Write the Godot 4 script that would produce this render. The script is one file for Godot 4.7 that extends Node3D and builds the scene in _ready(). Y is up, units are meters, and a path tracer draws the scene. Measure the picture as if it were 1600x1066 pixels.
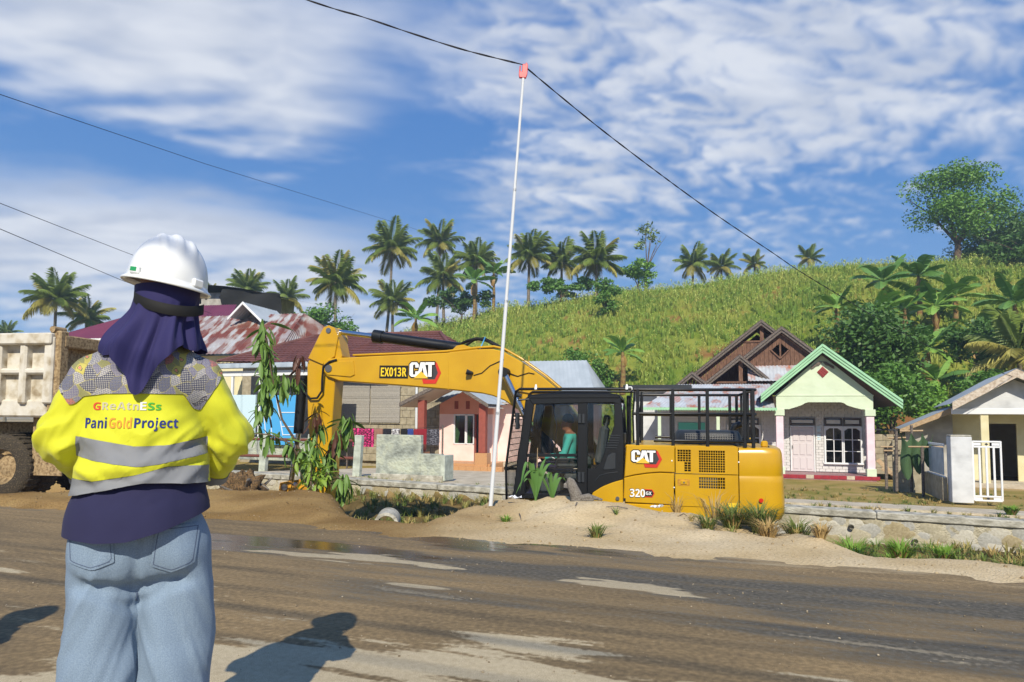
extends Node3D
# A worker watches an excavator pass under a lifted cable beside a village road. y is up, metres; the road at the worker's feet is y = 0.

var M := {}
var used := {}
var rng := RandomNumberGenerator.new()
var meshes := {}

func _ready() -> void:
	rng.seed = 20241
	camera_and_light()
	make_materials()
	build_ground()
	build_road()
	build_retaining_wall()
	build_hill_plants()
	build_green_house()
	build_wooden_house()
	build_pink_house()
	build_left_houses()
	build_white_house()
	build_roadside()
	build_truck()
	build_excavator()
	build_person()
	build_wires()
	build_weeds()

# ---------------------------------------------------------------- camera, sky, sun
func camera_and_light() -> void:
	var near := 0.05
	var cam := Camera3D.new()
	cam.name = "camera"
	add_child(cam)
	cam.position = Vector3(0, 1.16, 0)
	cam.rotation = Vector3(deg_to_rad(4.0), 0, deg_to_rad(0.5))
	cam.set_frustum(near * 1066.0 / 1100.0, Vector2(0, near * 45.0 / 1100.0), near, 2500.0)
	cam.current = true
	var sun := DirectionalLight3D.new()
	sun.name = "sun"
	add_child(sun)
	sun.light_energy = 1.3
	sun.light_color = Color(1.0, 0.965, 0.89)
	sun.light_angular_distance = 0.5
	sun.shadow_enabled = true
	sun.rotation = Vector3(deg_to_rad(-39.0), deg_to_rad(-2.0), 0)
	var env := Environment.new()
	env.background_mode = Environment.BG_SKY
	var sky := Sky.new()
	var pano := PanoramaSkyMaterial.new()
	pano.panorama = sky_picture()
	pano.energy_multiplier = 1.0
	sky.sky_material = pano
	env.sky = sky
	env.tonemap_mode = Environment.TONE_MAPPER_LINEAR
	env.tonemap_exposure = 1.3
	env.sdfgi_enabled = true
	env.ssao_enabled = true
	env.ssil_enabled = true
	env.fog_enabled = true
	env.fog_density = 0.0009
	env.fog_light_color = Color(0.72, 0.8, 0.9)
	var we := WorldEnvironment.new()
	we.name = "environment"
	we.environment = env
	add_child(we)

# Air and thin clouds for every direction: a blue dome, a high rippled sheet, smooth veils and a low bank.
func sky_picture() -> ImageTexture:
	var w := 2048
	var h := 1024
	var im := Image.create(w, h, false, Image.FORMAT_RGBF)
	var base := FastNoiseLite.new()
	base.seed = 5
	base.frequency = 0.55
	base.fractal_octaves = 5
	var fine := FastNoiseLite.new()
	fine.seed = 9
	fine.frequency = 2.6
	fine.fractal_octaves = 4
	var rip := FastNoiseLite.new()
	rip.seed = 31
	rip.frequency = 1.0
	rip.fractal_octaves = 4
	# patches of cloud: azimuth (0 = north, away along -z), height, half sizes in degrees, strength
	var patches := [[-29.0, 27.5, 14.0, 6.5, 0.9], [-17.0, 21.0, 6.0, 3.0, 0.3], [-32.0, 12.0, 20.0, 4.2, 0.95], [-18.0, 10.0, 9.0, 4.0, 0.5], [10.0, 27.0, 14.0, 8.0, 0.24], [26.0, 20.0, 16.0, 9.0, 0.4], [4.0, 17.0, 7.0, 5.0, 0.42], [17.0, 9.5, 9.0, 4.5, 0.5], [34.0, 30.0, 16.0, 8.0, 0.28], [-4.0, 12.0, 5.0, 4.0, 0.4],
		[-15.5, 17.5, 4.0, 3.0, -0.3], [-6.0, 21.0, 4.5, 7.0, -0.42], [-24.0, 18.8, 16.0, 2.2, -0.5], [1.0, 8.0, 6.0, 2.0, -0.3], [32.0, 11.0, 8.0, 2.6, -0.4]]
	for y in h / 2 + 8:
		var e := PI * (0.5 - (y + 0.5) / h)
		var deg := rad_to_deg(e)
		var ce := cos(e)
		var se := maxf(sin(e), 0.0)
		var air := Color(0.054, 0.155, 0.42).lerp(Color(0.108, 0.28, 0.57), pow(1.0 - se, 2.6))
		air = air.lerp(Color(0.33, 0.48, 0.66), pow(1.0 - se, 7.0))
		var flat := 1.0 / (se + 0.16)
		for x in w:
			var az := wrapf(TAU * (x + 0.5) / w, -PI, PI)
			var dx := sin(az) * ce
			var dz := cos(az) * ce
			var px := dx * flat
			var pz := dz * flat
			var b := base.get_noise_2d(px * 0.8 + 3.0, pz * 1.5)
			var f := fine.get_noise_2d(px * 0.9 + pz * 0.4 + b * 0.4, pz * 2.2 - px * 0.5)
			var ad := rad_to_deg(az)
			var c := 0.14 + b * 0.75 + f * 0.22
			if absf(ad) < 90.0:
				var warp := b * 5.0
				for p in patches:
					var u: float = (ad - p[0] + warp) / p[2]
					var v: float = (deg - p[1] + f * 2.0 + warp * 0.35) / p[3]
					var q := u * u + v * v
					if q < 5.0:
						c += p[4] * exp(-q * 0.9)
				if deg > 6.0:
					var r := rip.get_noise_2d(px * 8.0 + pz * 5.0 + f * 1.2, pz * 9.0 - px * 4.0 + b * 1.5)
					c += 0.62 * r * smoothstep(-12.0, 4.0, ad)
			c = smoothstep(0.04, 1.1, c)
			var cloud := Color(0.47, 0.51, 0.59).lerp(Color(0.63, 0.655, 0.70), clampf(0.5 + f * 1.3, 0.0, 1.0))
			im.set_pixel(x, y, air.lerp(cloud, c * 0.88))
	im.fill_rect(Rect2i(0, h / 2 + 8, w, h / 2 - 8), Color(0.2, 0.2, 0.17))
	return ImageTexture.create_from_image(im)

# ---------------------------------------------------------------- names, nodes
func numbered(n: String) -> String:
	if not used.has(n):
		used[n] = 0
		return n
	used[n] += 1
	return "%s_%03d" % [n, used[n]]

func tag(o: Node, label: String, category: String, group := "") -> void:
	o.set_meta("label", label)
	o.set_meta("category", category)
	if group != "":
		o.set_meta("group", group)

func thing(called: String, label: String, category: String, at := Vector3.ZERO, turn := 0.0, group := "") -> Node3D:
	var o := Node3D.new()
	o.name = numbered(called)
	add_child(o, true)
	o.position = at
	o.rotation.y = turn
	tag(o, label, category, group)
	return o

func ST() -> SurfaceTool:
	var s := SurfaceTool.new()
	s.begin(Mesh.PRIMITIVE_TRIANGLES)
	return s

func put(s: SurfaceTool, called: String, m: Material, parent: Node) -> MeshInstance3D:
	s.generate_normals()
	return inst(s.commit(), called, m, parent)

func inst(mesh: Mesh, called: String, m: Material, parent: Node, xf := Transform3D()) -> MeshInstance3D:
	var o := MeshInstance3D.new()
	o.mesh = mesh
	o.name = called if parent != self else numbered(called)
	o.material_override = m
	o.transform = xf
	parent.add_child(o, true)
	return o

func top(s: SurfaceTool, called: String, m: Material, label: String, category: String, group := "") -> MeshInstance3D:
	var o := put(s, called, m, self)
	tag(o, label, category, group)
	return o

func setting(s: SurfaceTool, called: String, m: Material) -> MeshInstance3D:
	var o := put(s, called, m, self)
	o.set_meta("kind", "structure")
	return o

func stuff(mesh: Mesh, called: String, m: Material, xfs: Array, cols: Array, parent: Node) -> MultiMeshInstance3D:
	var mm := MultiMesh.new()
	mm.transform_format = MultiMesh.TRANSFORM_3D
	mm.use_colors = cols.size() > 0
	mm.mesh = mesh
	mm.instance_count = xfs.size()
	for i in xfs.size():
		mm.set_instance_transform(i, xfs[i])
		if cols.size():
			mm.set_instance_color(i, cols[i])
	var o := MultiMeshInstance3D.new()
	o.multimesh = mm
	o.material_override = m
	o.name = called if parent != self else numbered(called)
	o.set_meta("kind", "stuff")
	parent.add_child(o, true)
	return o

# ---------------------------------------------------------------- shapes
func tri(s: SurfaceTool, a: Vector3, b: Vector3, c: Vector3) -> void:
	s.add_vertex(a)
	s.add_vertex(b)
	s.add_vertex(c)

func quad(s: SurfaceTool, a: Vector3, b: Vector3, c: Vector3, d: Vector3) -> void:
	tri(s, a, b, c)
	tri(s, a, c, d)

# Box with its edges cut by bev.
func bx(s: SurfaceTool, c: Vector3, size: Vector3, bev := 0.0, b := Basis()) -> void:
	s.set_smooth_group(-1)
	var h := size * 0.5
	var e := minf(bev, minf(h.x, minf(h.y, h.z)) * 0.6)
	var p := func(i: int, j: int, k: int, axis: int) -> Vector3:
		var v := Vector3(i * (h.x - (0.0 if axis == 0 else e)), j * (h.y - (0.0 if axis == 1 else e)), k * (h.z - (0.0 if axis == 2 else e)))
		return c + b * v
	for g in [-1, 1]:
		quad(s, p.call(g, -g, -1, 0), p.call(g, g, -1, 0), p.call(g, g, 1, 0), p.call(g, -g, 1, 0))
		quad(s, p.call(-1, g, -g, 1), p.call(-1, g, g, 1), p.call(1, g, g, 1), p.call(1, g, -g, 1))
		quad(s, p.call(-g, -1, g, 2), p.call(g, -1, g, 2), p.call(g, 1, g, 2), p.call(-g, 1, g, 2))
	if e <= 0.0:
		return
	for g in [-1, 1]:
		for k in [-1, 1]:
			quad(s, p.call(g, k, -1, 0), p.call(g, k, 1, 0), p.call(g, k, 1, 1), p.call(g, k, -1, 1))
			quad(s, p.call(g, -1, k, 0), p.call(g, 1, k, 0), p.call(g, 1, k, 2), p.call(g, -1, k, 2))
			quad(s, p.call(-1, g, k, 1), p.call(1, g, k, 1), p.call(1, g, k, 2), p.call(-1, g, k, 2))
			for m in [-1, 1]:
				tri(s, p.call(g, k, m, 0), p.call(g, k, m, 1), p.call(g, k, m, 2))

# A bar of rectangular section from a to b.
func bar(s: SurfaceTool, a: Vector3, b: Vector3, w: float, d: float, bev := 0.0, up := Vector3.UP) -> void:
	var y := (b - a)
	var l := y.length()
	y /= l
	var x := y.cross(up)
	if x.length() < 0.05:
		x = y.cross(Vector3.FORWARD)
	x = x.normalized()
	bx(s, (a + b) * 0.5, Vector3(w, l, d), bev, Basis(x, y, x.cross(y)))

# Outline in x, y drawn out from z0 to z1.
func prism(s: SurfaceTool, poly: Array, z0: float, z1: float, bev := 0.0, xf := Transform3D()) -> void:
	s.set_smooth_group(-1)
	var p := PackedVector2Array(poly)
	if Geometry2D.is_polygon_clockwise(p):
		p.reverse()
	var n := p.size()
	var q := PackedVector2Array()
	for i in n:
		if bev > 0.0:
			var d0 := (p[i] - p[(i + n - 1) % n]).normalized()
			var d1 := (p[(i + 1) % n] - p[i]).normalized()
			var m := (Vector2(-d0.y, d0.x) + Vector2(-d1.y, d1.x)).normalized()
			q.append(p[i] + m * bev / maxf(0.5, m.dot(Vector2(-d1.y, d1.x))))
		else:
			q.append(p[i])
	var idx := Geometry2D.triangulate_polygon(p)
	var rings := [[q, z0], [p, z0 + bev], [p, z1 - bev], [q, z1]] if bev > 0.0 else [[p, z0], [p, z1]]
	for k in rings.size() - 1:
		var a: PackedVector2Array = rings[k][0]
		var b: PackedVector2Array = rings[k + 1][0]
		for i in n:
			var j := (i + 1) % n
			quad(s, xf * Vector3(a[i].x, a[i].y, rings[k][1]), xf * Vector3(b[i].x, b[i].y, rings[k + 1][1]), xf * Vector3(b[j].x, b[j].y, rings[k + 1][1]), xf * Vector3(a[j].x, a[j].y, rings[k][1]))
	for i in range(0, idx.size(), 3):
		tri(s, xf * Vector3(q[idx[i]].x, q[idx[i]].y, z0), xf * Vector3(q[idx[i + 1]].x, q[idx[i + 1]].y, z0), xf * Vector3(q[idx[i + 2]].x, q[idx[i + 2]].y, z0))
		tri(s, xf * Vector3(q[idx[i]].x, q[idx[i]].y, z1), xf * Vector3(q[idx[i + 2]].x, q[idx[i + 2]].y, z1), xf * Vector3(q[idx[i + 1]].x, q[idx[i + 1]].y, z1))

func V2(l: Array) -> Array:
	var o := []
	for i in range(0, l.size(), 2):
		o.append(Vector2(l[i], l[i + 1]))
	return o

func rect(x0: float, y0: float, x1: float, y1: float) -> Array:
	return [Vector2(x0, y0), Vector2(x1, y0), Vector2(x1, y1), Vector2(x0, y1)]

# Round bar along points; radius one number or one for each point.
func tube(s: SurfaceTool, pts: Array, radius, sides := 8, caps := true) -> void:
	var n := pts.size()
	var rings := []
	var x := Vector3.ZERO
	for i in n:
		var d: Vector3 = (pts[mini(i + 1, n - 1)] - pts[maxi(i - 1, 0)]).normalized()
		if i == 0:
			x = d.cross(Vector3.UP if absf(d.y) < 0.9 else Vector3.RIGHT).normalized()
		else:
			x = (x - d * x.dot(d)).normalized()
		var y := d.cross(x)
		var r: float = radius[i] if radius is Array else radius
		var ring := []
		for k in sides:
			var a := TAU * k / sides
			ring.append(pts[i] + (x * cos(a) + y * sin(a)) * r)
		rings.append(ring)
	s.set_smooth_group(1)
	for i in n - 1:
		for k in sides:
			var j := (k + 1) % sides
			quad(s, rings[i][k], rings[i][j], rings[i + 1][j], rings[i + 1][k])
	if caps:
		s.set_smooth_group(-1)
		for k in range(1, sides - 1):
			tri(s, rings[0][0], rings[0][k], rings[0][k + 1])
			tri(s, rings[n - 1][0], rings[n - 1][k + 1], rings[n - 1][k])

# Profile of (radius, height) turned about y.
func lathe(s: SurfaceTool, prof: Array, sides: int, xf := Transform3D(), smooth := true) -> void:
	s.set_smooth_group(1 if smooth else -1)
	for i in prof.size() - 1:
		for k in sides:
			var a := TAU * k / sides
			var b := TAU * (k + 1) / sides
			var p0: Vector2 = prof[i]
			var p1: Vector2 = prof[i + 1]
			quad(s, xf * Vector3(cos(a) * p0.x, p0.y, sin(a) * p0.x), xf * Vector3(cos(b) * p0.x, p0.y, sin(b) * p0.x), xf * Vector3(cos(b) * p1.x, p1.y, sin(b) * p1.x), xf * Vector3(cos(a) * p1.x, p1.y, sin(a) * p1.x))

# Surface f(u, v) over nu by nv cells, with u, v as its texture coordinates.
func surf(s: SurfaceTool, nu: int, nv: int, f: Callable, smooth := true) -> void:
	s.set_smooth_group(1 if smooth else -1)
	var g := []
	for j in nv + 1:
		var row := []
		for i in nu + 1:
			row.append(f.call(float(i) / nu, float(j) / nv))
		g.append(row)
	for j in nv:
		for i in nu:
			for c in [[0, 0], [1, 0], [1, 1], [0, 0], [1, 1], [0, 1]]:
				s.set_uv(Vector2(float(i + c[0]) / nu, float(j + c[1]) / nv))
				s.add_vertex(g[j + c[1]][i + c[0]])

# Corrugated sheet: a, b along the eave, d, c along the ridge; waves run from eave to ridge.
func corrugated(s: SurfaceTool, a: Vector3, b: Vector3, c: Vector3, d: Vector3, wave: float, amp: float, rows := 1) -> void:
	var n := (b - a).cross(d - a).normalized()
	var nu := int((b - a).length() / wave * 4.0)
	surf(s, nu, rows, func(u: float, v: float) -> Vector3:
		var p := a.lerp(b, u).lerp(d.lerp(c, u), v)
		return p + n * amp * sin(u * nu * PI * 0.5), true)

# Pressed metal tiles: waves along the eave and a step at each course.
func tile_sheet(s: SurfaceTool, a: Vector3, b: Vector3, c: Vector3, d: Vector3, course: float, wave: float) -> void:
	var n := (b - a).cross(d - a).normalized()
	if n.y < 0.0:
		n = -n
	var nv := int(maxf(2.0, (d - a).length() / course))
	var nu := int(maxf(8.0, (b - a).length() / wave * 4.0))
	s.set_smooth_group(-1)
	for j in nv:
		for i in nu:
			var q := []
			for k in [[0, 0], [1, 0], [1, 1], [0, 1]]:
				var u := float(i + k[0]) / nu
				var v := float(j + k[1]) / nv
				var w := sin((i + k[0]) * PI * 0.5) * 0.012
				q.append(a.lerp(b, u).lerp(d.lerp(c, u), v) + n * (w + (0.035 if k[1] == 0 else 0.0)))
			quad(s, q[0], q[1], q[2], q[3])
			if j > 0:
				quad(s, q[0], q[1], q[1] - n * 0.036, q[0] - n * 0.036)

# Raised letters facing +z, their left end at the origin.
func letters(text: String, height: float, depth: float, font := "Droid Sans", weight := 700) -> TextMesh:
	var t := TextMesh.new()
	var f := SystemFont.new()
	f.font_names = PackedStringArray([font])
	f.font_weight = weight
	t.font = f
	t.text = text
	t.font_size = 64
	t.pixel_size = height / 46.0
	t.depth = depth
	t.curve_step = 2.0
	t.horizontal_alignment = HORIZONTAL_ALIGNMENT_LEFT
	t.vertical_alignment = VERTICAL_ALIGNMENT_BOTTOM
	return t

# Letters fitted to a box: left, bottom, width and height.
func lettering(text: String, called: String, m: Material, parent: Node, frame: Transform3D, x: float, y: float, w: float, h: float, depth := 0.006, weight := 700) -> MeshInstance3D:
	var t := letters(text, 1.0, 0.05, "Droid Sans", weight)
	var a := t.get_aabb()
	var k := Transform3D(Basis.from_scale(Vector3(w / a.size.x, h / a.size.y, depth / maxf(a.size.z, 0.001))), Vector3.ZERO)
	k.origin = Vector3(x, y, depth * 0.5) - k.basis * Vector3(a.position.x, a.position.y, a.position.z + a.size.z * 0.5)
	return inst(t, called, m, parent, frame * k)

# ---------------------------------------------------------------- materials
func lin(r: float, g: float, b: float) -> Color:
	return Color(r, g, b).linear_to_srgb()

func noise_tex(freq: float, stops: Array, size := 256, type := FastNoiseLite.TYPE_SIMPLEX_SMOOTH, oct := 4, sd := 1) -> NoiseTexture2D:
	var n := FastNoiseLite.new()
	n.seed = sd
	n.frequency = freq
	n.noise_type = type
	n.fractal_octaves = oct
	var t := NoiseTexture2D.new()
	t.width = size
	t.height = size
	t.seamless = true
	t.noise = n
	var g := Gradient.new()
	var offs := PackedFloat32Array()
	var cols := PackedColorArray()
	for k in stops:
		offs.append(k[0])
		cols.append(k[1])
	g.offsets = offs
	g.colors = cols
	t.color_ramp = g
	return t

func bump_tex(freq: float, strength: float, size := 256, type := FastNoiseLite.TYPE_SIMPLEX_SMOOTH, sd := 2) -> NoiseTexture2D:
	var t := noise_tex(freq, [[0.0, Color.BLACK], [1.0, Color.WHITE]], size, type, 5, sd)
	t.color_ramp = null
	t.as_normal_map = true
	t.bump_strength = strength
	return t

func plain(key: String, c: Color, rough := 0.7, metal := 0.0) -> StandardMaterial3D:
	var m := StandardMaterial3D.new()
	m.albedo_color = c
	m.roughness = rough
	m.metallic = metal
	m.resource_name = key
	m.cull_mode = BaseMaterial3D.CULL_DISABLED
	M[key] = m
	return m

# Colour wanders between the stops over patches of about `metres`; world-locked unless own.
func mottled(key: String, stops: Array, metres: float, rough := 0.85, own := false, bump: Texture2D = null, bump_amount := 0.6, sd := 1, freq := 0.012) -> StandardMaterial3D:
	var m := plain(key, Color.WHITE, rough)
	m.albedo_texture = noise_tex(freq, stops, 256, FastNoiseLite.TYPE_SIMPLEX_SMOOTH, 5, sd)
	m.uv1_triplanar = true
	m.uv1_world_triplanar = not own
	m.uv1_scale = Vector3.ONE / metres
	if bump:
		m.normal_enabled = true
		m.normal_texture = bump
		m.normal_scale = bump_amount
	return m

func C(r: int, g: int, b: int) -> Color:
	return Color(r / 255.0, g / 255.0, b / 255.0)

func make_materials() -> void:
	var grit := bump_tex(0.09, 6.0, 256, FastNoiseLite.TYPE_SIMPLEX_SMOOTH, 3)
	var soft := bump_tex(0.03, 5.0, 256, FastNoiseLite.TYPE_SIMPLEX_SMOOTH, 4)
	M["grit"] = grit
	M["soft"] = soft
	# machine paint, rubber, steel
	var y := mottled("yellow_paint", [[0.0, C(192, 146, 8)], [0.55, C(199, 153, 10)], [1.0, C(205, 160, 16)]], 2.2, 0.34, true)
	y.clearcoat_enabled = true
	y.clearcoat = 0.35
	y.clearcoat_roughness = 0.15
	mottled("dirty_yellow", [[0.0, C(120, 84, 40)], [0.5, C(196, 140, 30)], [1.0, C(222, 160, 24)]], 0.5, 0.6, true)
	mottled("bucket_steel", [[0.0, C(86, 66, 46)], [1.0, C(128, 100, 70)]], 0.4, 0.7, true)
	plain("black_paint", C(17, 18, 19), 0.38)
	plain("black_matte", C(14, 14, 15), 0.8)
	plain("hood_black", C(38, 42, 46), 0.5)
	plain("rubber", C(30, 29, 27), 0.9)
	plain("chrome", C(205, 208, 212), 0.16, 1.0)
	plain("steel", C(140, 140, 140), 0.4, 0.9)
	plain("pole_white", C(212, 216, 220), 0.4)
	plain("logo_white", C(240, 240, 238), 0.4)
	plain("logo_red", C(205, 52, 36), 0.4)
	plain("logo_grey", C(58, 58, 60), 0.5)
	plain("logo_yellow", C(236, 186, 60), 0.4)
	plain("decal_yellow", C(246, 206, 30), 0.5)
	plain("red_plastic", C(214, 40, 52), 0.35)
	plain("reflector_red", C(200, 46, 20), 0.3)
	plain("teal_cloth", C(70, 190, 175), 0.8)
	plain("seat_grey", C(70, 78, 80), 0.7)
	plain("clear_sheet", C(150, 165, 165), 0.3)
	var gl := plain("cab_glass", Color(0.02, 0.06, 0.06, 0.1), 0.02)
	gl.transparency = BaseMaterial3D.TRANSPARENCY_ALPHA
	var wg := plain("window_glass", Color(0.03, 0.035, 0.045, 0.3), 0.03)
	wg.transparency = BaseMaterial3D.TRANSPARENCY_ALPHA
	mottled("porch_tile", [[0.0, C(136, 100, 104)], [1.0, C(166, 126, 128)]], 0.6, 0.5, false, null, 0.0, 55)
	# ground
	var g := plain("ground", Color.WHITE, 0.95)
	g.vertex_color_use_as_albedo = true
	g.albedo_texture = noise_tex(0.06, [[0.0, C(214, 210, 204)], [0.5, C(246, 244, 242)], [1.0, C(255, 255, 255)]], 512, FastNoiseLite.TYPE_SIMPLEX_SMOOTH, 5, 8)
	g.uv1_triplanar = true
	g.uv1_world_triplanar = true
	g.uv1_scale = Vector3.ONE * 0.7
	g.normal_enabled = true
	g.normal_texture = bump_tex(0.11, 10.0, 512, FastNoiseLite.TYPE_SIMPLEX_SMOOTH, 6)
	g.normal_scale = 0.4
	# masonry
	mottled("cap_concrete", [[0.0, C(112, 110, 98)], [0.45, C(160, 156, 142)], [0.7, C(186, 183, 170)], [1.0, C(202, 200, 190)]], 1.6, 0.9, false, grit, 0.5, 11, 0.02)
	mottled("path_concrete", [[0.0, C(170, 158, 138)], [1.0, C(204, 194, 174)]], 3.0, 1.0, false, grit, 0.4, 12)
	mottled("mortar", [[0.0, C(120, 110, 84)], [0.4, C(166, 158, 134)], [0.7, C(194, 188, 168)], [1.0, C(150, 138, 108)]], 1.1, 0.95, false, grit, 0.9, 13, 0.02)
	M.path_concrete.metallic_specular = 0.0
	M.ground.metallic_specular = 0.15
	for i in 4:
		var t := [[C(150, 142, 118), C(190, 182, 158)], [C(168, 162, 146), C(204, 200, 186)], [C(134, 120, 88), C(178, 166, 134)], [C(146, 144, 134), C(186, 184, 176)]][i] as Array
		mottled("stone%d" % i, [[0.0, t[0]], [1.0, t[1]]], 0.5, 0.92, false, grit, 0.8, 20 + i, 0.03)
	mottled("stained_wall", [[0.0, C(112, 116, 110)], [0.36, C(150, 156, 146)], [0.52, C(170, 176, 164)], [0.68, C(184, 188, 168)], [1.0, C(180, 190, 174)]], 2.6, 0.92, false, grit, 0.5, 14, 0.02)
	mottled("pale_post", [[0.0, C(150, 156, 144)], [1.0, C(206, 214, 200)]], 0.8, 0.9, false, grit, 0.4, 15)
	mottled("white_wall", [[0.0, C(178, 180, 182)], [0.5, C(206, 208, 210)], [1.0, C(216, 218, 220)]], 1.8, 0.85, false, soft, 0.15, 16)
	mottled("pink_wall", [[0.0, C(232, 196, 186)], [0.5, C(240, 208, 200)], [1.0, C(244, 222, 216)]], 2.4, 0.88, false, soft, 0.15, 17)
	mottled("pink_gable", [[0.0, C(214, 146, 122)], [1.0, C(224, 160, 138)]], 2.0, 0.88, false, soft, 0.15, 18)
	mottled("red_column", [[0.0, C(134, 66, 54)], [1.0, C(156, 82, 68)]], 0.8, 0.8, false, null, 0.0, 19)
	mottled("orange_tile", [[0.0, C(156, 104, 68)], [0.5, C(190, 142, 96)], [1.0, C(214, 176, 126)]], 0.28, 0.45, false, null, 0.0, 24, 0.04)
	mottled("pale_green", [[0.0, C(198, 212, 184)], [0.5, C(206, 220, 193)], [1.0, C(212, 225, 200)]], 2.0, 0.85, false, soft, 0.15, 25)
	mottled("green_fascia", [[0.0, C(146, 196, 156)], [1.0, C(164, 210, 172)]], 1.5, 0.6, false, null, 0.0, 26)
	mottled("pink_column", [[0.0, C(222, 196, 206)], [1.0, C(238, 216, 224)]], 1.0, 0.85, false, null, 0.0, 27)
	mottled("white_brick", [[0.0, C(202, 200, 198)], [1.0, C(218, 217, 215)]], 1.2, 0.85, false, null, 0.0, 28)
	plain("white_door", C(206, 198, 200), 0.6)
	plain("white_frame", C(226, 228, 230), 0.55)
	mottled("red_step", [[0.0, C(132, 26, 40)], [1.0, C(170, 46, 60)]], 0.6, 0.5, false, null, 0.0, 29)
	mottled("brick_grey", [[0.0, C(140, 130, 108)], [1.0, C(184, 174, 150)]], 0.9, 0.95, false, grit, 0.8, 30)
	mottled("cream_wall", [[0.0, C(212, 202, 158)], [1.0, C(228, 220, 182)]], 1.6, 0.85, false, null, 0.0, 31)
	mottled("tower_wall", [[0.0, C(130, 126, 118)], [1.0, C(196, 192, 184)]], 2.5, 0.9, false, null, 0.0, 32)
	# timber
	mottled("plank_wood", [[0.0, C(80, 56, 44)], [0.5, C(112, 80, 62)], [1.0, C(150, 122, 100)]], 0.9, 0.85, false, soft, 0.4, 33, 0.03)
	M.plank_wood.uv1_scale = Vector3(3.0, 0.35, 3.0)
	mottled("grey_wood", [[0.0, C(74, 66, 60)], [0.6, C(112, 102, 94)], [1.0, C(146, 136, 126)]], 0.7, 0.9, false, soft, 0.5, 34, 0.03)
	mottled("pale_wood", [[0.0, C(150, 124, 92)], [1.0, C(196, 172, 138)]], 0.8, 0.85, false, soft, 0.3, 35, 0.03)
	mottled("bark_wood", [[0.0, C(70, 60, 50)], [0.5, C(118, 112, 104)], [1.0, C(150, 146, 140)]], 0.25, 0.95, true, grit, 1.0, 36, 0.04)
	mottled("bamboo_screen", [[0.0, C(136, 132, 124)], [0.5, C(170, 165, 156)], [1.0, C(194, 188, 178)]], 0.5, 0.85, false, null, 0.0, 37, 0.04)
	# roofs
	mottled("maroon_tile", [[0.0, C(82, 50, 44)], [0.5, C(102, 62, 54)], [1.0, C(118, 76, 68)]], 3.0, 0.55, false, null, 0.0, 38)
	mottled("purple_metal", [[0.0, C(96, 40, 62)], [1.0, C(118, 52, 76)]], 4.0, 0.5, false, null, 0.0, 39)
	mottled("rust_roof", [[0.0, C(92, 46, 34)], [0.5, C(120, 62, 46)], [0.56, C(156, 146, 138)], [0.7, C(176, 178, 180)], [1.0, C(164, 168, 172)]], 3.6, 0.6, false, null, 0.0, 40, 0.02)
	M.rust_roof.uv1_scale = Vector3(0.26, 0.09, 0.09)
	mottled("rust_more", [[0.0, C(104, 46, 32)], [0.58, C(124, 62, 46)], [0.64, C(176, 168, 160)], [1.0, C(188, 190, 192)]], 3.0, 0.65, false, null, 0.0, 41, 0.02)
	mottled("tin_roof", [[0.0, C(156, 84, 52)], [0.3, C(168, 104, 76)], [0.36, C(168, 172, 178)], [1.0, C(196, 202, 208)]], 3.2, 0.5, false, null, 0.0, 42, 0.018)
	mottled("zinc", [[0.0, C(150, 160, 166)], [1.0, C(184, 192, 198)]], 3.0, 0.45, false, null, 0.0, 43)
	mottled("white_gutter", [[0.0, C(150, 164, 178)], [1.0, C(192, 204, 214)]], 1.5, 0.6, false, null, 0.0, 44)
	mottled("weathered_fascia", [[0.0, C(150, 128, 104)], [0.5, C(200, 186, 168)], [1.0, C(222, 214, 202)]], 0.9, 0.85, false, null, 0.0, 45, 0.03)
	plain("shade_net", C(34, 35, 34), 0.95)
	plain("soffit", C(190, 178, 166), 0.9)
	plain("blue_board", C(74, 164, 222), 0.6)
	plain("pale_blue", C(196, 220, 230), 0.7)
	plain("rusty_pipe", C(112, 62, 50), 0.7)
	plain("green_net", C(66, 92, 58), 0.95)
	plain("curtain", C(104, 150, 96), 0.9)
	plain("turquoise", C(96, 190, 170), 0.8)
	# truck
	mottled("truck_bed", [[0.0, C(140, 124, 98)], [0.3, C(184, 174, 154)], [0.55, C(204, 198, 184)], [1.0, C(214, 210, 200)]], 1.3, 0.85, true, soft, 0.2, 46, 0.016)
	mottled("muddy_steel", [[0.0, C(96, 78, 56)], [0.5, C(158, 134, 98)], [1.0, C(190, 168, 132)]], 0.5, 0.92, true, grit, 0.7, 47, 0.03)
	mottled("muddy_tyre", [[0.0, C(40, 36, 30)], [0.6, C(66, 58, 46)], [1.0, C(130, 116, 90)]], 0.35, 0.95, true, grit, 0.8, 48, 0.04)
	# plants
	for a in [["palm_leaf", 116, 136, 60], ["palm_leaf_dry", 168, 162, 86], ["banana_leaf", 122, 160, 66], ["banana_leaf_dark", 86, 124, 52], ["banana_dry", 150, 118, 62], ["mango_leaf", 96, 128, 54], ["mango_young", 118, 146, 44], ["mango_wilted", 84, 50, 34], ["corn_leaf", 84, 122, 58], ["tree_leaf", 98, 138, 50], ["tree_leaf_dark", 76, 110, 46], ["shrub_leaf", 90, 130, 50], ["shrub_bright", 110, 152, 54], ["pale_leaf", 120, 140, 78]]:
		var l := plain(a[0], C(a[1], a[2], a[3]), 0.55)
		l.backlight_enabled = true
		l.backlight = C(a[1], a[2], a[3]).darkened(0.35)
	var vg := plain("grass", Color.WHITE, 0.75)
	vg.vertex_color_use_as_albedo = true
	vg.backlight_enabled = true
	vg.backlight = C(60, 74, 20)
	mottled("palm_trunk", [[0.0, C(96, 86, 72)], [1.0, C(150, 140, 124)]], 0.9, 0.95, false, grit, 0.8, 50)
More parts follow.
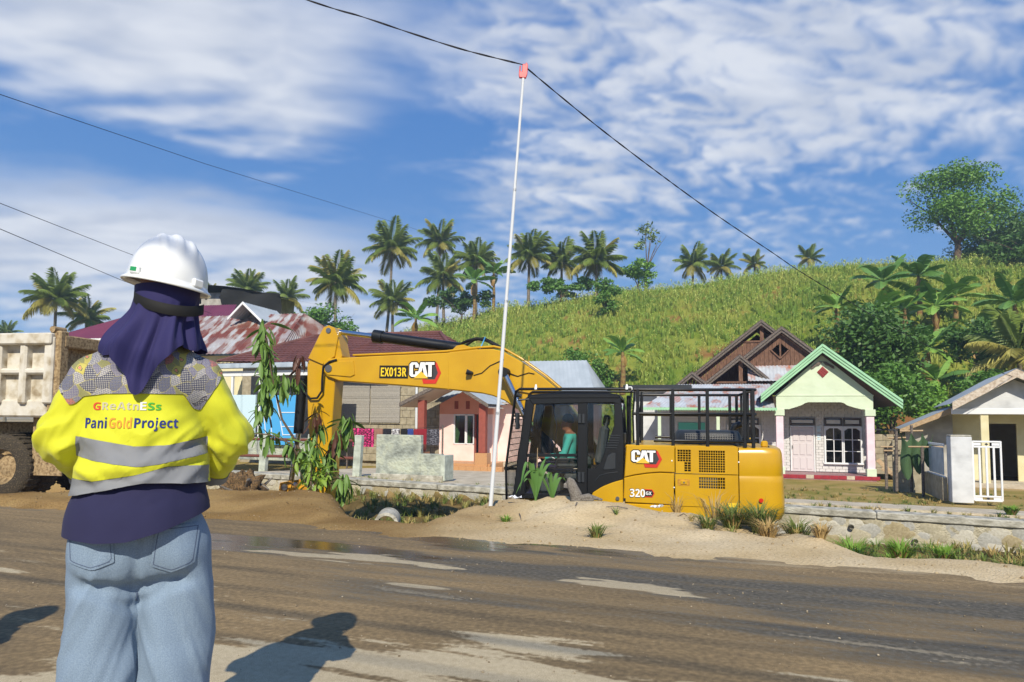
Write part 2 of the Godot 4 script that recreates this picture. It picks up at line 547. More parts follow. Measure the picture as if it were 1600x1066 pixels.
	mottled("banana_trunk", [[0.0, C(92, 66, 40)], [0.5, C(138, 108, 66)], [1.0, C(128, 140, 76)]], 0.7, 0.9, false, null, 0.0, 51)
	mottled("tree_bark", [[0.0, C(74, 60, 46)], [1.0, C(128, 110, 90)]], 0.9, 0.95, false, grit, 0.8, 52)
	var gs := plain("grass_stone", Color.WHITE, 0.9)
	gs.vertex_color_use_as_albedo = true
	# clothes
	var hv := mottled("hi_vis", [[0.0, C(198, 199, 34)], [1.0, C(208, 209, 42)]], 0.5, 0.8, true, null, 0.0, 53)
	hv.rim_enabled = true
	hv.rim = 0.25
	var cloth := bump_tex(0.2, 3.0, 256, FastNoiseLite.TYPE_SIMPLEX_SMOOTH, 7)
	M["cloth_bump"] = cloth
	var tape := plain("reflective_tape", C(124, 126, 130), 0.75)
	var nv := plain("navy_cloth", C(36, 33, 84), 0.85)
	nv.rim_enabled = true
	nv.rim = 0.2
	var sh := plain("navy_shirt", C(34, 34, 70), 0.9)
	sh.rim_enabled = true
	sh.rim = 0.15
	mottled("denim", [[0.0, C(104, 122, 144)], [0.5, C(122, 141, 162)], [1.0, C(142, 160, 178)]], 0.5, 0.9, true, cloth, 0.12, 54, 0.08)
	M.denim.uv1_scale = Vector3.ONE * 9.0
	plain("denim_seam", C(84, 98, 122), 0.9)
	plain("helmet_white", C(226, 228, 228), 0.22)
	plain("green_mark", C(40, 150, 90), 0.5)
	plain("skin", C(150, 104, 78), 0.6)
	plain("hair", C(20, 17, 15), 0.6)
	plain("thread_red", C(214, 74, 44), 0.7)
	plain("thread_silver", C(196, 190, 160), 0.6)
	plain("thread_white", C(222, 226, 226), 0.6)
	plain("thread_green", C(70, 170, 60), 0.7)
	plain("thread_blue", C(24, 44, 120), 0.7)
	plain("thread_gold", C(226, 158, 52), 0.6)
	plain("litter_white", C(220, 222, 226), 0.6)
	plain("litter_blue", C(60, 110, 190), 0.6)
	plain("wire_black", C(22, 20, 26), 0.7)

# ---------------------------------------------------------------- ground
# t: metres in front of the retaining wall (the road lies beyond t = 10.8); s: metres along it, growing to the left.
func t_of(x: float, z: float) -> float:
	return (x - 10.5) * -0.352 + (z + 14.4) * 0.936

func s_of(x: float, z: float) -> float:
	return (x - 10.5) * -0.936 + (z + 14.4) * -0.352

func from_st(s: float, t: float, y := 0.0) -> Vector3:
	return Vector3(10.5 - 0.936 * s - 0.352 * t, y, -14.4 - 0.352 * s + 0.936 * t)

func wall_top(s: float) -> float:
	return lerpf(-0.80, -0.55, clampf(s / 15.9, -0.3, 1.3))

var relief: FastNoiseLite
var patchy: FastNoiseLite

func along(xs: Array, ys: Array, x: float) -> float:
	if x <= xs[0]:
		return ys[0]
	for i in range(1, xs.size()):
		if x <= xs[i]:
			var u: float = (x - xs[i - 1]) / (xs[i] - xs[i - 1])
			return lerpf(ys[i - 1], ys[i], u * u * (3.0 - 2.0 * u))
	return ys[-1]

func hill(x: float, d: float) -> float:
	var foot := along([-60, -20, 0, 10, 20, 60], [70, 58, 46, 38, 36, 34], x)
	var crest := along([-60, -18, 30, 60], [92, 88, 82, 70], x)
	var high := along([-75, -40, -27, -19, -8, 0, 15, 35, 62, 110], [0.5, 1.5, 5.0, 10.5, 13.6, 15.4, 17.0, 19.4, 18.5, 16.0], x)
	if d <= foot:
		return 0.0
	if d < crest:
		var u := (d - foot) / (crest - foot)
		return high * (1.0 - pow(1.0 - u, 1.5))
	return high * maxf(0.0, 1.0 - pow((d - crest) / 60.0, 2.0))

func ground_y(x: float, z: float) -> float:
	var t := t_of(x, z)
	var d := -z
	var n := relief.get_noise_2d(x * 1.0, z * 1.0)
	if t < 0.1:
		var s := s_of(x, z)
		return lerpf(wall_top(s) - 0.07, -1.05, smoothstep(0.3, 6.0, -t)) + hill(x, d) + 0.02 * n
	if t > 11.6:
		return -0.03
	var y := 0.035 * (1.0 - smoothstep(10.75, 11.35, t + n * 0.6)) - 0.03 + 0.012 * n
	# sand heap in front of the machine
	y += 0.17 * exp(-pow((t - 8.75) / 0.8, 2.0) - pow((x - 0.85) / 1.05, 2.0)) + 0.09 * n * smoothstep(10.6, 9.5, t)
	var edge := along([-1.2, 0.1, 2.2, 3.4], [10.25, 7.9, 8.2, 10.35], x)
	var deep := along([-3.0, 1.5, 3.0], [-1.25, -1.35, -1.5], x)
	var fall := smoothstep(edge, edge - along([-1.0, 0.8, 2.2, 3.4], [2.4, 1.5, 1.6, 3.6], x), t)
	var floor_y := deep + along([0.0, 5.0], [0.3, 0.0], t) * along([0.0, 3.0], [1.0, 0.25], x) + 0.1 * n
	y = lerpf(y, floor_y, fall)
	# sand filling the ditch on the left
	var fill := 1.0 - smoothstep(-0.35, 0.5, x + 0.236 * d + n * 0.3)
	if fill > 0.0:
		var top_y := along([8.0, 9.7, 10.8, 13.3, 15.5, 18.0], [0.0, 0.13, 0.02, -0.5, -1.0, -1.2], d) + 0.07 * n - along([-9.0, -5.0], [0.22, 0.0], x) * smoothstep(8.5, 11.0, d)
		if t < 10.9:
			y = lerpf(y, top_y, fill)
	return y

func ground_color(x: float, z: float) -> Color:
	var t := t_of(x, z)
	var d := -z
	var n := patchy.get_noise_2d(x, z)
	var f := patchy.get_noise_2d(x * 5.0 + 40.0, z * 5.0)
	var sand := C(212, 194, 160).lerp(C(196, 174, 134), clampf(0.5 + f * 1.2, 0.0, 1.0))
	if t < 0.1:
		var hy := hill(x, d)
		if hy > 0.02:
			var g := C(108, 130, 48).lerp(C(148, 152, 70), clampf(0.5 + n * 1.4 + f * 0.5, 0.0, 1.0))
			var bare := smoothstep(0.05, 0.35, n + 0.5 * f - 0.3 + along([11.0, 15.0, 22.0, 27.0], [0.0, 0.45, 0.4, 0.0], x) * along([34.0, 37.0, 44.0, 50.0], [0.2, 1.0, 0.9, 0.0], d))
			return g.lerp(C(138, 98, 62), bare).srgb_to_linear()
		return C(172, 150, 98).lerp(C(138, 132, 70), clampf(0.35 + f * 1.5 + n, 0.0, 1.0)).lerp(C(184, 160, 118), smoothstep(0.1, 0.4, n)).srgb_to_linear()
	var c := sand
	var mud := C(160, 134, 90).lerp(C(134, 108, 70), clampf(0.5 + f * 1.3, 0.0, 1.0))
	var left := 1.0 - smoothstep(-1.6, 0.2, x + n * 0.8)
	c = c.lerp(mud, left)
	# clay laid bare where the ditch was cut
	var cut := along([-1.2, 0.1, 2.2, 3.4], [9.3, 7.2, 7.5, 9.5], x) - t + f * 1.2 + n * 0.8
	if cut > 0.0 and x + 0.236 * d > -0.1 + f * 0.4:
		c = c.lerp(C(132, 112, 72).lerp(C(92, 80, 50), clampf(0.4 + f * 1.4, 0.0, 1.0)), smoothstep(0.0, 0.25, cut))
	return c.srgb_to_linear()

func lines(stops: Array) -> PackedFloat32Array:
	var o := PackedFloat32Array()
	for k in stops:
		var v: float = k[0]
		while (v < k[1] - 0.001) if k[2] > 0.0 else (v > k[1] + 0.001):
			o.append(v)
			v += k[2]
	o.append(stops[-1][1])
	return o

func build_ground() -> void:
	relief = FastNoiseLite.new()
	relief.seed = 3
	relief.frequency = 0.9
	relief.fractal_octaves = 4
	patchy = FastNoiseLite.new()
	patchy.seed = 12
	patchy.frequency = 0.16
	patchy.fractal_octaves = 4
	var xs := lines([[-900.0, -300.0, 200.0], [-300.0, -100.0, 40.0], [-100.0, -40.0, 6.0], [-40.0, -9.0, 1.2], [-9.0, 11.0, 0.11], [11.0, 30.0, 0.6], [30.0, 70.0, 1.6], [70.0, 120.0, 6.0], [120.0, 320.0, 40.0], [320.0, 920.0, 200.0]])
	var zs := lines([[300.0, 40.0, -60.0], [40.0, -4.0, -4.0], [-4.0, -16.0, -0.1], [-16.0, -24.0, -0.25], [-24.0, -34.0, -0.6], [-34.0, -100.0, -1.0], [-100.0, -180.0, -8.0], [-180.0, -400.0, -40.0], [-400.0, -2000.0, -400.0]])
	var nx := xs.size()
	var nz := zs.size()
	var v := PackedVector3Array()
	var c := PackedColorArray()
	for j in nz:
		for i in nx:
			var y := ground_y(xs[i], zs[j])
			v.append(Vector3(xs[i], y, zs[j]))
			c.append(ground_color(xs[i], zs[j]))
	var idx := PackedInt32Array()
	for j in nz - 1:
		for i in nx - 1:
			var a := j * nx + i
			idx.append_array([a, a + 1, a + nx + 1, a, a + nx + 1, a + nx])
	var o := inst(array_mesh(v, idx, c), "ground", M.ground, self)
	o.set_meta("kind", "structure")

# Smooth-shaded mesh from points and triangles.
func array_mesh(v: PackedVector3Array, idx: PackedInt32Array, cols := PackedColorArray(), uv := PackedVector2Array()) -> ArrayMesh:
	var n := PackedVector3Array()
	n.resize(v.size())
	for i in range(0, idx.size(), 3):
		var f := (v[idx[i + 2]] - v[idx[i]]).cross(v[idx[i + 1]] - v[idx[i]])
		n[idx[i]] += f
		n[idx[i + 1]] += f
		n[idx[i + 2]] += f
	for i in n.size():
		n[i] = n[i].normalized() if n[i].length_squared() > 0.0 else Vector3.UP
	return raw_mesh(v, n, idx, cols, uv)

func raw_mesh(v: PackedVector3Array, n: PackedVector3Array, idx: PackedInt32Array, cols := PackedColorArray(), uv := PackedVector2Array()) -> ArrayMesh:
	var a := []
	a.resize(Mesh.ARRAY_MAX)
	a[Mesh.ARRAY_VERTEX] = v
	a[Mesh.ARRAY_NORMAL] = n
	a[Mesh.ARRAY_INDEX] = idx
	if cols.size():
		a[Mesh.ARRAY_COLOR] = cols
	if uv.size():
		a[Mesh.ARRAY_TEX_UV] = uv
	var m := ArrayMesh.new()
	m.add_surface_from_arrays(Mesh.PRIMITIVE_TRIANGLES, a)
	return m

# ---------------------------------------------------------------- road
func noise_bytes(w: int, h: int, sw: int, sh: int, freq: float, sd: int) -> PackedByteArray:
	var n := FastNoiseLite.new()
	n.seed = sd
	n.frequency = freq
	n.fractal_octaves = 5
	var im := n.get_image(sw, sh, false, false, true)
	im.resize(w, h, Image.INTERPOLATE_CUBIC)
	return im.get_data()

func build_road() -> void:
	# dirt dragged along the asphalt by wheels: 24 m by 9 m
	var w := 2048
	var h := 768
	var streak := noise_bytes(w, h, 96, h, 0.03, 71)
	var streak2 := noise_bytes(w, h, 300, h, 0.06, 72)
	var blot := noise_bytes(w, h, 512, h, 0.02, 73)
	var grain := noise_bytes(w, h, w, h, 0.28, 74)
	var big := noise_bytes(w, h, 256, 96, 0.02, 75)
	var rgb := PackedByteArray()
	rgb.resize(w * h * 3)
	var ro := PackedByteArray()
	ro.resize(w * h)
	var pools := [[8.9, 11.75, 1.5, 0.42], [7.7, 10.9, 1.2, 0.4], [6.0, 11.0, 1.0, 0.2]]
	var slabs := [[8.15, 12.08, 0.85, 0.17], [5.75, 12.2, 0.5, 0.1], [7.1, 12.75, 0.2, 0.05], [8.6, 13.3, 0.3, 0.06]]
	for j in h:
		var t := 10.2 + 9.0 * j / h
		var band := exp(-pow((t - 11.95) / 0.55, 2.0)) * 1.0 + 0.5 * exp(-pow((t - 13.0) / 0.3, 2.0))
		var edge := smoothstep(11.35, 10.9, t)
		var near := smoothstep(13.15, 14.5, t)
		for i in w:
			var k := j * w + i
			var s := -8.0 + 24.0 * i / w
			var a := streak[k] / 255.0 - 0.5
			var b := streak2[k] / 255.0 - 0.5
			var c := blot[k] / 255.0 - 0.5
			var g := grain[k] / 255.0 - 0.5
			var q := big[k] / 255.0 - 0.5
			# bare asphalt against wet brown dirt
			var bare := clampf((band * clampf(1.25 - (s - 5.5) * 0.22, 0.1, 1.1) + a * 0.8 + b * 0.9 + c * 0.6 + q * 0.9 - 0.42) * 1.4 + g * 1.0, 0.0, 0.93)
			var r0 := 140.0 + b * 36.0 + g * 60.0 + q * 34.0
			var g0 := 119.0 + b * 30.0 + g * 52.0 + q * 28.0
			var b0 := 84.0 + b * 20.0 + g * 40.0 + q * 20.0
			var l := g * 70.0
			r0 = lerpf(r0, 92.0 + l, bare)
			g0 = lerpf(g0, 87.0 + l, bare)
			b0 = lerpf(b0, 75.0 + l, bare)
			# dry pale silt
			var dry := near * 0.62 * smoothstep(9.0, 6.6, s) - 0.28 + a * 0.35 + b * 0.8 + c * 1.1 - 0.06
			dry = clampf(dry * 9.0 + g * 1.2, 0.0, 1.0) * smoothstep(12.6, 13.4, t)
			for p in slabs:
				var u: float = (s - p[0]) / p[2]
				var v: float = (t - p[1] + (s - p[0]) * 0.05) / p[3]
				var e := 1.0 - u * u - v * v + b * 3.2 + c * 2.6 - 0.25
				if e > 0.0:
					dry = maxf(dry, clampf(e * 4.0, 0.0, 0.9))
			dry = maxf(dry, edge * clampf(0.2 + c * 2.0 + b, 0.0, 0.7) * smoothstep(7.0, 5.5, s))
			r0 = lerpf(r0, 196.0 + g * 26.0 + b * 16.0, dry)
			g0 = lerpf(g0, 181.0 + g * 26.0 + b * 16.0, dry)
			b0 = lerpf(b0, 150.0 + g * 26.0 + b * 14.0, dry)
			var wet := 0.0
			for p in pools:
				var u2: float = (s - p[0]) / p[2]
				var v2: float = (t - p[1]) / p[3]
				wet = maxf(wet, clampf((1.0 - u2 * u2 - v2 * v2 + c * 2.6 + b) * 2.0, 0.0, 1.0))
			wet *= 1.0 - dry
			var dk := 1.0 - 0.3 * wet
			rgb[k * 3] = int(clampf(r0 * dk, 0.0, 255.0))
			rgb[k * 3 + 1] = int(clampf(g0 * dk, 0.0, 255.0))
			rgb[k * 3 + 2] = int(clampf(b0 * dk, 0.0, 255.0))
			ro[k] = int(clampf(lerpf(225.0 + dry * 25.0 - bare * 40.0, 40.0, wet), 0.0, 255.0))
	var m := plain("road", Color.WHITE, 1.0)
	m.albedo_texture = ImageTexture.create_from_image(Image.create_from_data(w, h, false, Image.FORMAT_RGB8, rgb))
	m.roughness_texture = ImageTexture.create_from_image(Image.create_from_data(w, h, false, Image.FORMAT_L8, ro))
	m.roughness_texture_channel = BaseMaterial3D.TEXTURE_CHANNEL_RED
	m.detail_enabled = true
	m.detail_blend_mode = BaseMaterial3D.BLEND_MODE_MUL
	m.detail_uv_layer = BaseMaterial3D.DETAIL_UV_2
	m.detail_albedo = noise_tex(0.25, [[0.0, C(150, 148, 142)], [0.5, C(232, 230, 226)], [0.8, C(255, 255, 255)], [1.0, C(255, 255, 255)]], 512, FastNoiseLite.TYPE_SIMPLEX_SMOOTH, 3, 77)
	var st := ST()
	st.set_smooth_group(1)
	var ss := lines([[-60.0, -8.0, 4.0], [-8.0, 18.0, 0.2], [18.0, 90.0, 4.0]])
	var ts := lines([[10.55, 17.0, 0.15], [17.0, 20.0, 0.5]])
	for i in ss.size() - 1:
		for j in ts.size() - 1:
			for c in [[0, 0], [1, 0], [1, 1], [0, 0], [1, 1], [0, 1]]:
				var s := ss[i + c[0]]
				var t := ts[j + c[1]]
				st.set_uv(Vector2((s + 8.0) / 24.0, (t - 10.2) / 9.0))
				st.set_uv2(Vector2(s, t) * 1.4)
				var p := from_st(s, t)
				p.y = 0.008 * relief.get_noise_2d(p.x * 0.6, p.z * 0.6) - smoothstep(10.8, 10.55, t) * 0.03
				st.add_vertex(p)
	setting(st, "road", m)

# ---------------------------------------------------------------- the stone retaining wall, its cap and the path behind it
func build_retaining_wall() -> void:
	var w := thing("retaining_wall", "long rubble stone retaining wall with pale concrete cap along the ditch", "wall")
	var st := ST()
	st.set_smooth_group(1)
	# mortar face, uneven
	var ss := lines([[-8.0, 22.0, 0.1]])
	for i in ss.size() - 1:
		for j in 8:
			var q := []
			for c in [[0, 0], [1, 0], [1, 1], [0, 1]]:
				var s := ss[i + c[0]]
				var y := lerpf(-1.75, wall_top(s) - 0.14, (j + c[1]) / 8.0)
				var p := from_st(s, 0.18 + 0.05 * (wall_top(s) - y) + 0.025 * relief.get_noise_2d(s * 4.0, y * 4.0), y)
				q.append(p)
			quad(st, q[0], q[1], q[2], q[3])
	put(st, "mortar_face", M.mortar, w)
	# cap in cast lengths
	var at := -8.0
	while at < 22.0:
		var l := 2.4 + rng.randf() * 0.5
		var sc := ST()
		var a := from_st(at, 0.0, wall_top(at) - 0.07)
		var b := from_st(at + l - 0.012, 0.0, wall_top(at + l) - 0.07)
		bar(sc, a, b, 0.48 + rng.randf() * 0.02, 0.15, 0.02)
		put(sc, "cap", M.cap_concrete, w)
		at += l
	# rubble stones
	var r2 := RandomNumberGenerator.new()
	r2.seed = 77
	var shapes := []
	for k in 6:
		var sp := ST()
		var nn := FastNoiseLite.new()
		nn.seed = 90 + k
		nn.frequency = 1.1
		surf(sp, 10, 6, func(u: float, v: float) -> Vector3:
			var a := u * TAU
			var e := (v - 0.5) * PI
			var d := Vector3(cos(a) * cos(e), sin(e), sin(a) * cos(e))
			d = d.sign() * Vector3(pow(absf(d.x), 0.75), pow(absf(d.y), 0.75), pow(absf(d.z), 0.9))
			return d * (1.0 + 0.35 * nn.get_noise_3d(d.x, d.y, d.z)))
		sp.generate_normals()
		shapes.append(sp.commit())
	var s := -4.0
	for row in 5:
		s = -4.5 + r2.randf() * 0.3
		while s < 19.0:
			var hw := 0.11 + r2.randf() * 0.13
			if r2.randf() < 0.93:
				var hh := hw * (0.6 + r2.randf() * 0.35)
				var y := wall_top(s) - 0.26 - row * 0.19 + (r2.randf() - 0.5) * 0.07
				var xf := Transform3D(Basis(Vector3.UP, -atan2(0.352, 0.936)) * Basis(Vector3(0, 0, 1), (r2.randf() - 0.5) * 0.5) * Basis.from_scale(Vector3(hw * 1.15, hh * 1.2, 0.04)), from_st(s, 0.172 + 0.0115 * row, y))
				inst(shapes[r2.randi() % 6], "stone", M["stone%d" % (r2.randi() % 4)], w, xf)
			s += hw * 2.0 + 0.03
	# two weep pipes
	for a in [[3.3, -1.08], [2.1, -1.3]]:
		var sp := ST()
		var p := from_st(a[0], 0.1, a[1])
		var q := from_st(a[0], 0.3, a[1] - 0.01)
		tube(sp, [p, q], 0.055, 12, false)
		tube(sp, [q, p], 0.045, 12, false)
		put(sp, "weep_pipe", M.cap_concrete, w)
	# strips of ground behind the wall
	var path := ST()
	var pts := lines([[-10.0, 9.0, 0.5]])
	path.set_smooth_group(-1)
	for i in pts.size() - 1:
		var q := []
		for c in [[0, -1.0], [1, -1.0], [1, -2.7], [0, -2.7]]:
			var ps := pts[i + c[0]]
			var p := from_st(ps, c[1] + 0.06 * relief.get_noise_2d(ps, 3.0))
			p.y = lerpf(wall_top(ps) - 0.07, -1.05, smoothstep(0.3, 6.0, -c[1])) + 0.055
			q.append(p)
		quad(path, q[0], q[1], q[2], q[3])
		quad(path, q[0], q[1], q[1] - Vector3(0, 0.12, 0), q[0] - Vector3(0, 0.12, 0))
	setting(path, "path", M.path_concrete)
	var ya := ST()
	ya.set_smooth_group(1)
	for i in 24:
		var q := []
		for c in [[0, -0.35], [1, -0.35], [1, -11.0], [0, -11.0]]:
			var ps: float = 10.0 + (i + c[0]) * 0.4
			var p := from_st(ps, c[1])
			p.y = lerpf(wall_top(ps) - 0.07, -1.05, smoothstep(0.3, 6.0, -c[1])) + 0.06
			q.append(p)
		quad(ya, q[0], q[1], q[2], q[3])
	setting(ya, "yard_pavement", M.path_concrete)

# ---------------------------------------------------------------- plants
func leaf_strip(s: SurfaceTool, a: Vector3, b: Vector3, side: Vector3, w: float, drop := 0.0) -> void:
	var m := a.lerp(b, 0.4)
	s.set_smooth_group(-1)
	var e := b - Vector3(0, drop, 0)
	tri(s, a, m + side * w, e)
	tri(s, a, e, m - side * w)

func frond_mesh(droop: float, sd: int) -> Mesh:
	var key := "frond%f%d" % [droop, sd]
	if meshes.has(key):
		return meshes[key]
	var r := RandomNumberGenerator.new()
	r.seed = sd
	var s := ST()
	var pts := []
	var p := Vector3.ZERO
	var ang := 0.35
	for i in 9:
		pts.append(p)
		p += Vector3(cos(ang), sin(ang), 0) / 8.0
		ang -= droop / 8.0 * (0.4 + i * 0.15)
	var rad := []
	for i in 9:
		rad.append(0.011 * (1.1 - i / 8.5))
	tube(s, pts, rad, 4, false)
	var n := 40
	for i in n:
		var t := 0.13 + 0.86 * i / n
		var f := t * 8.0
		var k := mini(int(f), 7)
		var c: Vector3 = pts[k].lerp(pts[k + 1], f - k)
		var d: Vector3 = (pts[k + 1] - pts[k]).normalized()
		var l := 0.3 * pow(sin(PI * clampf(t * 0.86 + 0.12, 0.0, 1.0)), 0.6)
		for g in [-1.0, 1.0]:
			var dir := (Vector3(0, 0, g) + d * (0.55 + 0.5 * t) + Vector3(0, -0.25 - 0.35 * r.randf(), 0)).normalized()
			leaf_strip(s, c, c + dir * l * (0.85 + 0.3 * r.randf()), d, 0.017, l * (0.18 + 0.25 * r.randf()))
	s.generate_normals()
	meshes[key] = s.commit()
	return meshes[key]

func palm(label: String, crown: Vector3, size: float, fronds: int, trunk_to: float, sd: int) -> void:
	var r := RandomNumberGenerator.new()
	r.seed = sd
	var o := thing("coconut_palm", label, "palm", Vector3(crown.x, trunk_to, crown.z), 0.0, "coconut palms")
	var h := crown.y - trunk_to
	var lean := (r.randf() - 0.5) * 0.12 * h
	var st := ST()
	var pts := []
	var rad := []
	for i in 9:
		var u := i / 8.0
		pts.append(Vector3(-lean * (1.0 - u) * (1.0 - u), h * u, 0))
		rad.append(lerpf(0.2, 0.13, u) * (1.0 + 0.25 * float(i == 0)))
	tube(st, pts, rad, 8)
	put(st, "trunk", M.palm_trunk, o)
	for i in fronds:
		var u := (i + 0.5) / fronds
		var yaw := i * 2.39996 + r.randf() * 0.4
		var pitch := lerpf(1.15, -0.75, u) + (r.randf() - 0.5) * 0.25
		var droop := [0.7, 1.0, 1.35][mini(int(u * 3.0), 2)] as float
		var b := Basis(Vector3.UP, yaw) * Basis(Vector3(0, 0, 1), pitch) * Basis(Vector3(1, 0, 0), (r.randf() - 0.5) * 0.6)
		inst(frond_mesh(droop, 1 + i % 3), "frond", M.palm_leaf_dry if u > 0.86 or r.randf() < 0.12 else M.palm_leaf, o, Transform3D(b.scaled(Vector3.ONE * size * (0.85 + 0.3 * r.randf())), Vector3(0, h, 0)))
	if size > 2.4:
		for i in 4:
			var nut := ST()
			var a := i * 1.7
			lathe(nut, [Vector2(0, -0.16), Vector2(0.11, -0.08), Vector2(0.13, 0.02), Vector2(0.08, 0.13), Vector2(0, 0.16)], 8, Transform3D(Basis(), Vector3(cos(a) * 0.27, h - 0.3, sin(a) * 0.27)))
			put(nut, "coconut", M.mango_young, o)

func banana_leaf_mesh(v: int) -> Mesh:
	var key := "banana%d" % v
	if meshes.has(key):
		return meshes[key]
	var r := RandomNumberGenerator.new()
	r.seed = 400 + v
	var s := ST()
	var pts := []
	var p := Vector3.ZERO
	var ang := 0.0
	var n := 16
	for i in n + 1:
		pts.append(p)
		p += Vector3(cos(ang), sin(ang), 0) / n
		ang -= (0.5 + 0.55 * v) / n * (0.3 + 1.6 * i / n)
	tube(s, pts.slice(0, n), 0.012, 4, false)
	for g in [-1.0, 1.0]:
		var gap := 0.0
		for i in range(2, n):
			var w0 := 0.2 * pow(sin(PI * clampf((i - 1.5) / (n - 1.2), 0.02, 1.0)), 0.55)
			var w1 := 0.2 * pow(sin(PI * clampf((i - 0.5) / (n - 1.2), 0.02, 1.0)), 0.55)
			gap = 0.018 if r.randf() < 0.3 else 0.0
			var fold := 0.35 + 0.3 * r.randf()
			var d: Vector3 = (pts[i + 1] - pts[i]).normalized()
			var up := Vector3(-d.y, d.x, 0)
			var out := (Vector3(0, 0, g) - up * fold * 0.8 * (1.0 if v != 2 else -0.3)).normalized()
			s.set_smooth_group(-1)
			quad(s, pts[i], pts[i + 1], pts[i + 1] + out * w1 + d * (0.03 - gap), pts[i] + out * w0 + d * 0.03)
	s.generate_normals()
	meshes[key] = s.commit()
	return meshes[key]

func banana(label: String, crown: Vector3, size: float, leaves: int, foot: float, sd: int, dead := 2, dark := false) -> void:
	var r := RandomNumberGenerator.new()
	r.seed = sd
	var o := thing("banana_plant", label, "banana plant", Vector3(crown.x, foot, crown.z), 0.0, "banana plants on the slope")
	var h := maxf(crown.y - foot, 0.5)
	var st := ST()
	tube(st, [Vector3(0, 0, 0), Vector3(0.05, h * 0.5, 0), Vector3(0, h, 0)], [0.2, 0.17, 0.1], 8)
	put(st, "trunk", M.banana_trunk, o)
	leaves += 3
	for i in leaves + dead:
		var u := (i + 0.4) / leaves
		var yaw := i * 2.39996 + r.randf() * 0.7 + sd
		var is_dead := i >= leaves
		var pitch := lerpf(1.3, -0.05, minf(u, 1.0)) + (r.randf() - 0.5) * 0.3
		if is_dead:
			pitch = -1.0 - r.randf() * 0.4
		var b := Basis(Vector3.UP, yaw) * Basis(Vector3(0, 0, 1), pitch) * Basis(Vector3(1, 0, 0), (r.randf() - 0.5) * 0.9)
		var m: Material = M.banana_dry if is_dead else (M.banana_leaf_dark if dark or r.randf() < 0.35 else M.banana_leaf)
		inst(banana_leaf_mesh((2 if u < 0.2 else 0) if u < 0.4 else 1), "leaf", m, o, Transform3D(b.scaled(Vector3.ONE * size * (0.8 + 0.35 * r.randf()) * (0.6 if is_dead else 1.0)), Vector3(0, h - 0.05, 0)))

# A crown: leaf faces gathered on clumps spread through an ellipsoid.
func crown_mesh(n: int, rad: Vector3, clumps: int, leaf: float, sd: int) -> ArrayMesh:
	var r := RandomNumberGenerator.new()
	r.seed = sd
	var cs := []
	for i in clumps:
		var d := Vector3(r.randfn(), r.randfn(), r.randfn()).normalized() * pow(r.randf(), 0.4) * 0.8
		cs.append([d * rad, (0.3 + 0.22 * r.randf()) * minf(rad.x, rad.y)])
	var v := PackedVector3Array()
	var nn := PackedVector3Array()
	var idx := PackedInt32Array()
	for i in n:
		var c: Array = cs[r.randi() % clumps]
		var d := Vector3(r.randfn(), r.randfn(), r.randfn()).normalized()
		var p: Vector3 = c[0] + d * c[1] * Vector3(1.25, 0.8, 1.25) * pow(r.randf(), 0.45)
		var a := (d * 0.5 + Vector3(r.randfn(), r.randfn() * 0.6 - 0.3, r.randfn())).normalized()
		var b := a.cross((Vector3(r.randfn(), r.randfn() + 1.2, r.randfn())).normalized()).normalized()
		var l := leaf * (0.6 + 0.8 * r.randf())
		var k := v.size()
		v.append_array([p - a * l * 0.5, p + b * l * 0.28, p + a * l * 0.5, p - b * l * 0.28])
		var f := a.cross(b)
		nn.append_array([f, f, f, f])
		idx.append_array([k, k + 1, k + 2, k, k + 2, k + 3])
	return raw_mesh(v, nn, idx)

func tree(called: String, label: String, category: String, base: Vector3, center: Vector3, rad: Vector3, n: int, clumps: int, leaf: float, trunk: float, m: Material, sd: int, group := "") -> Node3D:
	var o := thing(called, label, category, base, 0.0, group)
	var c := center - base
	inst(crown_mesh(n, rad, clumps, leaf, sd), "crown", m, o, Transform3D(Basis(), c))
	if trunk > 0.0:
		var r := RandomNumberGenerator.new()
		r.seed = sd
		var st := ST()
		var fork := c * 0.55 + Vector3(0, -rad.y * 0.3, 0)
		fork.y = maxf(fork.y, 0.2)
		tube(st, [Vector3(0, -0.3, 0), fork * 0.5 + Vector3(0.15 * trunk, 0, 0), fork], [trunk * 1.25, trunk, trunk * 0.8], 8)
		for i in 6:
			var e := c + Vector3(r.randfn() * 0.45, r.randfn() * 0.35 + 0.1, r.randfn() * 0.4) * rad
			tube(st, [fork * 0.96, fork.lerp(e, 0.5) + Vector3(0, rad.y * 0.12, 0), e], [trunk * 0.55, trunk * 0.3, trunk * 0.08], 6)
		put(st, "trunk", M.tree_bark, o)
	return o

func gy(x: float, z: float) -> float:
	return ground_y(x, z)

